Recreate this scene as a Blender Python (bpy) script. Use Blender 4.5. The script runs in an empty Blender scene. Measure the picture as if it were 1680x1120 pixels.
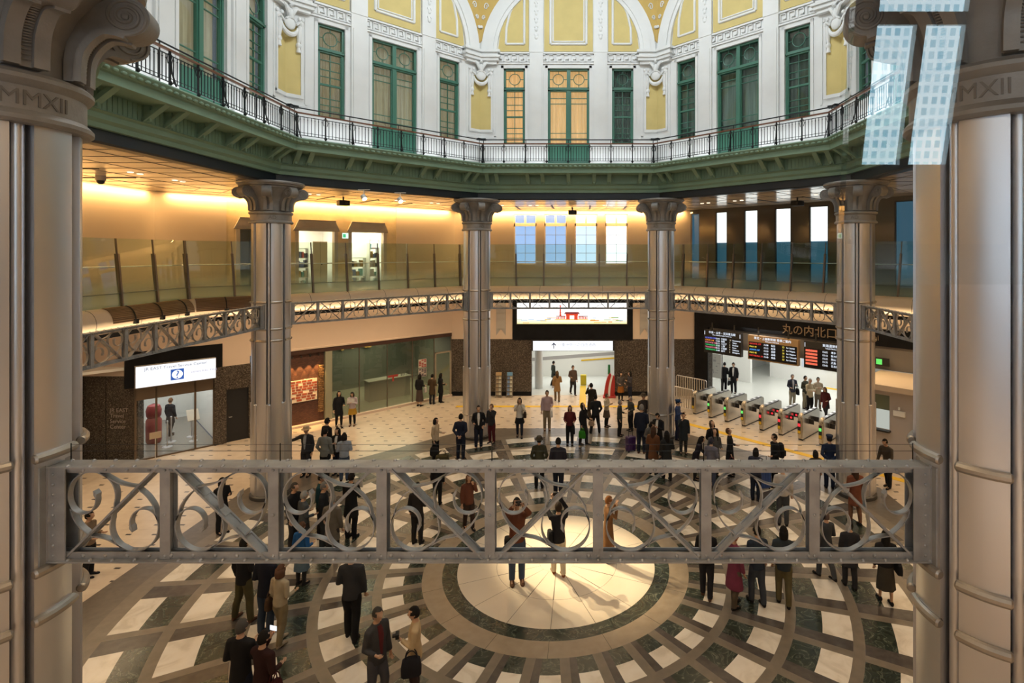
import bpy, math, random
from mathutils import Vector, Matrix, Euler
random.seed(7)
C = bpy.context.scene.collection
S = bpy.context.scene
PI = math.pi
rad = math.radians

# ------------------------------------------------------------------ camera
# The hall is a regular octagon centred on the world origin, floor at z = 0.
# The camera stands in the gallery on its south side, looking due north.
cam_d = bpy.data.cameras.new('camera')
cam = bpy.data.objects.new('camera', cam_d)
C.objects.link(cam)
cam.location = (0.718, -13.25, 7.52)
cam.rotation_euler = (rad(90), 0, 0)
cam_d.sensor_width = 36.0
cam_d.lens = 891.0 / 1680.0 * 36.0
cam_d.shift_x = -(962.0 - 840.0) / 1680.0
cam_d.shift_y = -(560.0 - 416.0) / 1680.0
cam_d.clip_start = 0.02
cam_d.clip_end = 200
S.camera = cam

# ------------------------------------------------------------------ view, world
S.view_settings.view_transform = 'Standard'
S.view_settings.look = 'None'
S.view_settings.gamma = 1.0
S.view_settings.exposure = 0.0
S.view_settings.use_curve_mapping = False
wd = bpy.data.worlds.new('world')
S.world = wd
wd.use_nodes = True
wd.node_tree.nodes['Background'].inputs[0].default_value = (0.75, 0.85, 1.0, 1)
wd.node_tree.nodes['Background'].inputs[1].default_value = 0.12


def side_pt(phi, u, w, z=0.0):
    """A point given in the frame of one side of the octagon: u along the side, w out from the centre."""
    c, s = math.cos(rad(phi)), math.sin(rad(phi))
    return Vector((w * c + u * s, w * s - u * c, z))


def area(name, loc, direction, sx, sy, energy, color, spread=180, roll=None):
    l = bpy.data.lights.new(name, 'AREA')
    l.shape = 'RECTANGLE'
    l.size, l.size_y = sx, sy
    l.energy = energy
    l.color = color
    l.spread = rad(spread)
    o = bpy.data.objects.new(name, l)
    C.objects.link(o)
    o.location = loc
    d = Vector(direction).normalized()
    # local -z along d, local x horizontal
    z = -d
    x = Vector(roll) if roll is not None else Vector((0, 0, 1)).cross(z)
    if x.length < 1e-4:
        x = Vector((1, 0, 0))
    x.normalize()
    y = z.cross(x)
    o.rotation_euler = Matrix((x, y, z)).transposed().to_euler()
    return o


def spot(name, loc, target, energy, color, angle, blend=0.5, size=0.05):
    l = bpy.data.lights.new(name, 'SPOT')
    l.energy = energy
    l.color = color
    l.spot_size = rad(angle)
    l.spot_blend = blend
    l.shadow_soft_size = size
    o = bpy.data.objects.new(name, l)
    C.objects.link(o)
    o.location = loc
    o.rotation_euler = (Vector(target) - Vector(loc)).to_track_quat('-Z', 'Y').to_euler()
    return o


WARM = (1.0, 0.62, 0.27)
WARM2 = (1.0, 0.72, 0.42)
COOL = (0.86, 0.94, 1.0)
WHITE = (1.0, 0.97, 0.92)
# daylight-white lamps high in the dome
for phi in range(0, 360, 45):
    area('dome_light', side_pt(phi, 0, 3.2, 18.9), Vector(side_pt(phi, 0, 1.0, 0)) + Vector((0, 0, -0.62)), 2.6, 1.6, 122, COOL, 128)
area('dome_lamp', (0, 0, 18.9), (0, 0, -1), 6, 6, 130, (1.0, 0.9, 0.76))
for phi in range(0, 360, 45):   # uplights standing on the balcony
    area('balcony_light', side_pt(phi, 0, 8.22, 11.12), Vector((0, 0, 1)) + 0.30 * Vector(side_pt(phi, 0, 1, 0)), 6.4, 0.10, 24, (0.92, 0.96, 1.0), 170, side_pt(phi, 1, 0))
# two ceiling spots of the north-west gallery that light the middle of the floor
spot('spot_a', (-6.75, 5.35, 9.42), (0.55, 0.05, 0), 9000, (1.0, 0.78, 0.47), 20, 1.0, 0.07)
spot('spot_b', (-5.85, 6.3, 9.42), (0.55, 0.05, 0), 9000, (1.0, 0.78, 0.47), 20, 1.0, 0.07)
for phi in (45, 90, 135, 180, 0):
    t = side_pt(phi, 1, 0)
    L = 11.4
    if phi != 45:   # cove along the top of the upper gallery wall
        area('cove_light', side_pt(phi, 0, 14.42, 9.66), -Vector(side_pt(phi, 0, -0.55, 1.0)), L, 0.06, 300, (1.0, 0.60, 0.22), 180, t)
    # cove under the rounded gallery edge
    area('edge_light', side_pt(phi, 0, 15.22, 5.54), Vector(side_pt(phi, 0, 0.32, -1.0)), L * 0.95, 0.06, 75, WARM2, 180, t)
    area('nosing_light', side_pt(phi, 0, 12.52, 5.235), side_pt(phi, 0, 0.25, 1.0), 10.2, 0.04, 60, WARM2, 180, t)
    # ceiling lamps of the concourse ring, over the pale floor
    area('ring_light', side_pt(phi, 0, 13.6, 5.12), (0, 0, -1), L * 0.8, 0.5, 150, WARM2, 150, t)
for phi in range(0, 360, 45):   # downlights in the ring beam over the patterned floor
    area('beam_light', side_pt(phi, 0, 9.55, 9.70), Vector((0, 0, -1)) - 0.25 * Vector(side_pt(phi, 0, 1, 0)), 5.0, 0.25, 36, WARM2, 110, side_pt(phi, 1, 0))
for phi in (225, 315):
    area('cove_light', side_pt(phi, 0, 14.42, 9.66), -Vector(side_pt(phi, 0, -0.55, 1.0)), 11.4, 0.06, 110, (1.0, 0.72, 0.42), 180, side_pt(phi, 1, 0))
    area('ring_light', side_pt(phi, 0, 13.4, 5.12), Vector((0, 0, -1)) + 0.3 * Vector(side_pt(phi, 0, 1, 0)), 9, 0.5, 110, (1.0, 0.84, 0.64), 150, side_pt(phi, 1, 0))
area('ring_light', (0, -12.4, 5.12), (0, -0.4, -1), 9, 0.4, 90, (1.0, 0.84, 0.64), 150)
# gallery ceiling lamps behind the viewer, daylight from the windows there
area('gallery_lamp', (0, -12.6, 9.65), (0, 0.25, -1), 9, 0.5, 42, (1.0, 0.84, 0.64), 180)
area('gallery_lamp_west', (-9.3, -9.3, 9.65), (0.2, 0.2, -1), 3, 0.6, 24, (1.0, 0.84, 0.64), 180)
area('gallery_lamp_east', (9.3, -9.3, 9.65), (-0.2, 0.2, -1), 3, 0.6, 24, (1.0, 0.84, 0.64), 180)
# rooms beyond the hall
area('passage_light', (0, 19.5, 3.6), (0, 0, -1), 6, 6, 300, WHITE)
area('station_light_a', side_pt(45, -1.8, 19.3, 3.9), (0, 0, -1), 8, 6, 430, WHITE)
area('travel_light', side_pt(135, -5.3, 18.0, 3.2), (0, 0, -1), 3, 4, 110, WHITE)
area('storefront_light', side_pt(135, 4.0, 18.5, 3.0), (0, 0, -1), 4, 3, 170, (1.0, 0.92, 0.66))

# ------------------------------------------------------------------ materials
MATS = {}


def mat(name, col, rough=0.6, metal=0.0, var=0.0, vscale=4.0, bump=0.0, bscale=40.0, emit=0.0, ecol=None, spec=0.5, stretch=None):
    if name in MATS:
        return MATS[name]
    m = bpy.data.materials.new(name)
    m.use_nodes = True
    nt = m.node_tree
    b = nt.nodes['Principled BSDF']
    b.inputs['Base Color'].default_value = (*col, 1)
    b.inputs['Roughness'].default_value = rough
    b.inputs['Metallic'].default_value = metal
    b.inputs['Specular IOR Level'].default_value = spec
    m.diffuse_color = (*col, 1)
    if var or bump:
        tc = nt.nodes.new('ShaderNodeTexCoord')
        mp = nt.nodes.new('ShaderNodeMapping')
        nt.links.new(tc.outputs['Object'], mp.inputs[0])
        if stretch:
            mp.inputs['Scale'].default_value = stretch
    if var:
        n = nt.nodes.new('ShaderNodeTexNoise')
        n.inputs['Scale'].default_value = vscale
        n.inputs['Detail'].default_value = 5
        nt.links.new(mp.outputs[0], n.inputs['Vector'])
        r = nt.nodes.new('ShaderNodeMapRange')
        r.inputs[1].default_value = 0.3
        r.inputs[2].default_value = 0.7
        r.inputs[3].default_value = 1 - var
        r.inputs[4].default_value = 1 + var
        nt.links.new(n.outputs['Fac'], r.inputs[0])
        mx = nt.nodes.new('ShaderNodeMix')
        mx.data_type = 'RGBA'
        mx.blend_type = 'MULTIPLY'
        mx.inputs['Factor'].default_value = 1
        mx.inputs['A'].default_value = (*col, 1)
        nt.links.new(r.outputs[0], mx.inputs['B'])
        nt.links.new(mx.outputs['Result'], b.inputs['Base Color'])
    if bump:
        n2 = nt.nodes.new('ShaderNodeTexNoise')
        n2.inputs['Scale'].default_value = bscale
        nt.links.new(mp.outputs[0], n2.inputs['Vector'])
        bp = nt.nodes.new('ShaderNodeBump')
        bp.inputs['Strength'].default_value = bump
        bp.inputs['Distance'].default_value = 0.02
        nt.links.new(n2.outputs['Fac'], bp.inputs['Height'])
        nt.links.new(bp.outputs[0], b.inputs['Normal'])
    if emit:
        b.inputs['Emission Color'].default_value = (*(ecol or col), 1)
        b.inputs['Emission Strength'].default_value = emit
    MATS[name] = m
    return m


def ramp_mat(name, kind, stops, scale=5.0, rough=0.3, detail=6.0, distort=0.0, stretch=None, bump=0.0, **kw):
    """Stone: a noise / voronoi / wave texture through a colour ramp."""
    m = mat(name, stops[0][1], rough, **kw)
    nt = m.node_tree
    b = nt.nodes['Principled BSDF']
    tc = nt.nodes.new('ShaderNodeTexCoord')
    mp = nt.nodes.new('ShaderNodeMapping')
    nt.links.new(tc.outputs['Object'], mp.inputs[0])
    if stretch:
        mp.inputs['Scale'].default_value = stretch
    if kind == 'noise':
        t = nt.nodes.new('ShaderNodeTexNoise')
        t.inputs['Detail'].default_value = detail
        t.inputs['Distortion'].default_value = distort
        out = t.outputs['Fac']
    elif kind == 'wave':
        t = nt.nodes.new('ShaderNodeTexWave')
        t.inputs['Distortion'].default_value = distort
        t.inputs['Detail'].default_value = detail
        t.inputs['Detail Scale'].default_value = 2.0
        out = t.outputs['Fac']
    else:
        t = nt.nodes.new('ShaderNodeTexVoronoi')
        out = t.outputs['Color']
    t.inputs['Scale'].default_value = scale
    nt.links.new(mp.outputs[0], t.inputs['Vector'])
    r = nt.nodes.new('ShaderNodeValToRGB')
    el = r.color_ramp.elements
    while len(el) < len(stops):
        el.new(0.5)
    for e, (p, c) in zip(el, stops):
        e.position = p
        e.color = (*c, 1)
    nt.links.new(out, r.inputs[0])
    nt.links.new(r.outputs[0], b.inputs['Base Color'])
    return m


def glass_mat(name, tint=(1, 1, 1), refl=1.0, ior=1.5, rough=0.0):
    m = bpy.data.materials.new(name)
    m.use_nodes = True
    nt = m.node_tree
    nt.nodes.remove(nt.nodes['Principled BSDF'])
    out = nt.nodes['Material Output']
    tr = nt.nodes.new('ShaderNodeBsdfTransparent')
    tr.inputs[0].default_value = (*tint, 1)
    gl = nt.nodes.new('ShaderNodeBsdfGlossy')
    gl.inputs['Roughness'].default_value = rough
    fr = nt.nodes.new('ShaderNodeFresnel')
    fr.inputs[0].default_value = ior
    mul = nt.nodes.new('ShaderNodeMath')
    mul.operation = 'MULTIPLY'
    mul.use_clamp = True
    mul.inputs[1].default_value = refl
    # only the side one looks at mirrors; leaving the pane adds nothing
    ge = nt.nodes.new('ShaderNodeNewGeometry')
    inv = nt.nodes.new('ShaderNodeMath')
    inv.operation = 'SUBTRACT'
    inv.inputs[0].default_value = 1.0
    nt.links.new(ge.outputs['Backfacing'], inv.inputs[1])
    front = nt.nodes.new('ShaderNodeMath')
    front.operation = 'MULTIPLY'
    nt.links.new(fr.outputs[0], front.inputs[0])
    nt.links.new(inv.outputs[0], front.inputs[1])
    nt.links.new(front.outputs[0], mul.inputs[0])
    mx = nt.nodes.new('ShaderNodeMixShader')
    nt.links.new(mul.outputs[0], mx.inputs[0])
    nt.links.new(tr.outputs[0], mx.inputs[1])
    nt.links.new(gl.outputs[0], mx.inputs[2])
    nt.links.new(mx.outputs[0], out.inputs[0])
    MATS[name] = m
    return m


def emis(name, col, s):
    return mat(name, (0.02, 0.02, 0.02), 0.5, emit=s, ecol=col)


# ------------------------------------------------------------------ mesh building
class MB:
    def __init__(self):
        self.v, self.f, self.mi = [], [], []

    def add(self, vs, fs, mi=0):
        n = len(self.v)
        self.v.extend([tuple(p) for p in vs])
        self.f.extend([tuple(i + n for i in f) for f in fs])
        self.mi.extend([mi] * len(fs))
        return self

    def box(self, x0, x1, y0, y1, z0, z1, mi=0):
        return self.add([(x0, y0, z0), (x1, y0, z0), (x1, y1, z0), (x0, y1, z0), (x0, y0, z1), (x1, y0, z1), (x1, y1, z1), (x0, y1, z1)],
                        [(3, 2, 1, 0), (4, 5, 6, 7), (0, 1, 5, 4), (1, 2, 6, 5), (2, 3, 7, 6), (3, 0, 4, 7)], mi)

    def rbox(self, x0, x1, y0, y1, z0, z1, r=0.02, mi=0, n=3):
        """A box with rounded vertical edges and small top / bottom chamfers."""
        pts = []
        for cx, cy, a0 in ((x1 - r, y1 - r, 0), (x0 + r, y1 - r, 90), (x0 + r, y0 + r, 180), (x1 - r, y0 + r, 270)):
            for i in range(n + 1):
                a = rad(a0 + 90 * i / n)
                pts.append((cx, cy, math.cos(a), math.sin(a)))
        rings = []
        c = r * 0.6
        for z, k in ((z0, r - c), (z0 + c, r), (z1 - c, r), (z1, r - c)):
            rings.append([(cx + k * ca, cy + k * sa, z) for cx, cy, ca, sa in pts])
        return self.loft(rings, True, True, mi)

    def loft(self, rings, closed=True, caps=True, mi=0):
        m = len(rings[0])
        vs = [p for r in rings for p in r]
        fs = []
        for i in range(len(rings) - 1):
            for j in range(m if closed else m - 1):
                k = (j + 1) % m
                fs.append((i * m + j, i * m + k, (i + 1) * m + k, (i + 1) * m + j))
        if caps:
            fs.append(tuple(reversed(range(m))))
            fs.append(tuple((len(rings) - 1) * m + j for j in range(m)))
        return self.add(vs, fs, mi)

    def prism(self, poly, a, b, plane='xz', mi=0):
        """Extrude a 2-D outline from a to b along the axis the plane leaves out."""
        def P(p, t):
            return {'xz': (p[0], t, p[1]), 'xy': (p[0], p[1], t), 'yz': (t, p[0], p[1])}[plane]
        n = len(poly)
        vs = [P(p, a) for p in poly] + [P(p, b) for p in poly]
        fs = [tuple(range(n)), tuple(reversed(range(n, 2 * n)))]
        fs += [((i + 1) % n, i, n + i, n + (i + 1) % n) for i in range(n)]
        return self.add(vs, fs, mi)

    def lathe(self, prof, seg=24, c=(0, 0, 0), a0=0.0, a1=360.0, mi=0, caps=False):
        full = abs(a1 - a0 - 360) < 1e-6
        n = seg if full else seg + 1
        rings = []
        for r, z in prof:
            rings.append([(c[0] + r * math.cos(rad(a0 + (a1 - a0) * j / seg)), c[1] + r * math.sin(rad(a0 + (a1 - a0) * j / seg)), c[2] + z) for j in range(n)])
        return self.loft(rings, full, caps, mi)

    def tube(self, pts, r, seg=6, mi=0, caps=True, flat=None):
        pts = [Vector(p) for p in pts]
        rs = r if isinstance(r, (list, tuple)) else [r] * len(pts)
        rings = []
        up = None
        for i, p in enumerate(pts):
            d = (pts[min(i + 1, len(pts) - 1)] - pts[max(i - 1, 0)])
            d = d.normalized() if d.length > 1e-9 else Vector((0, 0, 1))
            if up is None:
                up = Vector((0, 1, 0)) if abs(d.y) < 0.8 else Vector((1, 0, 0))
            x = up.cross(d)
            if x.length < 1e-6:
                x = Vector((1, 0, 0))
            x.normalize()
            y = d.cross(x).normalized()
            up = y
            k = rs[i]
            kx, ky = k if isinstance(k, tuple) else (k, k)
            rings.append([p + x * (kx * math.cos(2 * PI * j / seg)) + y * (ky * math.sin(2 * PI * j / seg)) for j in range(seg)])
        return self.loft(rings, True, caps, mi)

    def strip(self, pts, t, y0, y1, mi=0, taper=None):
        """A flat bar on edge: a path in x-z, thickness t, reaching from y0 to y1."""
        n = len(pts)
        L, R = [], []
        for i, p in enumerate(pts):
            a, b = pts[max(i - 1, 0)], pts[min(i + 1, n - 1)]
            dx, dz = b[0] - a[0], b[1] - a[1]
            l = math.hypot(dx, dz) or 1
            k = t * (taper[i] if taper else 1) / 2
            L.append((p[0] - dz / l * k, p[1] + dx / l * k))
            R.append((p[0] + dz / l * k, p[1] - dx / l * k))
        rings = [[(L[i][0], y0, L[i][1]), (R[i][0], y0, R[i][1]), (R[i][0], y1, R[i][1]), (L[i][0], y1, L[i][1])] for i in range(n)]
        return self.loft(rings, True, True, mi)

    def ball(self, c, r, seg=10, rings=6, mi=0, M=None):
        r = r if isinstance(r, (tuple, list)) else (r, r, r)
        vs = [(0, 0, -1)]
        for i in range(1, rings):
            a = -PI / 2 + PI * i / rings
            for j in range(seg):
                b = 2 * PI * j / seg
                vs.append((math.cos(a) * math.cos(b), math.cos(a) * math.sin(b), math.sin(a)))
        vs.append((0, 0, 1))
        fs = [(0, 1 + (j + 1) % seg, 1 + j) for j in range(seg)]
        for i in range(rings - 2):
            for j in range(seg):
                k = (j + 1) % seg
                fs.append((1 + i * seg + j, 1 + i * seg + k, 1 + (i + 1) * seg + k, 1 + (i + 1) * seg + j))
        t = len(vs) - 1
        fs += [(t, 1 + (rings - 2) * seg + j, 1 + (rings - 2) * seg + (j + 1) % seg) for j in range(seg)]
        out = []
        for p in vs:
            q = Vector((p[0] * r[0], p[1] * r[1], p[2] * r[2]))
            if M is not None:
                q = M @ q
            out.append(q + Vector(c))
        return self.add(out, fs, mi)

    def cyl(self, c, r, h, seg=16, axis='z', mi=0, r2=None):
        r2 = r if r2 is None else r2
        rings = []
        for k, rr in ((0, r), (h, r2)):
            ring = []
            for j in range(seg):
                a = 2 * PI * j / seg
                x, y = rr * math.cos(a), rr * math.sin(a)
                ring.append({'z': (c[0] + x, c[1] + y, c[2] + k), 'y': (c[0] + y, c[1] + k, c[2] + x), 'x': (c[0] + k, c[1] + x, c[2] + y)}[axis])
            rings.append(ring)
        return self.loft(rings, True, True, mi)

    def rivet(self, c, r=0.016, axis='y', s=-1, mi=0):
        vs, fs = [], []
        for h, k in ((0, 1.0), (0.55, 0.8), (0.85, 0.35)):
            for j in range(8):
                a = 2 * PI * j / 8
                x, y = r * k * math.cos(a), r * k * math.sin(a)
                vs.append((c[0] + x, c[1] + s * h * r, c[2] + y) if axis == 'y' else (c[0] + x, c[1] + y, c[2] + s * h * r))
        for i in range(2):
            for j in range(8):
                fs.append((i * 8 + j, i * 8 + (j + 1) % 8, (i + 1) * 8 + (j + 1) % 8, (i + 1) * 8 + j))
        fs.append(tuple(16 + j for j in range(8)))
        return self.add(vs, fs, mi)

    def mesh(self, name, mats, smooth=35):
        me = bpy.data.meshes.new(name)
        me.from_pydata(self.v, [], self.f)
        for m in (mats if isinstance(mats, (list, tuple)) else [mats]):
            me.materials.append(m)
        me.polygons.foreach_set('material_index', self.mi)
        import bmesh
        bm = bmesh.new()
        bm.from_mesh(me)
        bmesh.ops.recalc_face_normals(bm, faces=bm.faces)
        bm.to_mesh(me)
        bm.free()
        if smooth:
            me.polygons.foreach_set('use_smooth', [True] * len(me.polygons))
            me.set_sharp_from_angle(angle=rad(smooth))
        me.update()
        return me

    def build(self, name, mats, parent=None, loc=(0, 0, 0), rot=(0, 0, 0), smooth=35):
        return link(name, self.mesh(name, mats, smooth), parent, loc, rot)


def link(name, data, parent=None, loc=(0, 0, 0), rot=(0, 0, 0)):
    o = bpy.data.objects.new(name, data)
    C.objects.link(o)
    o.location = loc
    o.rotation_euler = rot
    if parent is not None:
        o.parent = parent
    return o


def tag(o, label=None, cat=None, group=None, kind=None):
    if label:
        o['label'] = label
    if cat:
        o['category'] = cat
    if group:
        o['group'] = group
    if kind:
        o['kind'] = kind
    return o


def thing(name, label, cat, loc=(0, 0, 0), rz=0.0, group=None):
    o = link(name, None, None, loc, (0, 0, rz))
    o.empty_display_size = 0.2
    return tag(o, label, cat, group)


def sthing(name, label, cat, phi, u, w, z, group=None):
    """A thing in the frame of one side of the octagon: its local x runs along the side, y outwards."""
    return thing(name, label, cat, side_pt(phi, u, w, z), rad(phi - 90), group)


def struct(name, mb, mats, phi=90, parent=None, smooth=35):
    o = mb.build(name, mats, parent, (0, 0, 0), (0, 0, rad(phi - 90)) if parent is None else (0, 0, 0), smooth)
    if parent is None:
        o['kind'] = 'structure'
    return o


def copy_tree(root, loc, rz, label=None, group=None):
    r = root.copy()
    C.objects.link(r)
    r.location = loc
    r.rotation_euler = (0, 0, rz)
    if label:
        r['label'] = label
    if group:
        r['group'] = group
    for ch in list(root.children):
        c = ch.copy()
        C.objects.link(c)
        c.parent = r
        for g in list(ch.children):
            d = g.copy()
            C.objects.link(d)
            d.parent = c
    return r


def eval_mesh(o):
    dg = bpy.context.evaluated_depsgraph_get()
    return bpy.data.meshes.new_from_object(o.evaluated_get(dg))


def text_mesh(s, size, m, extrude=0.004, align='CENTER', name='lettering'):
    """Lettering in the local x-z plane, facing -y."""
    cu = bpy.data.curves.new('t', 'FONT')
    cu.body = s
    cu.size = size
    cu.extrude = extrude
    cu.resolution_u = 3
    cu.align_x = align
    o = bpy.data.objects.new('t', cu)
    C.objects.link(o)
    bpy.context.view_layer.update()
    me = eval_mesh(o)
    bpy.data.objects.remove(o)
    bpy.data.curves.remove(cu)
    me.transform(Matrix.Rotation(rad(90), 4, 'X'))
    me.materials.clear()
    me.materials.append(m)
    me.name = name
    return me


def smooth_path(pts, n=8):
    """Catmull-Rom through 2-D or 3-D points."""
    out = []
    P = [pts[0]] + list(pts) + [pts[-1]]
    for i in range(1, len(P) - 2):
        a, b, c, d = P[i - 1], P[i], P[i + 1], P[i + 2]
        for k in range(n):
            t = k / n
            out.append(tuple(0.5 * ((2 * b[j]) + (-a[j] + c[j]) * t + (2 * a[j] - 5 * b[j] + 4 * c[j] - d[j]) * t * t + (-a[j] + 3 * b[j] - 3 * c[j] + d[j]) * t ** 3) for j in range(len(b))))
    out.append(tuple(pts[-1]))
    return out


STEEL = mat('brushed_steel', (0.66, 0.665, 0.69), 0.38, 1.0)
CORE = mat('column_recess', (0.10, 0.095, 0.09), 0.5, 0.6)
CAST = mat('cast_metal', (0.26, 0.245, 0.23), 0.5, 0.35, 0.15, 5.0, 0.12, 45)
COLLAR = mat('collar_metal', (0.42, 0.38, 0.33), 0.42, 0.9, 0.1, 8)
GIRD = mat('girder_metal', (0.325, 0.32, 0.31), 0.42, 0.4, 0.2, 6.0, 0.08, 50)
GREEN = mat('green_paint', (0.20, 0.315, 0.225), 0.5, 0, 0.06, 2.0)
WGREEN = mat('window_green', (0.05, 0.165, 0.115), 0.4)
NAVY = mat('navy_beam', (0.012, 0.020, 0.032), 0.35)
PLASTER = mat('white_plaster', (0.74, 0.75, 0.74), 0.75, 0, 0.04, 1.5)
YELLOW = mat('yellow_plaster', (0.62, 0.50, 0.20), 0.8, 0, 0.05, 2.0)
OCHRE = mat('ochre_plaster', (0.58, 0.40, 0.12), 0.8, 0, 0.05, 2.0)
IRON = mat('black_iron', (0.012, 0.014, 0.016), 0.45, 0.4)
WOOD = mat('rail_wood', (0.16, 0.055, 0.022), 0.35, 0, 0.2, 12)
BEIGE = mat('beige_wall', (0.62, 0.50, 0.40), 0.7, 0, 0.03, 1.0)
COVE = mat('cove_panel', (0.75, 0.64, 0.50), 0.6)
GALW = mat('gallery_wall', (0.50, 0.41, 0.32), 0.6, 0, 0.03, 1.0)
DISC = ramp_mat('cream_marble', 'noise', [(0.35, (0.66, 0.58, 0.47)), (0.65, (0.72, 0.64, 0.53))], 0.9, 0.24, 5, 0.8)
BLACK = mat('black_stone', (0.007, 0.0075, 0.009), 0.4, 0, 0.3, 3.0, spec=0.18)
DARK = mat('dark_metal', (0.03, 0.027, 0.024), 0.5, 0.3)
GREYW = mat('grey_panel', (0.38, 0.36, 0.34), 0.6, 0, 0.04, 2)
WHITEW = mat('white_wall', (0.80, 0.81, 0.78), 0.6)
GRANITE = ramp_mat('brown_granite', 'voronoi', [(0.0, (0.018, 0.014, 0.012)), (0.45, (0.06, 0.048, 0.038)), (0.8, (0.12, 0.098, 0.078)), (1.0, (0.24, 0.20, 0.16))], 34, 0.25)
MARBLE = ramp_mat('white_marble', 'noise', [(0.35, (0.62, 0.56, 0.47)), (0.5, (0.76, 0.70, 0.61)), (0.65, (0.80, 0.75, 0.67))], 1.6, 0.22, 8, 1.5)
SERP = ramp_mat('green_marble', 'noise', [(0.30, (0.016, 0.022, 0.018)), (0.485, (0.040, 0.052, 0.040)), (0.498, (0.16, 0.18, 0.14)), (0.512, (0.030, 0.040, 0.032)), (0.62, (0.020, 0.028, 0.022)), (0.645, (0.09, 0.105, 0.08)), (0.67, (0.02, 0.028, 0.022))], 2.3, 0.2, 8, 1.6)
GREYST = ramp_mat('grey_stone', 'noise', [(0.3, (0.055, 0.047, 0.043)), (0.7, (0.095, 0.082, 0.074))], 6, 0.25)
BUFF = ramp_mat('buff_stone', 'noise', [(0.3, (0.27, 0.215, 0.155)), (0.7, (0.34, 0.275, 0.20))], 5, 0.3)
BUFF_DARK = ramp_mat('buff_stone_dark', 'noise', [(0.3, (0.155, 0.128, 0.10)), (0.7, (0.205, 0.172, 0.135))], 5, 0.3)  # darker copy of the buff stone, for spokes and arcs
DGREY = ramp_mat('dark_grey_stone', 'noise', [(0.3, (0.11, 0.09, 0.072)), (0.7, (0.15, 0.125, 0.10))], 7, 0.3)
IVORY = mat('ivory_stone', (0.62, 0.53, 0.42), 0.28)
GLASS = glass_mat('balustrade_glass', (0.84, 0.92, 0.88), 1.5)
SHOPGLASS = glass_mat('shop_glass', (0.85, 0.90, 0.85), 1.6)
WINGLASS = glass_mat('window_glass', (0.90, 0.95, 0.93), 1.2)
CLEARPANE = glass_mat('clear_pane', (0.96, 0.98, 0.98), 2.2)


def lower_fade(m, z0, z1, col, k):
    """A pale diffuse layer mixed into the lower part of a pane, fading upwards."""
    nt = m.node_tree
    out = nt.nodes['Material Output']
    old = out.inputs[0].links[0].from_socket
    tc = nt.nodes.new('ShaderNodeTexCoord')
    sp = nt.nodes.new('ShaderNodeSeparateXYZ')
    nt.links.new(tc.outputs['Object'], sp.inputs[0])
    mr = nt.nodes.new('ShaderNodeMapRange')
    mr.interpolation_type = 'SMOOTHSTEP'
    mr.inputs[1].default_value, mr.inputs[2].default_value = z0, z1
    mr.inputs[3].default_value, mr.inputs[4].default_value = k, 0.0
    nt.links.new(sp.outputs['Z'], mr.inputs[0])
    df = nt.nodes.new('ShaderNodeBsdfDiffuse')
    df.inputs[0].default_value = (*col, 1)
    tl = nt.nodes.new('ShaderNodeBsdfTranslucent')
    tl.inputs[0].default_value = (*col, 1)
    ad = nt.nodes.new('ShaderNodeMixShader')
    ad.inputs[0].default_value = 0.5
    nt.links.new(df.outputs[0], ad.inputs[1])
    nt.links.new(tl.outputs[0], ad.inputs[2])
    mx = nt.nodes.new('ShaderNodeMixShader')
    nt.links.new(mr.outputs[0], mx.inputs[0])
    nt.links.new(old, mx.inputs[1])
    nt.links.new(ad.outputs[0], mx.inputs[2])
    nt.links.new(mx.outputs[0], out.inputs[0])


lower_fade(GLASS, 6.05, 7.0, (0.42, 0.52, 0.46), 0.5)
lower_fade(SHOPGLASS, 0.1, 2.0, (0.50, 0.46, 0.32), 0.30)  # warm glow of the lit shop interior painted into the lower glass


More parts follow.
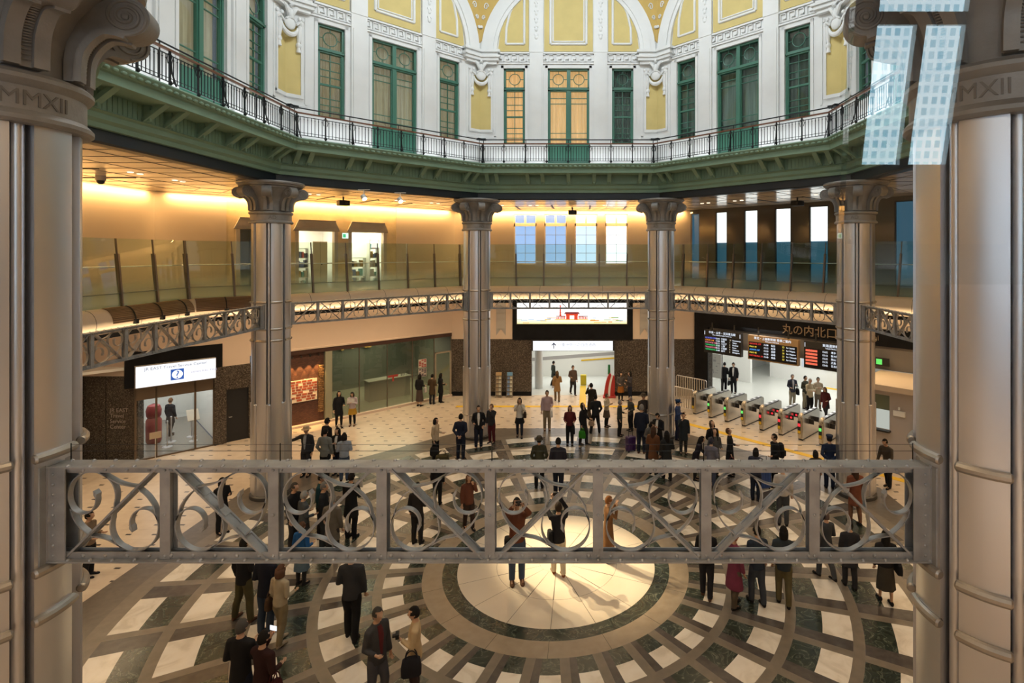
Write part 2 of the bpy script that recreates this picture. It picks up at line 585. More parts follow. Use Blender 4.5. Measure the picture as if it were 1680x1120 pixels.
def ivory_pattern():
    """Ivory floor slabs with thin joints and a small dark inlay at every other corner."""
    nt = IVORY.node_tree
    b = nt.nodes['Principled BSDF']
    N = nt.nodes.new
    L = nt.links.new
    tc = N('ShaderNodeTexCoord')
    sep = N('ShaderNodeSeparateXYZ')
    L(tc.outputs['Object'], sep.inputs[0])

    def math_(op, a, bb=None):
        n = N('ShaderNodeMath')
        n.operation = op
        for i, x in enumerate((a, bb)):
            if x is None:
                continue
            if isinstance(x, (int, float)):
                n.inputs[i].default_value = x
            else:
                L(x, n.inputs[i])
        return n.outputs[0]
    gx, gy = 0.70, 0.52
    row = math_('FLOOR', math_('DIVIDE', sep.outputs['Y'], gy))
    odd = math_('MODULO', math_('ABSOLUTE', row), 2)
    xs = math_('ADD', math_('DIVIDE', sep.outputs['X'], gx), math_('MULTIPLY', odd, 0.5))
    fx = math_('ABSOLUTE', math_('SUBTRACT', math_('FRACT', xs), 0.5))
    fy = math_('ABSOLUTE', math_('SUBTRACT', math_('FRACT', math_('DIVIDE', sep.outputs['Y'], gy)), 0.5))
    dot = math_('MULTIPLY', math_('LESS_THAN', fx, 0.105), math_('LESS_THAN', fy, 0.065))
    joint = math_('GREATER_THAN', fy, 0.491)
    no = N('ShaderNodeTexNoise')
    no.inputs['Scale'].default_value = 3
    L(tc.outputs['Object'], no.inputs['Vector'])
    base = N('ShaderNodeValToRGB')
    base.color_ramp.elements[0].position = 0.3
    base.color_ramp.elements[0].color = (0.56, 0.46, 0.35, 1)
    base.color_ramp.elements[1].position = 0.7
    base.color_ramp.elements[1].color = (0.64, 0.54, 0.42, 1)
    L(no.outputs['Fac'], base.inputs[0])
    m1 = N('ShaderNodeMix')
    m1.data_type = 'RGBA'
    L(math_('MULTIPLY', joint, 0.35), m1.inputs['Factor'])
    L(base.outputs[0], m1.inputs['A'])
    m1.inputs['B'].default_value = (0.25, 0.2, 0.15, 1)
    m2 = N('ShaderNodeMix')
    m2.data_type = 'RGBA'
    L(dot, m2.inputs['Factor'])
    L(m1.outputs['Result'], m2.inputs['A'])
    m2.inputs['B'].default_value = (0.035, 0.03, 0.027, 1)
    L(m2.outputs['Result'], b.inputs['Base Color'])


ivory_pattern()

# ================================================================== the setting
T8 = math.tan(PI / 8)
SIDES = {'north': 90, 'northwest': 135, 'northeast': 45, 'west': 180, 'east': 0, 'southwest': 225, 'southeast': 315, 'south': 270}


# ------------------------------------------------------------------ floor
def build_floor():
    mb = MB()
    ORDER = [MARBLE, SERP, BUFF, GREYST, DGREY, IVORY, DISC, BUFF_DARK]

    def sector(r0, r1, a0, a1, mi, n):
        vs = []
        for r in (r0, r1):
            for i in range(n + 1):
                a = a0 + (a1 - a0) * i / n
                vs.append((r * math.cos(a), r * math.sin(a), 0))
        mb.add(vs, [(i, n + 1 + i, n + 2 + i, i + 1) for i in range(n)], mi)

    NS = 32
    # middle disc of white marble: an inner and an outer ring of slabs with open joints in between
    mb.add([(0, 0, 0)] + [(0.42 * math.cos(2 * PI * i / 96), 0.42 * math.sin(2 * PI * i / 96), 0) for i in range(96)], [(0, 1 + i, 1 + (i + 1) % 96) for i in range(96)], 6)
    g = 0.004
    for r0, r1 in ((0.42, 1.45), (1.45, 2.37)):
        for k in range(16):
            a0, a1 = 2 * PI * k / 16, 2 * PI * (k + 1) / 16
            mb_a = g / max(r0, 0.5)
            sector(r0 + g, r1 - g, a0 + mb_a, a1 - mb_a, 6, 6)
            sector(r0 + g, r1 - g, a1 - mb_a, a1 + mb_a, 4, 1)
        sector(r0, r0 + g, 0, 2 * PI, 4, 128)
        sector(r1 - g, r1, 0, 2 * PI, 4, 128)
    sector(2.37, 2.71, 0, 2 * PI, 1, 128)
    for k in range(16):
        a0, a1 = 2 * PI * k / 16, 2 * PI * (k + 1) / 16
        sector(2.71, 3.16, a0, a1 - 0.003, 2, 8)
        sector(2.71, 3.16, a1 - 0.003, a1, 3, 1)
    arcs = [(3.16, 4.0), (4.2, 5.23), (5.44, 6.49), (6.70, 7.87), (8.08, 9.10)]
    for i, (r0, r1) in enumerate(arcs):
        ra = arcs[i + 1][0] if i + 1 < len(arcs) else 9.45
        sector(r1, ra, 0, 2 * PI, 7, 128)
        h = 0.092
        b0, b1 = math.asin(h / r0), math.asin(h / r1)
        for k in range(NS):
            c0 = 2 * PI * (k + 0.5) / NS
            c1 = c0 + 2 * PI / NS
            # spoke of buff stone
            vs = [(r0 * math.cos(c0 - b0), r0 * math.sin(c0 - b0), 0), (r1 * math.cos(c0 - b1), r1 * math.sin(c0 - b1), 0),
                  (r1 * math.cos(c0), r1 * math.sin(c0), 0), (r1 * math.cos(c0 + b1), r1 * math.sin(c0 + b1), 0), (r0 * math.cos(c0 + b0), r0 * math.sin(c0 + b0), 0), (r0 * math.cos(c0), r0 * math.sin(c0), 0)]
            mb.add(vs, [(0, 1, 2, 3, 4, 5)], 7)
            rm = r0 + (r1 - r0) * 0.48

            def pt(r, t):
                bb = math.asin(h / r)
                a = c0 + bb + (c1 - c0 - 2 * bb) * t
                return (r * math.cos(a), r * math.sin(a), 0)
            for (ra_, rb_, t0, t1, mi) in ((r0, r1, 0.0, 0.28, 3), (r0, rm, 0.28, 1.0, 1), (rm, r1, 0.28, 1.0, 0)):
                n = 3
                vs = [pt(ra_, t0 + (t1 - t0) * j / n) for j in range(n + 1)] + [pt(rb_, t0 + (t1 - t0) * j / n) for j in range(n + 1)]
                mb.add(vs, [(j, n + 1 + j, n + 2 + j, j + 1) for j in range(n)], mi)
    # dark grey border from the last ring out to the octagon of the columns, then ivory slabs
    def octo(ap, n):
        out = []
        for i in range(n):
            a = 2 * PI * i / n
            rel = (a + PI / 8) % (PI / 4) - PI / 8
            out.append((ap / math.cos(rel) * math.cos(a), ap / math.cos(rel) * math.sin(a), 0))
        return out
    n = 128
    ring0 = [(9.45 * math.cos(2 * PI * i / n), 9.45 * math.sin(2 * PI * i / n), 0) for i in range(n)]
    ring1, ring2 = octo(10.15, n), octo(15.7, n)
    for a, b, mi in ((ring0, ring1, 4), (ring1, ring2, 5)):
        mb.add(a + b, [(i, n + i, n + (i + 1) % n, (i + 1) % n) for i in range(n)], mi)
    o = mb.build('floor', ORDER, None, smooth=0)
    o['kind'] = 'structure'
    return o


build_floor()
TACT = mat('tactile_yellow', (0.72, 0.45, 0.02), 0.6)
CONC = mat('concourse_floor', (0.62, 0.64, 0.60), 0.25)
mb = MB()
mb.box(-7.7, 3.4, 15.62, 30, -0.05, 0.004)
struct('floor_concourse', mb, CONC, 45)
mb = MB()
mb.box(-2.6, 2.6, 15.62, 27, -0.05, 0.004)
struct('floor_passage', mb, CONC, 90)
mb = MB()
mb.box(-8.5, -4.0, 15.62, 22, -0.05, 0.004)
struct('floor_travel_centre', mb, mat('shop_floor', (0.22, 0.21, 0.185), 0.22), 135)
mb = MB()
mb.box(-1.45, 7.0, 15.62, 21, -0.05, 0.004)
struct('floor_gallery_shop', mb, mat('gallery_floor', (0.19, 0.19, 0.13), 0.25), 135)


def tactile(label, phi, u0, u1, w0, w1, cat='tactile path'):
    mb = MB()
    mb.box(u0, u1, w0, w1, 0.0, 0.008)
    n = max(1, int((u1 - u0) / 0.3)); k = max(1, int((w1 - w0) / 0.3))
    o = mb.build('tactile_path', TACT, None, (0, 0, 0), (0, 0, rad(phi - 90)))
    tag(o, label, cat)


tactile('yellow tactile paving line across the pale floor before the white passage', 90, -5.7, 5.0, 13.35, 13.62)
tactile('yellow tactile paving line running past the row of ticket gates', 45, -5.3, 6.0, 11.15, 11.42)
tactile('short yellow tactile paving strip leading into the white passage', 90, 0.36, 0.70, 13.64, 17.7)
tactile('yellow tactile paving patch by the glass door of the dark shopfront', 135, 6.35, 6.95, 12.9, 14.2)
tactile('yellow tactile paving line far back on the white concourse floor', 45, -2.2, 3.3, 22.0, 22.35)

# ------------------------------------------------------------------ balcony, cornice and ring beam above the columns
BRK = [-3.25, -2.87, -1.63, -1.03, 0, 1.03, 1.63, 2.87, 3.25]


def octo_strip(prof, mats, name, phi, parent=None, w_ref=None):
    """Sweep a profile of (w, z) along one side, mitred at the octagon's corners."""
    mb = MB()
    rings = [[(s * w * T8, w, z) for w, z in prof] for s in (-1, 1)]
    n = len(prof)
    vs = rings[0] + rings[1]
    mb.add(vs, [(i, (i + 1) % n, n + (i + 1) % n, n + i) for i in range(n)])
    mb.add(rings[0], [tuple(range(n))])
    mb.add(rings[1], [tuple(reversed(range(n)))])
    return mb


for side_name, phi in SIDES.items():
    # balcony slab with the moulded edge, fascia, soffit, boarded back, lower moulding
    prof = [(8.06, 11.07), (8.66, 11.07), (9.25, 11.07), (9.25, 10.00), (8.86, 10.00), (8.86, 10.10), (8.78, 10.16), (8.78, 10.27), (8.70, 10.31), (8.75, 10.34), (8.75, 10.69), (8.22, 10.69), (8.17, 10.71), (8.17, 10.88), (8.12, 10.90), (8.10, 10.93), (8.05, 10.99), (8.03, 11.03)]
    o = struct('trim_cornice_' + side_name, octo_strip(prof, None, '', phi), GREEN, phi, smooth=25)
    if phi in (225, 270, 315):
        continue
    # egg moulding
    mb = MB()
    k = 36
    for i in range(k):
        u = -3.3 + 6.6 * i / (k - 1)
        mb.ball((u, 8.075, 10.955), (0.075, 0.035, 0.045), 8, 5)
    mb.build('egg_moulding', GREEN, o)
    mb = MB()
    for i in range(61):
        u = -3.6 + 7.2 * i / 60
        mb.box(u - 0.006, u + 0.006, 8.735, 8.76, 10.35, 10.68)
    mb.build('boarding', GREEN, o)
    for u in BRK:
        mb = MB()
        mb.prism([(8.24, 10.69), (8.40, 10.69), (8.75, 10.40), (8.75, 10.30)], u - 0.075, u + 0.075, 'yz')
        mb.box(u - 0.03, u + 0.03, 8.60, 8.76, 10.34, 10.69)
        mb.tube([(u + 0.0, 8.66 + 0.09 * math.cos(a), 10.60 + 0.06 * math.sin(a)) for a in [i * PI / 6 for i in range(12)]], 0.012, 5)
        mb.build('bracket', GREEN, o)
    # dark ring beam
    prof = [(8.98, 10.02), (9.30, 10.02), (9.30, 9.72), (9.02, 9.72), (8.98, 9.76)]
    struct('trim_beam_' + side_name, octo_strip(prof, None, '', phi), NAVY, phi, smooth=0)
for side_name in ('southwest', 'south', 'southeast'):
    prof = [(8.98, 10.02), (9.30, 10.02), (9.30, 9.72), (9.02, 9.72), (8.98, 9.76)]
    struct('trim_beam_' + side_name, octo_strip(prof, None, '', SIDES[side_name]), NAVY, SIDES[side_name], smooth=0)

# ------------------------------------------------------------------ gallery ceiling
CEIL = mat('ceiling_panel', (0.58, 0.48, 0.37), 0.16, 0, 0.02, 1.0)
for side_name, phi in SIDES.items():
    mb = octo_strip([(9.25, 9.74), (9.25, 10.0), (15.0, 10.0), (15.0, 9.74)], None, '', phi)
    o = struct('ceiling_' + side_name, mb, CEIL, phi, smooth=0)
    if phi in (225, 270, 315):
        continue
    mb = MB()   # dark joints between the panels
    for w in (9.9, 11.1, 12.3, 13.5):
        mb.box(-w * T8, w * T8, w - 0.012, w + 0.012, 9.734, 9.742)
    for i in range(-7, 8):
        u = i * 0.85
        w0 = max(9.26, abs(u) / T8 + 0.02)
        if w0 < 14.5:
            mb.box(u - 0.009, u + 0.009, w0, 14.5, 9.734, 9.742)
    mb.build('panel_joint', DARK, o)
    for u, w, L in ((-2.6, 13.2, 1.5), (-0.9, 12.8, 1.8), (0.9, 12.9, 1.8), (2.6, 13.2, 1.5)):   # slot diffusers
        mb = MB()
        mb.box(u - 0.035, u + 0.035, w - L / 2, w + L / 2, 9.722, 9.742)
        mb.build('slot_diffuser', IRON, o)
    for u in (-3.3, -1.7, 1.7, 3.3):
        mb = MB()
        for d in (-0.16, 0.16):
            mb.cyl((u + d, 11.7, 9.722), 0.075, 0.018, 14)
        mb.build('downlight', emis('downlight_glow', (1.0, 0.85, 0.62), 1.6), o)

# ------------------------------------------------------------------ upper walls of the dome hall
WW = 8.62
HU = WW * T8           # half length of a side, 3.57
WIN_W, DOOR_W = 0.86, 1.67


def ring_arc(mb, r0, r1, y0, y1, zc, a0, a1, n=28, mi=0):
    rings = []
    for i in range(n + 1):
        a = rad(a0 + (a1 - a0) * i / n)
        c, s = math.cos(a), math.sin(a)
        rings.append([(r0 * c, y0, zc + r0 * s), (r1 * c, y0, zc + r1 * s), (r1 * c, y1, zc + r1 * s), (r0 * c, y1, zc + r0 * s)])
    mb.loft(rings, True, True, mi)


def upper_wall(side_name, phi):
    mb = MB()
    f, bk = WW, WW + 0.26
    e = HU
    # solid wall around three openings
    mb.box(-e - 0.1, -2.61, f, bk, 11.0, 15.2)
    mb.box(2.61, e + 0.1, f, bk, 11.0, 15.2)
    mb.box(-1.75, -0.835, f, bk, 11.0, 15.2)
    mb.box(0.835, 1.75, f, bk, 11.0, 15.2)
    for u in (-2.18, 2.18):
        mb.box(u - 0.43, u + 0.43, f, bk, 11.0, 11.93)
        mb.box(u - 0.43, u + 0.43, f, bk, 14.98, 15.2)
    mb.box(-0.835, 0.835, f, bk, 14.98, 15.2)
    mb.box(-e - 0.1, e + 0.1, f + 0.02, bk, 15.2, 19.4)
    # raised window surrounds
    for u, hw, z0 in ((-2.18, 0.43, 11.93), (0, 0.835, 11.07), (2.18, 0.43, 11.93)):
        for s in (-1, 1):
            mb.box(u + s * hw - 0.0 if s > 0 else u - hw - 0.10, u + hw + 0.10 if s > 0 else u - hw, f - 0.03, f + 0.01, z0, 15.08)
        mb.box(u - hw - 0.10, u + hw + 0.10, f - 0.03, f + 0.01, 14.98, 15.08)
    # pilasters between the openings, carried up past the frieze
    for u in (-1.29, 1.29):
        mb.box(u - 0.27, u + 0.27, f - 0.07, f + 0.02, 11.07, 15.62)
        mb.box(u - 0.21, u + 0.21, f - 0.10, f, 11.35, 15.1)
        mb.box(u - 0.30, u + 0.30, f - 0.11, f + 0.02, 11.07, 11.3)
        mb.box(u - 0.28, u + 0.28, f - 0.09, f + 0.03, 15.6, 19.3)
    # base course, frieze bands
    mb.box(-e, e, f - 0.035, f + 0.02, 11.05, 11.16)
    mb.box(-e, e, f - 0.05, f + 0.04, 15.14, 15.20)
    mb.box(-e, e, f - 0.05, f + 0.04, 15.56, 15.62)
    o = struct('wall_upper_' + side_name, mb, PLASTER, phi, smooth=0)
    # Greek key band
    mb = MB()
    cell = 0.30
    t = 0.028
    for k in range(int(2 * e / cell)):
        x = -e + 0.06 + k * cell
        y0, y1, z = f - 0.032, f + 0.02, 15.23
        h = 0.30
        for (a, b, c2, d) in ((0, cell, 0, t), (0, t, 0, h), (0, cell * 0.72, h - t, h), (cell * 0.72 - t, cell * 0.72, h * 0.32, h), (cell * 0.3, cell * 0.72, h * 0.32, h * 0.32 + t)):
            mb.box(x + a, x + b, y0, y1, z + c2, z + d)
    mb.build('greek_key', PLASTER, o, smooth=0)
    # yellow lunette panels under the arch, with white mouldings
    mb = MB()
    zc = 15.55
    for a, b in ((-0.98, 0.98), (1.60, 2.84), (-2.84, -1.60)):
        poly = []
        top = 19.3
        n = 14
        poly.append((a, 15.66))
        poly.append((b, 15.66))
        R = 2.84
        xs = [b + (a - b) * i / n for i in range(n + 1)]
        for x in xs:
            poly.append((x, min(top, zc + 0.1 + math.sqrt(max(0.0, R * R - x * x)) * 1.12)))
        mb.prism(poly, f - 0.012, f + 0.03, 'xz')
    mb.build('lunette_panel', YELLOW, o, smooth=0)
    mb = MB()
    def outline(pts, w=0.045):
        for i in range(len(pts)):
            p, q = pts[i], pts[(i + 1) % len(pts)]
            mb.tube([(p[0], f - 0.02, p[1]), (q[0], f - 0.02, q[1])], w, 6)
    outline([(-0.72, 15.95), (0.72, 15.95), (0.72, 19.2), (-0.72, 19.2)], 0.055)
    outline([(-0.62, 16.05), (0.62, 16.05), (0.62, 19.1), (-0.62, 19.1)], 0.03)
    for s in (-1, 1):
        pts = [(s * 1.78, 15.95), (s * 2.52, 15.95), (s * 2.5, 16.6), (s * 2.36, 17.2), (s * 2.08, 17.8), (s * 1.78, 18.2)]
        outline(pts, 0.05)
        for dz in range(5):       # hanging flower relief on the pilaster above the frieze
            mb.ball((s * 1.29, f - 0.10, 16.2 + dz * 0.32), (0.075 - 0.008 * dz, 0.03, 0.10), 8, 5)
            mb.ball((s * 1.29 + 0.06, f - 0.10, 16.3 + dz * 0.32), (0.035, 0.025, 0.045), 6, 4)
            mb.ball((s * 1.29 - 0.06, f - 0.10, 16.3 + dz * 0.32), (0.035, 0.025, 0.045), 6, 4)
    mb.build('moulding', PLASTER, o)
    # the arch itself, three stepped bands
    mb = MB()
    for r0, r1, y in ((2.88, 3.02, f - 0.10), (3.02, 3.30, f - 0.16), (3.30, 3.50, f - 0.10)):
        ring_arc(mb, r0, r1, y, f + 0.05, zc, 2, 178, 36)
    mb.build('arch', PLASTER, o, smooth=30)
    # ochre spandrels beside the arch with scroll relief
    mb = MB()
    for s in (-1, 1):
        poly = [(s * 3.5, 16.1), (s * 3.565, 16.0), (s * 3.565, 19.3), (s * 2.2, 19.3)]
        for i in range(8):
            a = rad(60 - 52 * i / 7)
            poly.append((s * 3.52 * math.cos(a), zc + 3.52 * math.sin(a)))
        mb.prism(poly, f - 0.01, f + 0.03, 'xz')
    mb.build('spandrel', OCHRE, o, smooth=0)
    mb = MB()
    for s in (-1, 1):
        for k, (zz, rr) in enumerate(((17.0, 0.11), (17.45, 0.16), (18.0, 0.22))):
            x = s * (3.565 - 0.14 - 0.11 * k)
            mb.tube([(x + s * -rr * 0.6 * math.cos(i * PI / 5) * (1 - i / 16), f - 0.03, zz + rr * math.sin(i * PI / 5) * (1 - i / 16)) for i in range(13)], 0.022, 5)
        mb.ball((s * 3.50, f - 0.05, 16.62), (0.07, 0.05, 0.07), 8, 5)
    mb.build('scroll_relief', PLASTER, o)
    # corner niche faces: yellow field in a white frame, entablature block over it
    for s in (-1, 1):
        mb = MB()
        x0, x1 = sorted((s * 3.12, s * (HU + 0.005)))
        mb.box(x0, x1, f - 0.012, f + 0.02, 12.50, 14.65)
        mb.build('niche_field', YELLOW, o, smooth=0)
        mb = MB()
        xa, xb = sorted((s * 3.04, s * 3.12))
        mb.box(xa, xb, f - 0.05, f + 0.02, 12.42, 14.75)
        xa, xb = sorted((s * 2.92, s * 3.00))
        mb.box(xa, xb, f - 0.03, f + 0.02, 12.2, 15.0)
        xa, xb = sorted((s * 3.04, s * (HU + 0.02)))
        mb.box(xa, xb, f - 0.06, f + 0.02, 12.40, 12.50)
        xa, xb = sorted((s * 2.92, s * (HU + 0.02)))
        mb.box(xa, xb, f - 0.03, f + 0.02, 12.16, 12.24)
        mb.build('niche_frame', PLASTER, o, smooth=0)
        mb = MB()
        for d, z0, z1, xo in ((0.16, 15.10, 15.22, 2.86), (0.24, 15.22, 15.34, 2.78), (0.30, 15.34, 15.42, 2.72), (0.18, 15.42, 15.56, 2.82), (0.26, 15.56, 15.66, 2.74)):
            xa, xb = sorted((s * xo, s * (HU + 0.0)))
            xm = s * ((WW - d) * T8)
            mb.prism([(xo * s, f - d), (xm, f - d), (s * HU, f + 0.02), (xo * s, f + 0.02)], z0, z1, 'xy')
        mb.build('entablature', PLASTER, o, smooth=0)
    return o


CURT_LIT = mat('curtain_lit', (0.42, 0.30, 0.18), 0.9, 0, 0.35, 2.5, emit=0.62, ecol=(0.95, 0.52, 0.22), stretch=(6, 1, 0.3))  # emission in the cloth stands in for lamps in the room behind
CURT_DIM = mat('curtain_dim', (0.40, 0.36, 0.29), 0.9, 0, 0.3, 3.0, emit=0.16, ecol=(0.8, 0.60, 0.38), stretch=(6, 1, 0.2))  # weaker emission, again in place of room lamps
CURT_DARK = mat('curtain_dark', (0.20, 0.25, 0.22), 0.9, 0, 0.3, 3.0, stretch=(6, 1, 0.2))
WN = [0]


def upper_window(phi, u, hw, z0, z1, zt, curtain, double=False):
    """A green casement with a transom light that carries a ring of glazing bars."""
    WN[0] += 1
    y = WW + 0.14
    mb = MB()
    fr = 0.075
    for a, b, c, d in ((u - hw, u - hw + fr, z0, z1), (u + hw - fr, u + hw, z0, z1), (u - hw, u + hw, z1 - fr, z1), (u - hw, u + hw, z0, z0 + fr), (u - hw, u + hw, zt - 0.08, zt + 0.08)):
        mb.box(a, b, y - 0.08, y + 0.06, c, d)
    mb.box(u - hw, u + hw, y - 0.12, y - 0.04, zt - 0.03, zt + 0.03)
    name = ('door_%d' if double else 'window_%d') % WN[0]
    o = struct(name, mb, WGREEN, phi, smooth=0)
    cols = [u] if not double else [u - hw / 2, u + hw / 2]
    cw = (hw if not double else hw / 2) - fr
    mb = MB()
    if double:
        mb.box(u - 0.07, u + 0.07, y - 0.09, y + 0.06, z0, z1)
        mb.box(u - hw + fr, u + hw - fr, y - 0.03, y + 0.03, z0, 11.95)
        for s in cols:
            mb.box(s - cw + 0.06, s + cw - 0.06, y - 0.05, y + 0.0, z0 + 0.15, 11.8)
    for c in cols:
        zc = (zt + z1) / 2
        r = min(cw, (z1 - zt) / 2) * 0.62
        mb.tube([(c + r * math.cos(2 * PI * i / 20), y - 0.02, zc + r * math.sin(2 * PI * i / 20)) for i in range(21)], 0.016, 5, caps=False)
        for a in (0, 90, 180, 270):
            ca, sa = math.cos(rad(a)), math.sin(rad(a))
            R = cw if a % 180 == 0 else (z1 - zt) / 2 - 0.05
            mb.tube([(c + r * ca, y - 0.02, zc + r * sa), (c + R * ca, y - 0.02, zc + R * sa)], 0.014, 5)
        b = 11.95 if double else z0
        H = zt - b
        if not double:
            mb.box(c - 0.012, c + 0.012, y - 0.035, y + 0.01, b, zt)
            mb.box(c - cw, c + cw, y - 0.06, y + 0.02, b + H * 0.5 - 0.03, b + H * 0.5 + 0.03)
            hs = (0.12, 0.2, 0.3, 0.62, 0.72, 0.86)
        else:
            hs = (0.10, 0.20, 0.74, 0.84)
        for h in hs:
            mb.box(c - cw, c + cw, y - 0.035, y + 0.01, b + H * h - 0.011, b + H * h + 0.011)
        for s in (-1, 1):
            mb.box(c + s * cw - 0.03, c + s * cw + 0.03, y - 0.05, y + 0.03, b, zt)
    mb.build('glazing_bar', WGREEN, o, smooth=30)
    mb = MB()
    mb.box(u - hw + 0.05, u + hw - 0.05, y + 0.012, y + 0.018, (11.95 if double else z0) + 0.03, z1 - 0.03)
    mb.build('pane', WINGLASS, o)
    mb = MB()
    n = 40
    yy = y + 0.22
    b = 11.9 if double else z0
    rings = []
    for i in range(n + 1):
        x = u - hw - 0.05 + (2 * hw + 0.1) * i / n
        d = 0.045 * math.sin(i * 2.1) + 0.02 * math.sin(i * 0.7)
        rings.append([(x, yy + d, b - 0.05), (x, yy + d, z1 + 0.05)])
    mb.loft(rings, False, False)
    mb.build('curtain', curtain, o)
    return o


for side_name in ('north', 'northwest', 'northeast', 'west', 'east'):
    phi = SIDES[side_name]
    upper_wall(side_name, phi)
    cs = {'north': (CURT_LIT, CURT_LIT, CURT_DARK), 'northwest': (CURT_DIM, CURT_DIM, CURT_DIM), 'west': (CURT_DIM, CURT_DIM, CURT_DIM)}.get(side_name, (CURT_DARK, CURT_DARK, CURT_DARK))
    upper_window(phi, -2.18, 0.43, 11.93, 14.98, 14.15, cs[0])
    upper_window(phi, 0.0, 0.835, 11.07, 14.98, 14.15, cs[1], True)
    upper_window(phi, 2.18, 0.43, 11.93, 14.98, 14.15, cs[2])
for side_name in ('southwest', 'south', 'southeast'):
    mb = MB()
    mb.box(-HU - 0.1, HU + 0.1, WW, WW + 0.26, 11.0, 19.4)
    struct('wall_upper_' + side_name, mb, PLASTER, SIDES[side_name], smooth=0)
# the vault that closes the hall
mb = MB()
mb.lathe([(9.6, 19.3), (8.8, 21.5), (7.0, 23.6), (4.2, 25.0), (0.05, 25.5)], 32)
o = mb.build('ceiling_dome', PLASTER)
o['kind'] = 'structure'

# ------------------------------------------------------------------ gallery: slab edge, rounded nosing, walls
for side_name in ('north', 'northwest', 'northeast', 'west', 'east'):
    phi = SIDES[side_name]
    # floor slab
    mb = octo_strip([(12.98, 6.02), (12.98, 5.70), (16.0, 5.70), (16.0, 6.02)], None, '', phi)
    struct('floor_gallery_' + side_name, mb, GREYW, phi, smooth=0)
    prof = [(12.98, 5.99), (12.90, 5.97)]
    for i in range(9):
        a = rad(90 - 90 * i / 8)
        prof.append((12.88 - 0.30 * math.cos(a), 5.55 + 0.40 * math.sin(a)))
    prof += [(12.62, 5.36), (12.98, 5.34)]
    o = struct('trim_nosing_' + side_name, octo_strip(prof, None, '', phi), COVE, phi, smooth=50)
    mb = MB()
    for i in range(-3, 4):     # panel joints
        u = i * 1.5
        mb.tube([(u, w - 0.002, z) for w, z in prof[1:-1]], 0.006, 4)
    mb.build('joint', DARK, o)
    mb = octo_strip([(12.44, 5.32), (12.44, 5.19), (12.98, 5.19), (12.98, 5.215), (12.465, 5.215), (12.465, 5.32)], None, '', phi)
    struct('trim_slot_' + side_name, mb, IRON, phi, smooth=0)
    mb = octo_strip([(12.98, 5.72), (12.98, 5.60), (15.6, 5.60), (15.6, 5.72)], None, '', phi)
    struct('ceiling_lower_' + side_name, mb, BEIGE, phi, smooth=0)

# upper gallery walls, w = 14.6
STONE = mat('yellow_stone', (0.58, 0.45, 0.27), 0.6, 0, 0.10, 3.0)
UW = 14.6
HUW = UW * T8


def wall_with_holes(mb, u0, u1, z0, z1, y0, y1, holes, mi=0):
    """Boxes that fill a wall rectangle around rectangular holes (u0, u1, z0, z1) that share no columns."""
    x = u0
    for a, b, c, d in sorted(holes):
        if a > x:
            mb.box(x, a, y0, y1, z0, z1, mi)
        if c > z0:
            mb.box(a, b, y0, y1, z0, c, mi)
        if d < z1:
            mb.box(a, b, y0, y1, d, z1, mi)
        x = b
    if x < u1:
        mb.box(x, u1, y0, y1, z0, z1, mi)


# north: four tall bright windows
mb = MB()
nw = [(-3.0, -1.84), (-1.44, -0.28), (0.12, 1.28), (1.68, 2.84)]
wall_with_holes(mb, -HUW - 0.1, HUW + 0.1, 5.9, 9.8, UW, UW + 0.25, [(a, b, 6.96, 9.55) for a, b in nw])
struct('wall_gallery_north', mb, GALW, 90, smooth=0)
SKY_B = [(0.36, 0.57, 0.92), (0.38, 0.58, 0.92), (0.62, 0.78, 0.98), (0.92, 0.96, 1.0)]
for i, (a, b) in enumerate(nw):
    WN[0] += 1
    mb = MB()
    for x0, x1, z0, z1 in ((a, a + 0.06, 6.96, 9.55), (b - 0.06, b, 6.96, 9.55), (a, b, 6.96, 7.03), (a, b, 9.5, 9.55), (a, b, 8.93, 9.09), ((a + b) / 2 - 0.05, (a + b) / 2 + 0.05, 9.09, 9.5)):
        mb.box(x0, x1, UW + 0.04, UW + 0.14, z0, z1)
    o = struct('window_%d' % WN[0], mb, COVE, 90, smooth=0)
    mb = MB()
    for z in (7.55, 8.0, 8.48):
        mb.box(a + 0.06, b - 0.06, UW + 0.08, UW + 0.10, z - 0.01, z + 0.01)
    mb.box((a + b) / 2 - 0.01, (a + b) / 2 + 0.01, UW + 0.08, UW + 0.10, 7.03, 8.93)
    mb.build('glazing_bar', mat('thin_bar', (0.35, 0.36, 0.38), 0.5), o)
    mb = MB()
    mb.box(a + 0.02, b - 0.02, UW + 0.11, UW + 0.13, 6.97, 9.53)
    mb.build('pane', emis('daylight_%d' % i, SKY_B[i], (1.0, 1.0, 1.3, 1.9)[i]), o)

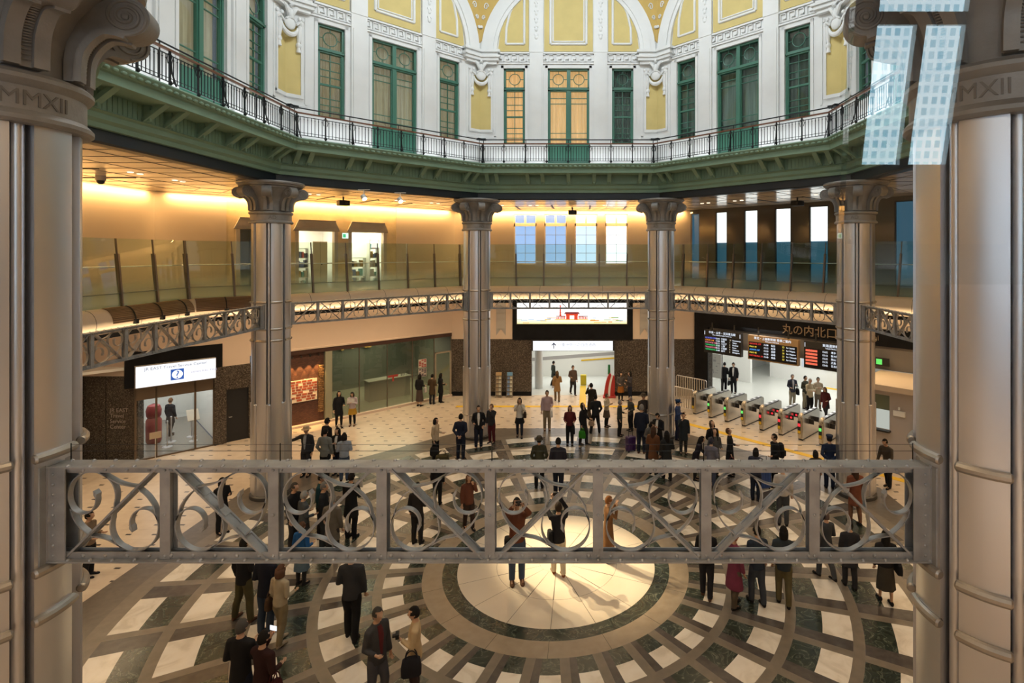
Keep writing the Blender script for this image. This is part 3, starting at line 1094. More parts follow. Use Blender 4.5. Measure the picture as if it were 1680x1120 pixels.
# north-east: dark glazed wall with blue windows, white blinds half way down
mb = MB()
ne = [(-6.05, -5.5), (-4.58, -3.93), (-3.03, -2.33), (-1.5, -0.74), (0.06, 0.88), (1.75, 2.6), (3.4, 4.2)]
wall_with_holes(mb, -HUW - 0.1, HUW + 0.1, 5.9, 9.8, UW, UW + 0.25, [(a, b, 6.2, 9.58) for a, b in ne])
struct('wall_gallery_northeast', mb, mat('dark_glazed_wall', (0.10, 0.085, 0.065), 0.10), 45, smooth=0)
for i, (a, b) in enumerate(ne):
    WN[0] += 1
    mb = MB()
    for x0, x1 in ((a, a + 0.04), (b - 0.04, b)):
        mb.box(x0, x1, UW + 0.02, UW + 0.12, 6.2, 9.58)
    mb.box(a, b, UW + 0.02, UW + 0.12, 9.53, 9.58)
    o = struct('window_%d' % WN[0], mb, DARK, 45, smooth=0)
    mb = MB()
    mb.box(a + 0.02, b - 0.02, UW + 0.15, UW + 0.17, 6.2, 9.56)
    mb.build('pane', emis('dusk_blue', (0.05, 0.20, 0.32), 0.42), o)
    if 0 < i < 5:
        mb = MB()
        mb.box(a + 0.05, b - 0.05, UW + 0.09, UW + 0.12, 8.06, 9.56)
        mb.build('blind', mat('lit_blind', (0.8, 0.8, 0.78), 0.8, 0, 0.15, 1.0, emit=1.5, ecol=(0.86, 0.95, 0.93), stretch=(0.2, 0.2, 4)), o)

# north-west: smooth walls with a stone section that has two shop openings
mb = MB()
sh = [(-1.34, 0.10, 6.05, 8.48), (0.84, 2.30, 6.05, 8.48)]
mb.box(-HUW - 0.1, -3.9, UW - 0.02, UW + 0.25, 5.9, 9.8)
mb.box(2.92, HUW + 0.1, UW - 0.02, UW + 0.25, 5.9, 9.8)
o = struct('wall_gallery_northwest', mb, GALW, 135, smooth=0)
mb = MB()
wall_with_holes(mb, -3.9, 2.92, 5.9, 9.8, UW, UW + 0.25, sh + [(-3.45, -2.7, 6.05, 8.48)])
mb.build('stone_facing', STONE, o, smooth=0)
SURR = mat('stone_surround', (0.42, 0.37, 0.31), 0.6, 0, 0.05, 3)
for a, b, z0, z1 in sh + [(-3.45, -2.7, 6.05, 8.48)]:
    mb = MB()
    prof = [(0.0, z1), (0.05, z1 + 0.04), (0.09, z1 + 0.14), (0.10, z1 + 0.42), (0.14, z1 + 0.46), (0.0, z1 + 0.46)]
    pts0 = [(a - 0.12 - 0.10 + (0.20 * min(1, (z - z1) / 0.44)), UW - y, z) for y, z in prof]
    pts1 = [(b + 0.12 + 0.10 - (0.20 * min(1, (z - z1) / 0.44)), UW - y, z) for y, z in prof]
    mb.loft([pts0, pts1], True, True)
    for x0, x1 in ((a - 0.14, a), (b, b + 0.14)):
        mb.box(x0, x1, UW - 0.05, UW + 0.02, z0, z1)
    mb.build('door_surround', SURR, o, smooth=0)
mb = MB()
mb.box(-HUW - 0.1, HUW + 0.1, UW, UW + 0.25, 5.9, 9.8)
struct('wall_gallery_west', mb, GALW, 180, smooth=0)
mb = MB()
mb.box(-HUW - 0.1, HUW + 0.1, UW, UW + 0.25, 5.9, 9.8)
struct('wall_gallery_east', mb, MATS['dark_glazed_wall'], 0, smooth=0)
mb = MB()
mb.box(-4.3, HUW + 0.4, 15.5, 15.8, 0, 5.62)
struct('wall_east', mb, BEIGE, 0, smooth=0)
for side_name in ('southwest', 'southeast'):
    mb = MB()
    mb.box(-HUW - 0.1, HUW + 0.1, UW, UW + 0.25, 0, 9.8)
    struct('wall_gallery_' + side_name, mb, GALW, SIDES[side_name], smooth=0)
# the gallery on the viewer's side, with the tall window whose reflection shows in the glass
mb = MB()
mb.box(-9, 9, 12.98, 21, 5.70, 6.02)
struct('floor_gallery_south', mb, GREYW, 270)
mb = MB()
mb.box(-9, 9, 12.98, 13.2, 0, 5.7)
struct('wall_south', mb, BEIGE, 270)
mb = MB()
mb.box(-9, 9, 15.0, 21, 11.5, 11.8)
struct('ceiling_hall_south', mb, CEIL, 270)

# the wall and window behind the viewer
mb = MB()
HX = [-7.4, -4.4, -1.4, 1.6]
mb.box(-9, 4.46, -20.0, -19.8, 5.9, 7.13)
mb.box(-9, 4.46, -20.0, -19.8, 9.9, 11.6)
xs = [-9] + [v for h in HX for v in (h - 0.64, h + 0.64)] + [4.46]
for i in range(0, len(xs), 2):
    mb.box(xs[i], xs[i + 1], -20.0, -19.8, 7.13, 9.9)
mb.box(5.74, 9, -20.0, -19.8, 5.9, 11.6)
mb.box(4.46, 5.74, -20.0, -19.8, 5.9, 7.13)
mb.box(4.46, 5.74, -20.0, -19.8, 9.9, 11.6)
o = mb.build('wall_hall_south', COVE, smooth=0)
o['kind'] = 'structure'
mb = MB()
for x0, x1, z0, z1 in ((4.44, 4.52, 7.1, 9.9), (5.68, 5.76, 7.1, 9.9), (5.04, 5.16, 7.1, 9.0), (4.44, 5.76, 8.96, 9.12), (4.44, 5.76, 7.08, 7.15), (4.44, 5.76, 9.85, 9.95)):
    mb.box(x0, x1, -19.86, -19.76, z0, z1)
o = mb.build('window_hall_south', mat('white_window', (0.6, 0.62, 0.62), 0.5), smooth=0)
o['kind'] = 'structure'
for h in HX:   # glowing windows added to that wall as fill light for girders and columns
    mb = MB()
    for x0, x1, z0, z1 in ((h - 0.64, h - 0.57, 7.1, 9.9), (h + 0.57, h + 0.64, 7.1, 9.9), (h - 0.06, h + 0.06, 7.1, 9.0), (h - 0.64, h + 0.64, 8.96, 9.12)):
        mb.box(x0, x1, -19.86, -19.76, z0, z1)
    w_ = mb.build('window_fill', MATS['white_window'], smooth=0)
    w_['kind'] = 'structure'
    mb = MB()
    mb.box(h - 0.62, h + 0.62, -19.93, -19.92, 7.1, 9.95)
    mb.build('pane', emis('fill_glow', (0.80, 0.90, 1.0), 7.0), w_)
CITY = emis('city_daylight', (0.6, 0.8, 1.0), 7.5)
nt = CITY.node_tree
bs = nt.nodes['Principled BSDF']
tc = nt.nodes.new('ShaderNodeTexCoord')
br = nt.nodes.new('ShaderNodeTexBrick')
br.inputs['Scale'].default_value = 3.4
br.inputs['Mortar Size'].default_value = 0.09
br.inputs['Brick Width'].default_value = 0.42
br.inputs['Row Height'].default_value = 0.5
br.offset = 0
br.inputs['Color1'].default_value = (0.26, 0.52, 0.66, 1)
br.inputs['Color2'].default_value = (0.45, 0.70, 0.82, 1)
br.inputs['Mortar'].default_value = (0.66, 0.86, 0.96, 1)
mp = nt.nodes.new('ShaderNodeMapping')
mp.inputs['Rotation'].default_value = (rad(-90), 0, 0)
nt.links.new(tc.outputs['Object'], mp.inputs[0])
nt.links.new(mp.outputs[0], br.inputs['Vector'])
nt.links.new(br.outputs['Color'], bs.inputs['Emission Color'])
mb = MB()
mb.box(4.46, 5.74, -19.93, -19.92, 7.1, 9.95)
mb.build('pane', CITY, o)
# added leaning pane in place of the full gallery glass, to carry the reflection
mb = MB()
tl = math.tan(rad(6.5))
y_ = lambda z: -12.75 - (z - 7.9) * tl
mb.prism([(y_(7.489), 7.489), (y_(9.74), 9.74), (y_(9.74) + 0.012, 9.74), (y_(7.489) + 0.012, 7.489)], 0.974, 2.30, 'yz')
o = mb.build('window_reflection_pane', glass_mat('reflection_pane_glass', (0.985, 0.99, 0.99), 2.6), smooth=0)
o['kind'] = 'structure'

# ================================================================== columns
def text_on_ring(s, size, r, z, a_mid, m):
    me = text_mesh(s, size, m, 0.006)
    xs = [v.co.x for v in me.vertices]
    mid = (min(xs) + max(xs)) / 2
    for v in me.vertices:
        a = rad(a_mid) + (v.co.x - mid) / r
        rr = r - v.co.y
        zz = v.co.z + z
        v.co = (rr * math.cos(a), rr * math.sin(a), zz)
    return me


def arc_bar(mb, R, r, a0, a1, z, n=10, seg=10):
    """Half-round collar segment with rounded ends."""
    pts, rs = [], []
    for i in range(n + 1):
        a = rad(a0 + (a1 - a0) * i / n)
        pts.append((R * math.cos(a), R * math.sin(a), z))
        rs.append(r)
    e = 0.35 * r / R
    first = (R * math.cos(rad(a0) - e), R * math.sin(rad(a0) - e), z)
    last = (R * math.cos(rad(a1) + e), R * math.sin(rad(a1) + e), z)
    mb.tube([first] + pts + [last], [r * 0.7] + rs + [r * 0.7], seg)


ENGR = mat('engraved_letter', (0.17, 0.15, 0.135), 0.6, 0.5)


def build_column():
    root = thing('column', 'x', 'column', group='clustered metal columns of the hall')
    mb = MB()
    mb.lathe([(0.455, 0), (0.455, 8.5)], 32)
    mb.lathe([(0.60, 0), (0.60, 0.10), (0.57, 0.13), (0.46, 0.13)], 40)
    mb.build('shaft_core', CORE, root)
    # eight convex panels and eight slim round ribs
    for k in range(8):
        mb = MB()
        rings = []
        for i in range(9):
            a = rad(45 * k - 15.5 + 31 * i / 8)
            R = 0.54
            rings.append([((R - d) * math.cos(a), (R - d) * math.sin(a), z) for d, z in ((0, 0.13), (0, 8.47), (0.085, 8.47), (0.085, 0.13))])
        mb.loft(rings, True, True)
        mb.build('shaft_panel', STEEL, root)
        a = rad(45 * k + 22.5)
        mb = MB()
        mb.cyl((0.462 * math.cos(a), 0.462 * math.sin(a), 2.9), 0.042, 5.57, 14)
        mb.cyl((0.498 * math.cos(a), 0.498 * math.sin(a), 0.13), 0.074, 2.77, 14)
        mb.cyl((0.498 * math.cos(a), 0.498 * math.sin(a), 2.9), 0.074, 0.02, 14, 'z', 0, 0.06)
        mb.build('shaft_rib', STEEL, root)
    for z in (6.03, 5.20, 4.85, 1.0):
        mb = MB()
        for k in range(8):
            arc_bar(mb, 0.55, 0.037, 45 * k - 15.5, 45 * k + 15.5, z)
        mb.build('collar', COLLAR, root)
    # inscribed neck ring between two mouldings
    mb = MB()
    mb.lathe([(0.50, 8.45), (0.590, 8.45), (0.615, 8.47), (0.615, 8.50), (0.590, 8.53), (0.57, 8.545), (0.57, 8.715), (0.590, 8.73), (0.615, 8.76), (0.615, 8.79), (0.585, 8.82), (0.50, 8.83)], 64)
    ring = mb.build('neck_ring', CAST, root)
    link('inscription', text_on_ring('MMXII', 0.155, 0.5705, 8.578, 0, ENGR), ring)
    link('inscription', text_on_ring('AD', 0.155, 0.5705, 8.578, 180, ENGR), ring)
    # capital: bell, round abacus, eight scrolled leaves
    mb = MB()
    mb.lathe([(0.50, 8.84), (0.50, 9.0), (0.53, 9.15), (0.60, 9.32), (0.70, 9.46), (0.80, 9.55), (0.80, 9.60)], 48)
    mb.build('bell', CAST, root)
    mb = MB()
    mb.lathe([(0.2, 9.585), (0.84, 9.585), (0.88, 9.60), (0.90, 9.64), (0.94, 9.66), (0.95, 9.70), (0.93, 9.735), (0.2, 9.735)], 64)
    mb.build('abacus', CAST, root)
    # leaf in the local x-z plane (x outwards)
    out = smooth_path([(0.575, 8.85), (0.58, 9.0), (0.60, 9.10), (0.65, 9.19), (0.72, 9.255), (0.80, 9.262), (0.87, 9.245)], 5)
    inn = smooth_path([(0.50, 8.85), (0.50, 9.02), (0.53, 9.2), (0.60, 9.38), (0.70, 9.50), (0.82, 9.555), (0.88, 9.555)], 5)
    leaf = MB()
    leaf.prism(out + list(reversed(inn)), -0.105, 0.105, 'xz')
    # raised edges along the leaf and the ladder-like fluting between them
    for s in (-1, 1):
        for y0, y1 in ((0.035, 0.125),):
            a, b = sorted((s * y0, s * y1))
            leaf.strip([(x + 0.012 * 1, z) for x, z in out], 0.05, a, b)
    for i in range(2, 28):
        t = i / 30 * (len(out) - 1)
        k = int(t)
        x = out[k][0] + (out[min(k + 1, len(out) - 1)][0] - out[k][0]) * (t - k)
        z = out[k][1] + (out[min(k + 1, len(out) - 1)][1] - out[k][1]) * (t - k)
        leaf.ball((x + 0.006, 0, z), (0.02, 0.034, 0.0085), 6, 4)
    vol = MB()
    cx, cz, R = 0.885, 9.40, 0.158
    vol.cyl((cx, -0.12, cz), R, 0.24, 36, 'y')
    vol.lathe([(R, 0), (R, 0)], 3)
    for s in (-1, 1):
        pts = []
        for i in range(70):
            a = -PI / 2 + 2 * PI * 2.6 * i / 69
            r = R * (0.93 - 0.80 * i / 69)
            pts.append((cx + r * math.cos(a), s * 0.122, cz + r * math.sin(a)))
        vol.tube(pts, 0.013, 6)
        vol.ball((cx, s * 0.12, cz), (0.03, 0.02, 0.03), 8, 5)
    lm = leaf.mesh('leaf', CAST)
    vm = vol.mesh('volute', CAST)
    for k in range(8):
        o = link('leaf', lm, root, (0, 0, 0), (0, 0, rad(22.5 + 45 * k)))
        link('volute', vm, o)
    return root


col = build_column()
V = 3.8
A9 = 9.174
spots = [((-V, -A9), -15, 'nearest clustered metal column at the left edge with a capital lettered MMXII'),
         ((V, -A9), -140, 'nearest clustered metal column at the right edge, seen behind the reflecting glass'),
         ((-A9, V), 123, 'tall metal column left of the wide dark shopfront, near the bright travel centre door'),
         ((A9, V), 60, 'tall metal column in front of the ticket gates and departure boards'),
         ((-V, A9), 120, 'far metal column at the left of the white passage opening'),
         ((V, A9), 60, 'far metal column at the right of the white passage, beside the fence')]
cols = []
for i, ((x, y), ra, lab) in enumerate(spots):
    c = col if i == 0 else copy_tree(col, (x, y, 0), 0, lab)
    c.location = (x, y, 0)
    c['label'] = lab
    for ch in c.children:
        if ch.name.startswith('neck_ring'):
            ch.rotation_euler = (0, 0, rad(ra))

# ================================================================== riveted girders between the columns
def build_girder():
    root = thing('girder', 'x', 'girder', group='riveted scroll girders between the columns')
    L = 3.27
    p = 0.805
    for nm, zf, zc0, zc1, s in (('top_chord', 0.697, 0.652, 0.697, 1), ('bottom_chord', 0.0, 0.010, 0.062, -1)):
        mb = MB()
        mb.box(-L, L, -0.075, 0.075, zf, zf + 0.011)
        mb.box(-L, L, -0.034, -0.026, zc0, zc1)
        mb.box(-L, L, 0.026, 0.034, zc0, zc1)
        n = 40
        for i in range(n):
            x = -L + 0.08 + (2 * L - 0.16) * i / (n - 1)
            mb.rivet((x, -0.034, (zc0 + zc1) / 2), 0.0155, 'y', -1)
            mb.rivet((x + 0.07, -0.055, zf + 0.011), 0.0155, 'z', 1)
            mb.rivet((x, 0.055, zf + 0.011), 0.0155, 'z', 1)
        mb.build(nm, GIRD, root)
    for k in range(-4, 5):
        x = k * p
        mb = MB()
        if abs(k) < 4:
            mb.box(x - 0.038, x + 0.038, -0.040, -0.031, 0.012, 0.695)
            mb.box(x - 0.038, x + 0.038, 0.031, 0.040, 0.012, 0.695)
            mb.box(x - 0.012, x + 0.012, -0.032, 0.032, 0.06, 0.655)
            for z in (0.036, 0.34, 0.675):
                mb.rivet((x, -0.040, z), 0.0125, 'y', -1)
            mb.build('post', GIRD, root)
        else:
            s = 1 if k > 0 else -1
            xa, xb = sorted((s * 3.14, s * 3.275))
            mb.box(xa, xb, -0.060, -0.050, 0.0, 0.70)
            mb.box(xa, xb, 0.050, 0.060, 0.0, 0.70)
            xa, xb = sorted((s * 3.265, s * 3.28))
            mb.box(xa, xb, -0.12, 0.12, -0.01, 0.72)
            for i in range(9):
                mb.rivet((s * 3.225, -0.060, 0.05 + 0.075 * i), 0.0115, 'y', -1)
            mb.build('end_plate', GIRD, root)

    def circ(c, r, a0, a1, n=20):
        return [(c[0] + r * math.cos(rad(a0 + (a1 - a0) * i / n)), c[1] + r * math.sin(rad(a0 + (a1 - a0) * i / n))) for i in range(n + 1)]
    c = (0.243, 0.473)
    R = 0.180
    rh = 0.57 * R
    ch = (c[0] + (R - rh) * math.cos(rad(205)), c[1] + (R - rh) * math.sin(rad(205)))
    tail = smooth_path([(0.605, 0.54), (0.54, 0.545), (0.45, 0.565), (0.36, 0.612)], 5)
    hook = circ(ch, rh, 205, 372, 20)
    main = tail + circ(c, R, 68, 205, 22)[1:] + hook[1:]
    tip = [(hook[-1][0] - 0.004, hook[-1][1] + 0.02), (hook[-1][0] - 0.016, hook[-1][1] + 0.05)]
    centre = (0.403, 0.357)
    half = circ(c, R, 62, -18, 14) + smooth_path([(c[0] + R * math.cos(rad(-18)), c[1] + R * math.sin(rad(-18))), (0.412, 0.385), centre], 4)[1:]
    low = circ(c, R, 196, 208, 3) + smooth_path([(0.085, 0.385), (0.10, 0.32), (0.15, 0.245), (0.212, 0.19), (0.222, 0.165)], 5)
    flip = lambda pts: [(p - x, 0.714 - z) for x, z in pts]
    for j in range(8):
        x0 = -4 * p + j * p
        mirror = (j % 2 == 1)
        T = (lambda pts: [(x0 + (p - x if mirror else x), z) for x, z in pts])
        mb = MB()
        d = T([(0.055, 0.012), (0.75, 0.697)])
        mb.strip(d, 0.014, -0.045, 0.045)
        mb.strip(d, 0.024, 0.030, 0.045)
        for t in (0.28, 0.5, 0.72):
            x, z = d[0][0] + (d[1][0] - d[0][0]) * t, d[0][1] + (d[1][1] - d[0][1]) * t
            mb.strip([(x - 0.05 * (d[1][0] - d[0][0]), z - 0.05 * (d[1][1] - d[0][1])), (x + 0.05 * (d[1][0] - d[0][0]), z + 0.05 * (d[1][1] - d[0][1]))], 0.024, -0.030, 0.030)
            mb.rivet((x, -0.045, z), 0.008, 'y', -1)
        mb.build('diagonal', GIRD, root)
        for f in (lambda q: q, flip):
            mb = MB()
            mb.strip(T(f(main)), 0.0085, -0.023, 0.023)
            mb.strip(T(f([hook[-1]] + tip)), 0.0085, -0.024, 0.024, 0, [1.0, 2.6, 0.4])
            mb.strip(T(f(half)), 0.0085, -0.023, 0.023)
            mb.strip(T(f(low)), 0.0085, -0.023, 0.023)
            mb.build('scroll', GIRD, root)
    return root


gd = build_girder()
glist = [(270, 'nearest scroll girder spanning the foreground between the two big columns'),
         (180, 'scroll girder at far left, in front of the travel centre sign'),
         (135, 'scroll girder above the dark shopfront between left and far columns'),
         (90, 'farthest scroll girder, crossing the bright picture screen over the passage'),
         (45, 'scroll girder above the departure boards between far and gate columns'),
         (0, 'short visible end of a scroll girder right of the column by the gates')]
for i, (phi, lab) in enumerate(glist):
    loc = side_pt(phi, 0, A9, 5.238)
    rz = rad(phi - 90) if phi != 270 else 0.0
    if i == 0:
        gd.location, gd.rotation_euler = loc, (0, 0, rz)
        gd['label'] = lab
    else:
        copy_tree(gd, loc, rz, lab)

# thin bird wires stretched over the near girder
for z, lab in ((6.02, 'lower thin bird wire over the foreground girder'), (6.07, 'upper thin bird wire over the foreground girder')):
    mb = MB()
    mb.tube([(-3.2, -9.12, z), (3.2, -9.12, z)], 0.0016, 5)
    w = mb.build('bird_wire', IRON)
    tag(w, lab, 'wire', 'bird wires over the girder')
    for x in (-3.2, -1.61, 0.0, 1.61, 3.2):
        mb = MB()
        mb.cyl((x, -9.12, 5.945), 0.004, z - 5.935, 6)
        mb.build('pin', IRON, w)

# ================================================================== balcony railing
def build_railing():
    root = thing('balcony_railing', 'x', 'railing', group='balcony railings round the upper hall')
    W = 8.15
    h = W * T8
    n = 8
    b = 2 * h / n
    mb = MB()
    mb.box(-h - 0.01, h + 0.01, W - 0.035, W + 0.035, 11.825, 11.865)
    mb.build('handrail', WOOD, root)
    mb = MB()
    mb.tube([(-h - 0.09, W + 0.22, 12.05), (h + 0.09, W + 0.22, 12.05)], 0.021, 8)
    for k in range(0, n + 1, 2):
        x = -h + k * b
        mb.tube([(x, W + 0.22, 11.07), (x, W + 0.22, 12.05)], 0.014, 6)
    for s in (-1, 1):
        mb.box(s * h - 0.10, s * h + 0.10, W + 0.12, W + 0.27, 12.02, 12.09)
    mb.build('guard_pipe', IRON, root)
    for k in range(n + 1):
        x = -h + k * b
        mb = MB()
        mb.box(x - 0.018, x + 0.018, W - 0.018, W + 0.018, 11.07, 11.83)
        mb.ball((x, W - 0.02, 11.15), (0.05, 0.03, 0.05), 8, 5)
        mb.ball((x, W - 0.02, 11.72), (0.035, 0.03, 0.035), 8, 5)
        if k % 2 == 0:
            mb.tube([(x, W - 0.14, 11.07), (x, W - 0.05, 11.35), (x, W - 0.02, 11.62), (x, W - 0.015, 11.8)], 0.016, 6)
        mb.tube([(x - 0.05, W, 11.55), (x - 0.075, W, 11.65), (x - 0.05, W, 11.76), (x, W, 11.79)], 0.009, 5)
        mb.tube([(x + 0.05, W, 11.55), (x + 0.075, W, 11.65), (x + 0.05, W, 11.76), (x, W, 11.79)], 0.009, 5)
        mb.build('post', IRON, root)
    for k in range(n):
        x0 = -h + k * b
        mb = MB()
        for z in (11.17, 11.74):
            mb.box(x0, x0 + b, W - 0.008, W + 0.008, z - 0.010, z + 0.010)
        mb.box(x0, x0 + b, W - 0.006, W + 0.006, 11.245, 11.258)
        for j in range(1, 8):
            x = x0 + b * j / 8
            mb.tube([(x, W, 11.17), (x, W, 11.74)], 0.0105, 5)
            mb.ball((x, W, 11.66), (0.017, 0.017, 0.02), 6, 4)
            mb.ball((x, W, 11.25), (0.015, 0.015, 0.018), 6, 4)
        mb.build('baluster_panel', IRON, root)
    return root


rl = build_railing()
for i, (phi, lab) in enumerate([(90, 'far black iron balcony railing below the orange lit windows'), (135, 'black iron balcony railing on the left half, below dim curtained windows'), (45, 'black iron balcony railing on the right half, below dark green windows'),
                                (180, 'black iron balcony railing at far left, rising behind the big capital'), (0, 'black iron balcony railing at far right, behind the reflected window')]):
    if i == 0:
        rl['label'] = lab
    else:
        copy_tree(rl, (0, 0, 0), rad(phi - 90), lab)

# ================================================================== sculpted crests in the upper corners
def build_crest():
    root = thing('eagle_crest', 'x', 'relief', group='white winged crests in the upper corners')
    mb = MB()     # bird body and head
    mb.ball((0, -0.22, 0.55), (0.10, 0.10, 0.19), 10, 7)
    mb.ball((0, -0.27, 0.80), (0.06, 0.07, 0.07), 8, 6)
    mb.tube([(0, -0.33, 0.80), (0, -0.39, 0.77)], [0.025, 0.006], 6)
    mb.build('bird', PLASTER, root)
    for s in (-1, 1):
        mb = MB()
        for k in range(5):
            a = rad(62 + 9 * k)
            l = 0.46 - 0.05 * k
            mb.tube([(s * 0.05, -0.22, 0.52), (s * (0.05 + l * 0.35 * math.cos(a) + 0.05), -0.25, 0.55 + 0.5 * l * math.sin(a)), (s * (0.08 + l * math.cos(a) + 0.10), -0.2, 0.55 + l * math.sin(a))], [0.05, 0.055, 0.015], 6)
        mb.build('wing', PLASTER, root)
        mb = MB()
        mb.ball((s * 0.40, -0.18, 0.40), (0.10, 0.07, 0.10), 8, 5)
        mb.ball((s * 0.44, -0.22, 0.52), (0.06, 0.05, 0.06), 8, 5)
        mb.ball((s * 0.30, -0.24, 0.50), (0.06, 0.05, 0.06), 8, 5)
        mb.tube([(s * 0.22, -0.2, 0.30), (s * 0.34, -0.22, 0.42), (s * 0.46, -0.16, 0.30), (s * 0.52, -0.12, 0.12), (s * 0.58, -0.1, 0.05)], [0.05, 0.05, 0.045, 0.035, 0.012], 6)
        mb.build('ribbon', PLASTER, root)
        mb = MB()
        mb.tube([(s * 0.34, -0.20, 0.30), (s * 0.34, -0.18, 0.0), (s * 0.34, -0.16, -0.22)], [0.055, 0.075, 0.05], 8)
        mb.ball((s * 0.34, -0.16, -0.30), (0.085, 0.08, 0.10), 8, 6)
        mb.tube([(s * 0.34, -0.16, -0.36), (s * 0.34, -0.16, -0.52)], [0.05, 0.075], 8)
        mb.build('tassel', PLASTER, root)
    mb = MB()     # shield and hanging crescent garland
    mb.ball((0, -0.2, 0.28), (0.20, 0.08, 0.20), 12, 8)
    for k in range(9):
        a = rad(20 + 140 * k / 8)
        mb.ball((0.17 * math.cos(a), -0.26, 0.32 + 0.12 * math.sin(a)), 0.035, 6, 5)
    mb.build('shield', PLASTER, root)
    mb = MB()
    pts, rs = [], []
    for i in range(13):
        a = rad(180 + 180 * i / 12)
        pts.append((0.27 * math.cos(a), -0.20, 0.22 + 0.28 * math.sin(a)))
        rs.append(0.02 + 0.06 * math.sin(PI * i / 12))
    mb.tube(pts, rs, 8)
    mb.build('garland', PLASTER, root)
    return root


cr = build_crest()
rc = WW / math.cos(PI / 8)
for i, (phi, lab) in enumerate([(112.5, 'white winged crest over the yellow niche left of the far windows'), (67.5, 'white winged crest over the yellow niche right of the far windows'),
                                (157.5, 'white winged crest at upper left beside the tall dim windows'), (22.5, 'white winged crest at upper right, partly lost behind the reflection')]):
    c, s = math.cos(rad(phi)), math.sin(rad(phi))
    loc = ((rc - 0.02) * c, (rc - 0.02) * s, 14.35)
    if i == 0:
        cr.location, cr.rotation_euler = loc, (0, 0, rad(phi - 90))
        cr['label'] = lab
    else:
        copy_tree(cr, loc, rad(phi - 90), lab)

# ================================================================== leaning glass balustrades of the gallery
POSTM = mat('balustrade_post', (0.17, 0.14, 0.115), 0.4, 0.7)


def build_balustrade(phi, lab, n=8):
    root = thing('glass_balustrade', lab, 'balustrade', (0, 0, 0), rad(phi - 90), 'leaning glass balustrades of the gallery')
    wb, wt, z0, z1 = 12.90, 13.12, 5.97, 7.97
    hb, ht = wb * T8, wt * T8
    for k in range(n):
        a, b = -1 + 2 * k / n, -1 + 2 * (k + 1) / n
        g = 0.004
        mb = MB()
        mb.add([(a * hb + g, wb, z0), (b * hb - g, wb, z0), (b * ht - g, wt, z1), (a * ht + g, wt, z1), (a * hb + g, wb + 0.015, z0), (b * hb - g, wb + 0.015, z0), (b * ht - g, wt + 0.015, z1), (a * ht + g, wt + 0.015, z1)],
               [(3, 2, 1, 0), (4, 5, 6, 7), (0, 1, 5, 4), (1, 2, 6, 5), (2, 3, 7, 6), (3, 0, 4, 7)])
        mb.build('glass_panel', GLASS, root)
    for k in range(n + 1):
        t = -1 + 2 * k / n
        mb = MB()
        zm = 7.52
        wm = wb + (wt - wb) * (zm - z0) / (z1 - z0)
        xb, xm, xt = t * (hb - 0.03), t * (wm * T8 - 0.03), t * (ht - 0.03)
        mb.loft([[(x - 0.032, w - 0.06, z), (x + 0.032, w - 0.06, z), (x + 0.032, w + 0.05, z), (x - 0.032, w + 0.05, z)] for x, w, z in ((xb, wb, z0), (xm, wm, zm))])
        mb.loft([[(x - 0.012, w - 0.03, z), (x + 0.012, w - 0.03, z), (x + 0.012, w + 0.02, z), (x - 0.012, w + 0.02, z)] for x, w, z in ((xm, wm, zm), (xt, wt, z1))])
        mb.build('post', POSTM, root)
    mb = MB()
    wr = wb + (wt - wb) * (7.13 - z0) / (z1 - z0) + 0.12
    mb.tube([(-wr * T8, wr, 7.13), (wr * T8, wr, 7.13)], 0.021, 8)
    mb.build('handrail', STEEL, root)
    mb = MB()
    mb.box(-hb, hb, wb - 0.012, wb + 0.03, z0 + 0.38, z0 + 0.40)
    mb.build('clamp_strip', mat('clamp_strip', (0.10, 0.13, 0.12), 0.4, 0.5), root)
    return root


for phi, lab in ((90, 'leaning glass balustrade in front of the four bright far windows'), (135, 'leaning glass balustrade in front of the lit upper shops'), (45, 'leaning glass balustrade in front of the white blinds'),
                 (180, 'leaning glass balustrade at far left with reflected windows'), (0, 'leaning glass balustrade at far right beside the big column')):
    build_balustrade(phi, lab)

# ================================================================== ground floor walls
GW = 15.5
HGW = GW * T8
# north: passage opening between granite piers
mb = MB()
mb.box(-HGW, -2.19, GW, GW + 0.3, 0, 3.0)
mb.box(2.20, HGW, GW, GW + 0.3, 0, 3.0)
o = struct('wall_north', mb, GRANITE, 90, smooth=0)
mb = MB()
mb.box(-HGW, -3.19, GW, GW + 0.3, 3.0, 5.62)
mb.box(3.17, HGW, GW, GW + 0.3, 3.0, 5.62)
mb.build('beige_facing', BEIGE, o, smooth=0)
mb = MB()
mb.box(-HGW, -2.19, GW - 0.02, GW, 0, 0.22)
mb.box(2.2, HGW, GW - 0.02, GW, 0, 0.22)
mb.build('plinth', BLACK, o, smooth=0)
mb = MB()
mb.box(-3.19, 3.17, GW - 0.06, GW + 0.3, 2.97, 5.62)
mb.build('black_lintel', BLACK, o, smooth=0)
for s in (-1, 1):       # grey pilaster with a pointed foot set in each beige recess
    mb = MB()
    a, b = sorted((s * 3.55, s * 4.05))
    mb.box(a, b, GW - 0.05, GW, 3.55, 5.6)
    mb.prism([(a, 3.55), (b, 3.55), (b, 3.2), ((a + b) / 2, 3.55), (a, 3.2)], GW - 0.03, GW, 'xz')
    for z in (4.0, 4.12, 4.4):
        mb.box(a, b, GW - 0.06, GW - 0.05, z, z + 0.02)
    mb.build('pilaster', GREYW, o, smooth=0)
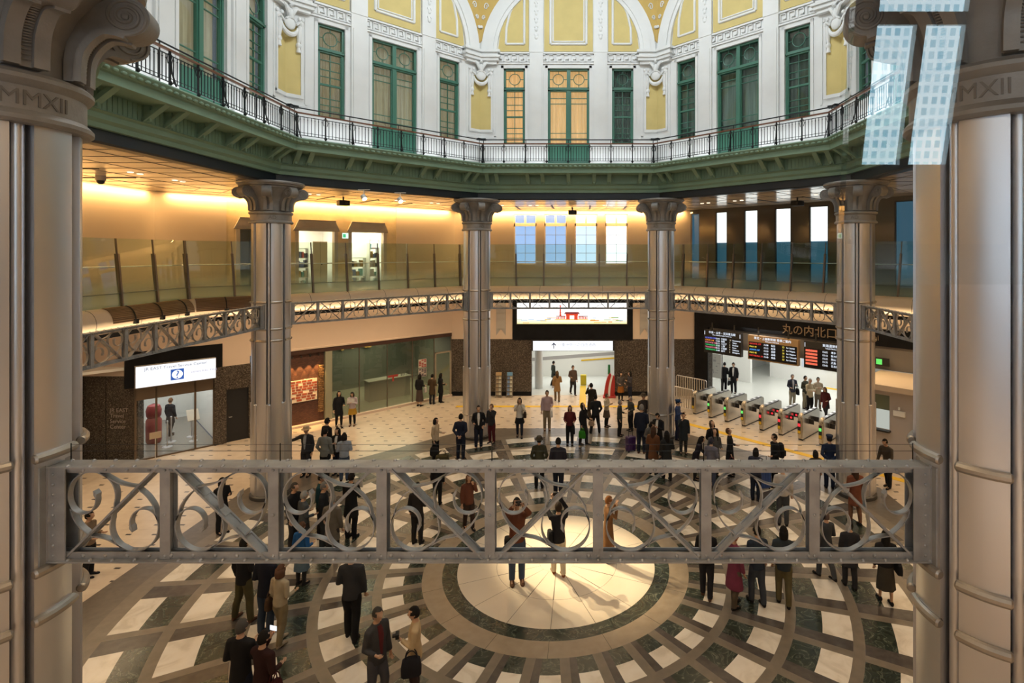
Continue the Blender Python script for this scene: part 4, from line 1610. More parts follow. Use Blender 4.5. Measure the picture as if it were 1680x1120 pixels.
# passage behind
PASW = mat('passage_wall', (0.80, 0.80, 0.74), 0.5)
mb = MB()
mb.box(-4.2, -4.0, 15.8, 24, 0, 4.2)
mb.box(5.5, 5.7, 15.8, 24, 0, 4.2)
mb.box(-4.2, 5.7, 23.8, 24, 0, 4.2)
o = struct('wall_passage', mb, PASW, 90, smooth=0)
mb = MB()
mb.box(-4.2, 5.7, 15.8, 24, 4.2, 4.3)
struct('ceiling_passage', mb, WHITEW, 90, smooth=0)
mb = MB()
mb.prism([(-2.6, 0.95), (-2.6, 1.15), (5.4, 1.75), (5.4, 1.55)], 20.0, 20.04, 'xz')
mb.prism([(-2.6, 0.0), (-2.6, 0.95), (5.4, 1.55), (5.4, 0.0)], 20.01, 20.05, 'xz', 1)
mb.prism([(0.4, 0.95), (0.4, 1.03), (5.4, 1.40), (5.4, 1.32)], 19.98, 20.02, 'xz', 2)
o = mb.build('ramp_wall', [GREYW, PASW, TACT], None, (0, 0, 0))
tag(o, 'sloping low white wall with grey rail inside the passage', 'wall')
mb = MB()
mb.cyl((0, 0, 0), 0.22, 4.2, 20)
o = mb.build('passage_pillar', WHITEW, None, (-1.95, 17.2, 0))
tag(o, 'slim white pillar at the left inside the passage', 'pillar')
mb = MB()
mb.rbox(-0.17, 0.17, -0.1, 0.1, 0, 0.58, 0.03)
o = mb.build('barrier_block', mat('barrier_yellow', (0.75, 0.58, 0.03), 0.5), None, (0.55, 17.9, 0))
tag(o, 'yellow block standing in the white passage', 'barrier')

# picture screen over the passage
scr = sthing('picture_screen', 'wide bright picture screen with a red temple gate, above the passage', 'screen', 90, -0.04, GW - 0.06, 3.83)
mb = MB()
mb.box(-2.95, 2.95, -0.10, 0, -0.06, 1.18)
mb.build('housing', DARK, scr)
mb = MB()
mb.box(-2.89, 2.89, -0.115, -0.10, 0.0, 1.13)
SC = emis('screen_glow', (1.0, 1.0, 1.0), 1.35)
nt = SC.node_tree
tc = nt.nodes.new('ShaderNodeTexCoord')
sp = nt.nodes.new('ShaderNodeSeparateXYZ')
nt.links.new(tc.outputs['Object'], sp.inputs[0])
rm = nt.nodes.new('ShaderNodeValToRGB')
for e, (p, c) in zip([rm.color_ramp.elements[0], rm.color_ramp.elements[1], rm.color_ramp.elements.new(0.3)], [(0.0, (0.95, 0.80, 0.35, 1)), (0.42, (1, 1, 1, 1)), (0.3, (0.95, 0.93, 0.85, 1))]):
    e.position, e.color = p, c
nt.links.new(sp.outputs['Z'], rm.inputs[0])
nt.links.new(rm.outputs[0], nt.nodes['Principled BSDF'].inputs['Emission Color'])
mb.build('display', SC, scr)
REDL = emis('screen_red', (0.80, 0.06, 0.02), 1.0)
DRED = emis('screen_dark_red', (0.25, 0.02, 0.03), 0.9)
mb = MB()
y0, y1 = -0.119, -0.115
mb.box(-0.30, -0.12, y0, y1, 0.20, 0.50, 0)
mb.box(0.12, 0.30, y0, y1, 0.20, 0.50, 0)
mb.box(-0.32, 0.32, y0, y1, 0.44, 0.52, 0)
mb.prism([(-0.42, 0.52), (0.42, 0.52), (0.34, 0.62), (-0.34, 0.62)], y0, y1, 'xz', 1)
for k in range(6):
    for s in (-1, 1):
        a, b = sorted((s * (0.36 + 0.08 * k), s * (0.41 + 0.08 * k)))
        mb.box(a, b, y0, y1, 0.26, 0.40 - 0.01 * k, 0)
        mb.box(a - 0.02, b + 0.02, y0, y1, 0.38, 0.42, 1)
for k in range(4):
    mb.box(-0.66 + 0.008 * k, -0.56 - 0.008 * k, y0, y1, 0.42 + 0.12 * k, 0.50 + 0.12 * k, 0)
mb.box(-0.64, -0.58, y0, y1, 0.40, 0.98, 0)
mb.build('temple_picture', [REDL, DRED], scr)
mb = MB()
random.seed(3)
gcol = [emis('screen_gold', (0.9, 0.62, 0.15), 1.0), emis('screen_leaf', (0.25, 0.5, 0.15), 0.9), emis('screen_sky', (0.45, 0.65, 0.9), 1.0), emis('screen_orange', (0.85, 0.30, 0.06), 1.0)]
for k in range(34):
    x = random.uniform(-2.85, 2.8)
    if abs(x) < 0.9:
        continue
    w, z, h = random.uniform(0.12, 0.5), random.uniform(0.03, 0.33), random.uniform(0.02, 0.05)
    mb.box(max(-2.88, x - w / 2), min(2.88, x + w / 2), -0.118, -0.115, z, z + h, random.randrange(4))
mb.prism([(-0.95, 0.20), (0.9, 0.20), (0.8, 0.25), (-0.85, 0.25)], y0, y1, 'xz', 0)
mb.build('scenery_picture', gcol, scr)
# direction sign over the opening
sg = sthing('direction_sign', 'long white lit sign with an up arrow over the white passage', 'sign', 90, 0.01, GW - 0.08, 2.42)
mb = MB()
mb.box(-2.20, 2.20, -0.06, 0.16, -0.02, 0.56)
mb.build('sign_case', DARK, sg)
SIGNW = emis('sign_white', (0.95, 0.97, 1.0), 1.25)
mb = MB()
mb.box(-2.10, 2.10, -0.075, -0.06, 0.0, 0.50)
mb.build('sign_face', SIGNW, sg)
INK = emis('sign_ink', (0.04, 0.06, 0.14), 0.5)
INKP = emis('sign_pale_ink', (0.50, 0.52, 0.60), 0.9)
mb = MB()
mb.box(-1.025, -0.985, -0.08, -0.075, 0.10, 0.38)
mb.prism([(-1.005, 0.42), (-1.13, 0.29), (-1.09, 0.26), (-1.005, 0.35), (-0.92, 0.26), (-0.88, 0.29)], -0.08, -0.075, 'xz')
mb.build('arrow', INK, sg)
link('lettering', text_mesh('八重洲側への自由通路', 0.20, INKP, 0.002), sg, (0.20, -0.077, 0.24))
link('lettering', text_mesh('Passage for Yaesu side', 0.085, INKP, 0.002), sg, (-0.02, -0.077, 0.11))

# leaflet racks by the left granite pier
for x, lab, colr in ((-3.88, 'slim wire leaflet rack, left one of the two by the granite pier', (0.5, 0.36, 0.2)), (-3.30, 'slim leaflet rack with a blue header, right one by the granite pier', (0.15, 0.35, 0.6))):
    r = thing('leaflet_rack', lab, 'rack', (x, 15.2, 0), 0, 'leaflet racks')
    mb = MB()
    for s in (-0.15, 0.15):
        mb.tube([(s, 0.1, 0), (s, 0.1, 1.3)], 0.012, 6)
        mb.tube([(s, -0.12, 0), (s, 0.08, 1.2)], 0.010, 6)
    for k in range(6):
        z = 0.08 + 0.2 * k
        mb.box(-0.15, 0.15, -0.10 + 0.03 * k, 0.10, z, z + 0.015)
    mb.build('frame', COLLAR, r)
    mb = MB()
    mb.box(-0.14, 0.14, 0.06, 0.09, 1.12, 1.30)
    mb.build('header', mat('rack_header_%s' % ('a' if x < -3.5 else 'b'), colr, 0.5), r)
    for k in range(5):
        mb = MB()
        z = 0.12 + 0.2 * k
        for j in range(2):
            mb.box(-0.13 + 0.135 * j, -0.01 + 0.135 * j, -0.04 + 0.03 * k, -0.02 + 0.03 * k, z, z + 0.17, j)
        mb.build('leaflet', [mat('paper_blue', (0.18, 0.30, 0.55), 0.6), mat('paper_pale', (0.65, 0.65, 0.55), 0.6)] if x > -3.5 else [mat('paper_tan', (0.45, 0.36, 0.24), 0.6), MATS['paper_pale'] if 'paper_pale' in MATS else mat('paper_pale', (0.65, 0.65, 0.55), 0.6)], r)

# red display at the right of the passage
r = thing('red_display', 'red and white sail shaped display with green top beside the passage', 'display', (1.93, 15.25, 0), 0)
REDP = mat('display_red', (0.42, 0.025, 0.02), 0.4)
mb = MB()
mb.rbox(-0.35, 0.32, -0.25, 0.25, 0, 0.07, 0.03)
mb.build('base', REDP, r)
mb = MB()
mb.prism(smooth_path([(-0.30, 0.07), (-0.24, 0.5), (-0.14, 0.95), (0.02, 1.30)], 5) + [(0.10, 1.15)] + smooth_path([(0.02, 0.9), (-0.06, 0.5), (-0.08, 0.07)], 4), -0.12, 0.12, 'xz')
mb.build('side_panel', REDP, r)
mb = MB()
mb.prism(smooth_path([(-0.08, 0.07), (-0.06, 0.5), (0.02, 0.9), (0.10, 1.18)], 5) + smooth_path([(0.17, 1.1), (0.10, 0.8), (0.04, 0.4), (0.03, 0.07)], 4), -0.14, 0.14, 'xz')
mb.build('white_band', WHITEW, r)
mb = MB()
mb.prism(smooth_path([(0.03, 0.07), (0.04, 0.4), (0.10, 0.8), (0.18, 1.13)], 5) + smooth_path([(0.26, 1.1), (0.28, 0.6), (0.26, 0.07)], 4), -0.12, 0.12, 'xz')
mb.build('side_panel', REDP, r)
mb = MB()
mb.cyl((-0.02, 0, 1.2), 0.07, 0.5, 12, 'z', 0, 0.06)
mb.build('green_top', mat('display_green', (0.02, 0.18, 0.06), 0.4), r)

# ------------------------------------------------------------------ north-west: storefront and travel centre
mb = MB()
mb.box(-HGW, -3.85, GW, GW + 0.3, 3.97, 5.62)
mb.box(-3.85, -2.9, GW, GW + 0.3, 3.05, 5.62)
mb.box(-2.9, HGW, GW, GW + 0.3, 3.35, 5.62)
o = struct('wall_northwest', mb, BEIGE, 135, smooth=0)
mb = MB()
mb.box(-6.8, -3.85, GW - 0.02, GW + 0.3, 2.68, 3.97)
mb.build('black_lintel', BLACK, o, smooth=0)
mb = MB()
mb.box(-4.12, -3.72, GW - 0.05, GW + 0.3, 0, 3.05)
mb.box(-3.72, -1.45, GW, GW + 0.3, 2.1, 3.05)
mb.box(-2.94, -1.45, GW, GW + 0.3, 0, 2.1)
mb.build('granite_facing', GRANITE, o, smooth=0)
mb = MB()
mb.box(-1.45, HGW, GW - 0.03, GW + 0.25, 3.16, 3.35)
mb.build('brown_header', mat('brown_brick_band', (0.055, 0.022, 0.015), 0.6), o, smooth=0)
mb = MB()
mb.box(-1.45, HGW, GW - 0.08, GW + 0.1, 3.35, 3.42)
mb.build('ledge', BEIGE, o, smooth=0)
mb = MB()
mb.box(-3.72, -2.94, GW + 0.06, GW + 0.10, 0, 2.1)
d = struct('door_50', mb, mat('black_door', (0.012, 0.013, 0.016), 0.4), 135, smooth=0)
mb = MB()
mb.tube([(-3.62, GW + 0.05, 1.0), (-3.62, GW, 1.0), (-3.52, GW, 1.0)], 0.012, 6)
mb.build('handle', STEEL, d)
# wall running off to the left of the travel centre
mb = MB()
mb.box(-22, -15.62, 6.55, 6.8, 0, 3.05)
o = mb.build('wall_west', GRANITE, smooth=0)
o['kind'] = 'structure'
for x in (-17.6, -16.8):
    mb = MB()
    mb.box(x - 0.006, x + 0.006, 6.545, 6.56, 0, 3.05)
    mb.build('joint', BLACK, o)
mb = MB()
mb.box(-22, -15.62, 6.55, 6.8, 3.05, 5.62)
mb.build('beige_facing', BEIGE, o, smooth=0)
link('lettering', text_mesh('JR EAST\nTravel\nService\nCenter', 0.20, mat('grey_letter', (0.32, 0.27, 0.24), 0.5), 0.004, 'LEFT'), o, (-16.65, 6.545, 1.75))
mb = MB()
mb.box(-22, -15.68, -8, 6.6, -0.05, 0.0)
o = mb.build('floor_west', IVORY)
o['kind'] = 'structure'
mb = MB()
mb.box(-22, -21.8, -8, 6.6, 0, 5.62)
o = mb.build('wall_far_west', BEIGE)
o['kind'] = 'structure'
mb = MB()
mb.box(-22, -15.0, -8, 6.8, 5.62, 5.72)
o = mb.build('ceiling_west', BEIGE)
o['kind'] = 'structure'
# brown ribbed cover over part of the rounded gallery edge
cv = thing('ribbed_cover', 'brown ribbed cover with black clips on the rounded gallery edge above the travel centre', 'cover', side_pt(157.5, 0, 13.9, 5.4), 0)
cv_base = Vector(cv.location)
nose = [(12.885 - 0.315 * math.cos(rad(90 - 90 * i / 12)), 5.55 + 0.415 * math.sin(rad(90 - 90 * i / 12))) for i in range(13)]
BRN_RIB = mat('cover_brown', (0.16, 0.095, 0.05), 0.5)
for phi_, u0, u1 in ((180, 2.0, 5.18), (135, -5.18, -3.1)):
    mb = MB()
    mb.loft([[side_pt(phi_, u, w, z) - cv_base for w, z in nose] for u in (u0, u1)], False, False)
    mb.build('sheet', BRN_RIB, cv)
    mb = MB()
    for i in range(13):
        a = rad(90 - 90 * i / 12)
        p, q = (side_pt(phi_, u, 12.885 - 0.325 * math.cos(a), 5.55 + 0.425 * math.sin(a)) - cv_base for u in (u0, u1))
        mb.tube([p, q], 0.009, 5)
    mb.build('rib', mat('cover_rib', (0.30, 0.19, 0.10), 0.45), cv)
for phi_, u in ((180, 2.75), (180, 3.75), (180, 4.8), (135, -4.3)):
    mb = MB()
    mb.tube([side_pt(phi_, u, w - 0.02, z + 0.01) - cv_base for w, z in nose], 0.018, 5)
    c_ = side_pt(phi_, u, 12.545, 5.55) - cv_base
    mb.box(c_.x - 0.05, c_.x + 0.05, c_.y - 0.05, c_.y + 0.05, c_.z - 0.09, c_.z + 0.05)
    mb.build('clip', IRON, cv)

# travel centre: sign, glass front, room
sg = sthing('travel_centre_sign', 'white lit sign with a blue question mark over the glass doors at left', 'sign', 135, -5.32, GW - 0.10, 2.70)
mb = MB()
mb.box(-1.22, 1.22, -0.12, 0.16, -0.02, 0.77)
mb.build('sign_case', GREYW, sg)
mb = MB()
mb.box(-1.20, 1.20, -0.135, -0.12, 0.0, 0.75)
mb.build('sign_face', SIGNW, sg)
mb = MB()
mb.box(-0.20, 0.20, -0.14, -0.135, 0.12, 0.52)
BLUE = emis('sign_blue', (0.02, 0.13, 0.55), 0.8)
mb.build('blue_square', BLUE, sg)
mb = MB()
mb.cyl((0, -0.144, 0.32), 0.165, 0.005, 28, 'y')
mb.build('white_disc', SIGNW, sg)
link('question_mark', text_mesh('?', 0.40, BLUE, 0.003), sg, (0, -0.152, 0.185))
link('lettering', text_mesh('JR EAST Travel Service Center', 0.15, emis('sign_grey_ink', (0.16, 0.18, 0.28), 0.6), 0.002), sg, (-0.02, -0.138, 0.59))
link('lettering', text_mesh('JAPAN RAIL PASS', 0.11, emis('sign_mauve', (0.45, 0.40, 0.55), 0.8), 0.002, 'LEFT'), sg, (0.42, -0.138, 0.30))
FRAMEM = mat('bronze_frame', (0.16, 0.12, 0.085), 0.4, 0.6)
fr = sthing('glass_entrance', 'glass sliding entrance under the question mark sign', 'entrance', 135, -5.32, GW, 0)
mb = MB()
for a, b in ((-1.22, -1.16), (-0.62, -0.56), (0.56, 0.62), (1.16, 1.22)):
    mb.box(a, b, 0, 0.08, 0, 2.62)
mb.box(-1.22, 1.22, 0, 0.08, 2.2, 2.68)
mb.box(-1.22, 1.22, 0, 0.08, 0, 0.05)
mb.build('frame', FRAMEM, fr)
for a, b in ((-1.16, -0.62), (-0.56, 0.0), (0.0, 0.56), (0.62, 1.16)):
    mb = MB()
    mb.box(a, b, 0.035, 0.045, 0.05, 2.2)
    mb.build('glass_panel', CLEARPANE, fr)
mb = MB()
mb.box(-8.6, -8.4, 15.8, 21, 0, 3.3)
mb.box(-3.95, -3.85, 15.8, 21, 0, 3.3)
mb.box(-8.6, -3.85, 21, 21.2, 0, 3.3)
struct('wall_travel_centre', mb, WHITEW, 135, smooth=0)
mb = MB()
mb.box(-8.6, -3.85, 15.8, 21.2, 3.3, 3.4)
struct('ceiling_travel_centre', mb, WHITEW, 135, smooth=0)
r = sthing('mascot_stand', 'dark red rounded standing display inside the travel centre', 'display', 135, -5.75, 17.6, 0)
mb = MB()
mb.lathe([(0.22, 0), (0.26, 0.1), (0.26, 0.9), (0.2, 1.0), (0.24, 1.08), (0.26, 1.3), (0.2, 1.48), (0.05, 1.55)], 20)
mb.build('body', mat('dark_red', (0.28, 0.03, 0.03), 0.5), r)
for k, (u, w) in enumerate(((-5.45, 16.6), (-5.25, 17.2), (-4.55, 17.4))):
    r = sthing('stanchion', ['steel barrier post near the glass entrance', 'steel barrier post behind the red display', 'steel barrier post at the right inside the travel centre'][k], 'post', 135, u, w, 0, 'barrier posts in the travel centre')
    mb = MB()
    mb.lathe([(0.18, 0), (0.17, 0.02), (0.03, 0.04)], 20)
    mb.build('base', STEEL, r)
    mb = MB()
    mb.cyl((0, 0, 0.03), 0.025, 0.95, 12)
    mb.ball((0, 0, 1.0), 0.035, 10, 6)
    mb.build('pole', STEEL, r)
r = sthing('notice_easel', 'tilted notice board on a stand inside the travel centre', 'notice board', 135, -4.6, 16.7, 0)
mb = MB()
mb.tube([(0, 0.05, 0), (0, 0.05, 0.9)], 0.02, 8)
mb.lathe([(0.16, 0), (0.15, 0.02), (0.02, 0.03)], 16)
mb.build('stand', STEEL, r)
mb = MB()
mb.prism([(-0.12, 0.85), (0.28, 1.2), (0.27, 1.22), (-0.13, 0.87)], -0.2, 0.2, 'yz')
mb.build('board', mat('notice_paper', (0.7, 0.62, 0.5), 0.6), r)
# small sign stand in front of the entrance
r = sthing('sign_stand', 'small sign on a slim steel post in front of the glass entrance', 'sign', 135, -6.0, 15.0, 0)
mb = MB()
mb.lathe([(0.16, 0), (0.15, 0.02), (0.015, 0.035)], 20)
mb.cyl((0, 0, 0.02), 0.013, 0.85, 8)
mb.build('post', STEEL, r)
mb = MB()
mb.box(-0.17, 0.17, -0.02, 0, 0.85, 1.08)
mb.build('plate', mat('plate_tan', (0.45, 0.36, 0.26), 0.6), r)

# dark shopfront
SHOPF = sthing('storefront', 'long dark glass shopfront between the left and far columns', 'shopfront', 135, 0, GW, 0)
mb = MB()
mb.box(-1.45, 6.4, -0.10, 0.16, 0, 0.10)
mb.build('kerb', BEIGE, SHOPF)
for a, b in ((0.35, 1.55), (1.57, 2.9), (2.92, 4.2), (4.22, 5.4)):
    mb = MB()
    mb.box(a, b, 0.03, 0.045, 0.10, 3.16)
    mb.build('glass_panel', SHOPGLASS, SHOPF)
mb = MB()
for x in (1.56, 2.91, 4.21, 5.41, 6.4):
    mb.box(x - 0.012, x + 0.012, 0.0, 0.06, 0.1, 3.16)
mb.build('mullion', FRAMEM, SHOPF)
mb = MB()
for x0, x1, z0, z1 in ((5.45, 5.52, 0.1, 2.4), (6.32, 6.4, 0.1, 2.4), (5.45, 6.4, 2.33, 2.4)):
    mb.box(x0, x1, -0.02, 0.08, z0, z1)
dd = mb.build('door', mat('pale_bronze', (0.42, 0.36, 0.28), 0.4, 0.5), SHOPF)
mb = MB()
mb.box(5.52, 6.32, 0.03, 0.04, 0.1, 2.33)
mb.build('door_pane', SHOPGLASS, dd)
mb = MB()
mb.box(0.04, 0.33, -0.02, 0.4, 0, 3.16)
mb.build('pier', mat('pier_green_grey', (0.30, 0.30, 0.22), 0.5), SHOPF)
mb = MB()
mb.box(2.95, 3.45, 0.02, 0.028, 1.50, 1.56)
mb.box(3.16, 3.25, 0.02, 0.028, 1.30, 1.50)
mb.prism([(2.90, 1.56), (3.50, 1.56), (3.45, 1.61), (2.95, 1.61)], 0.02, 0.028, 'xz')
mb.build('gallery_emblem', mat('emblem_red', (0.35, 0.04, 0.03), 0.5), SHOPF)
link('lettering', text_mesh('東京ステーションギャラリー', 0.13, mat('letter_dark', (0.05, 0.04, 0.04), 0.5), 0.002, 'LEFT'), SHOPF, (3.58, 0.022, 1.50))
link('lettering', text_mesh('TOKYO STATION GALLERY', 0.09, MATS['letter_dark'], 0.002, 'LEFT'), SHOPF, (3.58, 0.022, 1.36))
# brick bay with four lamps and a white panel of scattered bricks
BRICK = mat('brown_brick', (0.17, 0.065, 0.035), 0.7)
nt = BRICK.node_tree
tc = nt.nodes.new('ShaderNodeTexCoord')
mp = nt.nodes.new('ShaderNodeMapping')
mp.inputs['Rotation'].default_value = (rad(-90), 0, 0)
br = nt.nodes.new('ShaderNodeTexBrick')
br.inputs['Scale'].default_value = 6
br.inputs['Color1'].default_value = (0.13, 0.05, 0.03, 1)
br.inputs['Color2'].default_value = (0.08, 0.032, 0.02, 1)
br.inputs['Mortar'].default_value = (0.035, 0.025, 0.02, 1)
nt.links.new(tc.outputs['Object'], mp.inputs[0])
nt.links.new(mp.outputs[0], br.inputs['Vector'])
nt.links.new(br.outputs['Color'], nt.nodes['Principled BSDF'].inputs['Base Color'])
bay = sthing('brick_bay', 'brick wall bay with four small lamps at the left end of the shopfront', 'brick wall', 135, -0.72, GW + 0.12, 0)
mb = MB()
mb.box(-0.73, 0.73, 0, 0.12, 0, 3.15)
mb.build('brickwork', BRICK, bay, smooth=0)
mb = MB()
for i in range(130):   # rough brick edging at the right of the bay
    z = 0.5 + 2.1 * (i // 5) / 26
    mb.box(0.50 + 0.045 * (i % 5) + random.uniform(-0.01, 0.01), 0.54 + 0.045 * (i % 5), -0.04 - random.uniform(0, 0.05), 0.02, z, z + 0.055)
mb.build('rough_edging', mat('tan_brick', (0.30, 0.17, 0.07), 0.8), bay, smooth=0)
for k in range(4):
    x = -0.62 + 0.36 * k
    mb = MB()
    mb.cyl((x, -0.22, 3.03), 0.035, 0.08, 12)
    mb.box(x - 0.01, x + 0.01, -0.22, 0.0, 3.09, 3.11)
    mb.build('lamp', DARK, bay)
    spot('brick_lamp', side_pt(135, -0.72 + x, GW - 0.10, 3.02), side_pt(135, -0.72 + x, GW + 0.08, 1.2), 150, (1.0, 0.55, 0.18), 46, 0.25, 0.02)
pn = sthing('brick_mural', 'white panel patterned with scattered red bricks on the brick bay', 'panel', 135, -0.72, GW + 0.10, 1.08)
mb = MB()
mb.box(-0.70, 0.44, -0.02, 0.01, 0, 0.95)
mb.build('board', mat('panel_white', (0.75, 0.66, 0.52), 0.7), pn)
mb = MB()
random.seed(11)
for r_ in range(8):
    z = 0.04 + r_ * 0.113
    x = -0.68 + random.uniform(0, 0.12)
    while x < 0.36:
        L = random.choice((0.12, 0.2, 0.2))
        if random.random() < 0.72:
            mb.box(x, min(0.43, x + L), -0.026, -0.02, z, z + 0.085, random.randrange(2))
        x += L + 0.03
mb.build('brick_pattern', [mat('print_red', (0.36, 0.08, 0.035), 0.7), mat('print_brown', (0.24, 0.06, 0.035), 0.7)], pn, smooth=0)
# inside the shop
mb = MB()
mb.box(-1.5, 7.2, 20.8, 21, 0, 3.3)
mb.box(6.9, 7.0, 15.8, 21, 0, 3.3)
struct('wall_shop_back', mb, mat('shop_back', (0.10, 0.10, 0.075), 0.5), 135, smooth=0)
mb = MB()
mb.box(-1.5, 7.2, 15.8, 21, 3.3, 3.4)
struct('ceiling_shop', mb, mat('shop_ceiling', (0.10, 0.11, 0.10), 0.5), 135, smooth=0)
r = sthing('reception_counter', 'dark reception counter inside the glass shopfront', 'counter', 135, 3.9, 17.6, 0)
mb = MB()
mb.box(-1.1, 1.1, -0.3, 0.3, 0, 1.0)
mb.build('body', mat('counter_dark', (0.035, 0.035, 0.03), 0.4), r)
mb = MB()
mb.box(-1.15, 1.15, -0.34, 0.34, 1.0, 1.04)
mb.build('top', mat('counter_top', (0.22, 0.20, 0.15), 0.3), r)
r = sthing('lit_doorway', 'bright white slot of a doorway at the back of the shop', 'doorway', 135, 1.35, 19.6, 0)
mb = MB()
mb.box(-0.35, 0.45, 0, 0.1, 0, 2.75)
mb.build('frame', mat('slot_grey', (0.25, 0.27, 0.22), 0.5), r)
mb = MB()
mb.box(-0.28, -0.15, -0.02, 0, 1.2, 2.6)
mb.box(0.10, 0.40, -0.02, 0, 0.9, 2.7)
mb.build('lit_opening', emis('slot_light', (0.85, 1.0, 0.85), 0.8), r)
r = sthing('golden_sculpture', 'golden lit brick relief high on the back wall of the shop', 'relief', 135, 3.3, 20.7, 2.2)
mb = MB()
for i in range(60):
    x = random.uniform(-0.9, 0.9); z = random.uniform(0, 0.75)
    mb.box(x, x + 0.14, -0.1 - random.uniform(0, .06), 0, z, z + 0.06)
mb.build('relief', mat('gold_brick', (0.5, 0.28, 0.06), 0.6), r, smooth=0)
spot('relief_lamp', side_pt(135, 3.5, 20.2, 3.15), side_pt(135, 3.5, 20.75, 2.3), 12, (1, .6, .2), 90)
for k, (u, z, h, lab) in enumerate(((4.75, 1.75, 0.42, 'upper red poster on the shop glass near its door'), (4.75, 1.28, 0.42, 'lower grey picture poster on the shop glass near its door'))):
    p = sthing('poster', lab, 'poster', 135, u, GW - 0.01, z, 'posters on the shop glass')
    mb = MB()
    mb.box(-0.22, 0.22, -0.006, 0.012, 0, h)
    mb.build('sheet', mat('poster_white', (0.6, 0.52, 0.45), 0.6), p)
    mb = MB()
    for r_ in range(5):
        for c_ in range(3):
            if (r_ + c_ + k) % 4:
                x = -0.20 + c_ * 0.14
                mb.box(x, x + 0.11, -0.010, -0.006, 0.02 + r_ * 0.08, 0.08 + r_ * 0.08)
    mb.build('print', mat('poster_print_%d' % k, ((0.36, 0.05, 0.04), (0.09, 0.07, 0.09))[k], 0.6), p, smooth=0)

# ------------------------------------------------------------------ north-east: ticket gates
mb = MB()
mb.box(-HGW, -5.55, GW, GW + 0.4, 0, 3.0)
o = struct('wall_northeast', mb, GRANITE, 45, smooth=0)
mb = MB()
mb.box(-HGW, -6.37, GW, GW + 0.4, 3.0, 5.62)
mb.build('beige_facing', BEIGE, o, smooth=0)
mb = MB()
mb.box(-6.37, HGW + 3, GW - 0.05, GW + 0.4, 3.72, 4.42)
mb.box(-6.37, -5.55, GW - 0.05, GW + 0.4, 0, 3.72)
mb.build('black_lintel', BLACK, o, smooth=0)
mb = MB()
mb.box(-6.37, HGW + 3, GW + 0.1, GW + 0.4, 4.42, 5.62)
mb.build('upper_facing', COVE, o, smooth=0)
mb = MB()
mb.box(-5.55, HGW + 3, GW + 0.1, GW + 0.3, 2.75, 3.72)
mb.build('grey_facing', mat('lintel_grey', (0.17, 0.155, 0.14), 0.5), o, smooth=0)
BRONZE = mat('bronze_letter', (0.34, 0.25, 0.16), 0.4, 0.4)
link('lettering', text_mesh('丸の内北口', 0.50, BRONZE, 0.012), o, (-0.30, GW - 0.065, 3.86))
link('lettering', text_mesh('Marunouchi', 0.30, BRONZE, 0.012, 'LEFT'), o, (1.15, GW - 0.065, 3.95))
mb = MB()
mb.box(-7.9, -7.7, 15.9, 26, 0, 4.2)
mb.box(-7.9, 9.5, 26, 26.2, 0, 4.2)
mb.box(-7.7, -5.7, 20.2, 20.4, 0, 4.2)
struct('wall_concourse', mb, WHITEW, 45, smooth=0)
mb = MB()
mb.box(-7.9, 9.5, 15.9, 26.2, 4.2, 4.3)
struct('ceiling_concourse', mb, WHITEW, 45, smooth=0)
mb = MB()
mb.box(-5.7, -0.9, 22.6, 22.8, 0, 4.2)
struct('wall_concourse_panel', mb, WHITEW, 45, smooth=0)
mb = MB()
mb.box(-0.45, 0.45, -0.45, 0.45, 0, 4.2)
o = mb.build('concourse_pillar', WHITEW, None, side_pt(45, -0.45, 22.2), (0, 0, rad(-45)))
tag(o, 'square white pillar at the back of the bright concourse', 'pillar')
for k, (u, c_) in enumerate(((-4.6, (0.75, 0.76, 0.78)), (-3.2, (0.55, 0.62, 0.75)), (-1.9, (0.78, 0.76, 0.72)))):
    p = sthing('wall_poster', ['pale poster nearest the map board on the concourse wall', 'bluish poster in the middle of the concourse wall', 'pale poster beside the white pillar of the concourse'][k], 'poster', 45, u, 22.58, 0.9, 'posters on the concourse wall')
    mb = MB()
    mb.box(-0.5, 0.5, -0.02, 0.01, 0, 1.5)
    mb.build('sheet', mat('concourse_poster_%d' % k, c_, 0.5), p)
mp_ = sthing('map_board', 'white map board behind the first ticket gates', 'map board', 45, -6.25, 17.1, 0)
mb = MB()
for x in (-0.55, 0.55):
    mb.tube([(x, 0, 0), (x, 0, 2.15)], 0.025, 8)
mb.tube([(-0.55, 0, 2.1), (0.55, 0, 2.1)], 0.02, 8)
mb.build('frame', DARK, mp_)
mb = MB()
mb.box(-0.5, 0.5, -0.02, 0.02, 0.75, 2.05)
bd = mb.build('board', WHITEW, mp_)
mb = MB()
random.seed(5)
for i in range(14):
    a = random.uniform(-0.45, 0.3); z = random.uniform(0.85, 1.9)
    mb.box(a, a + random.uniform(0.05, 0.2), -0.026, -0.02, z, z + random.uniform(0.01, 0.12))
mb.build('map_print', mat('map_ink', (0.5, 0.5, 0.52), 0.6), bd)

GATEST = mat('gate_steel', (0.60, 0.58, 0.54), 0.25, 0.95)
GATEBK = mat('gate_black', (0.015, 0.015, 0.016), 0.35)


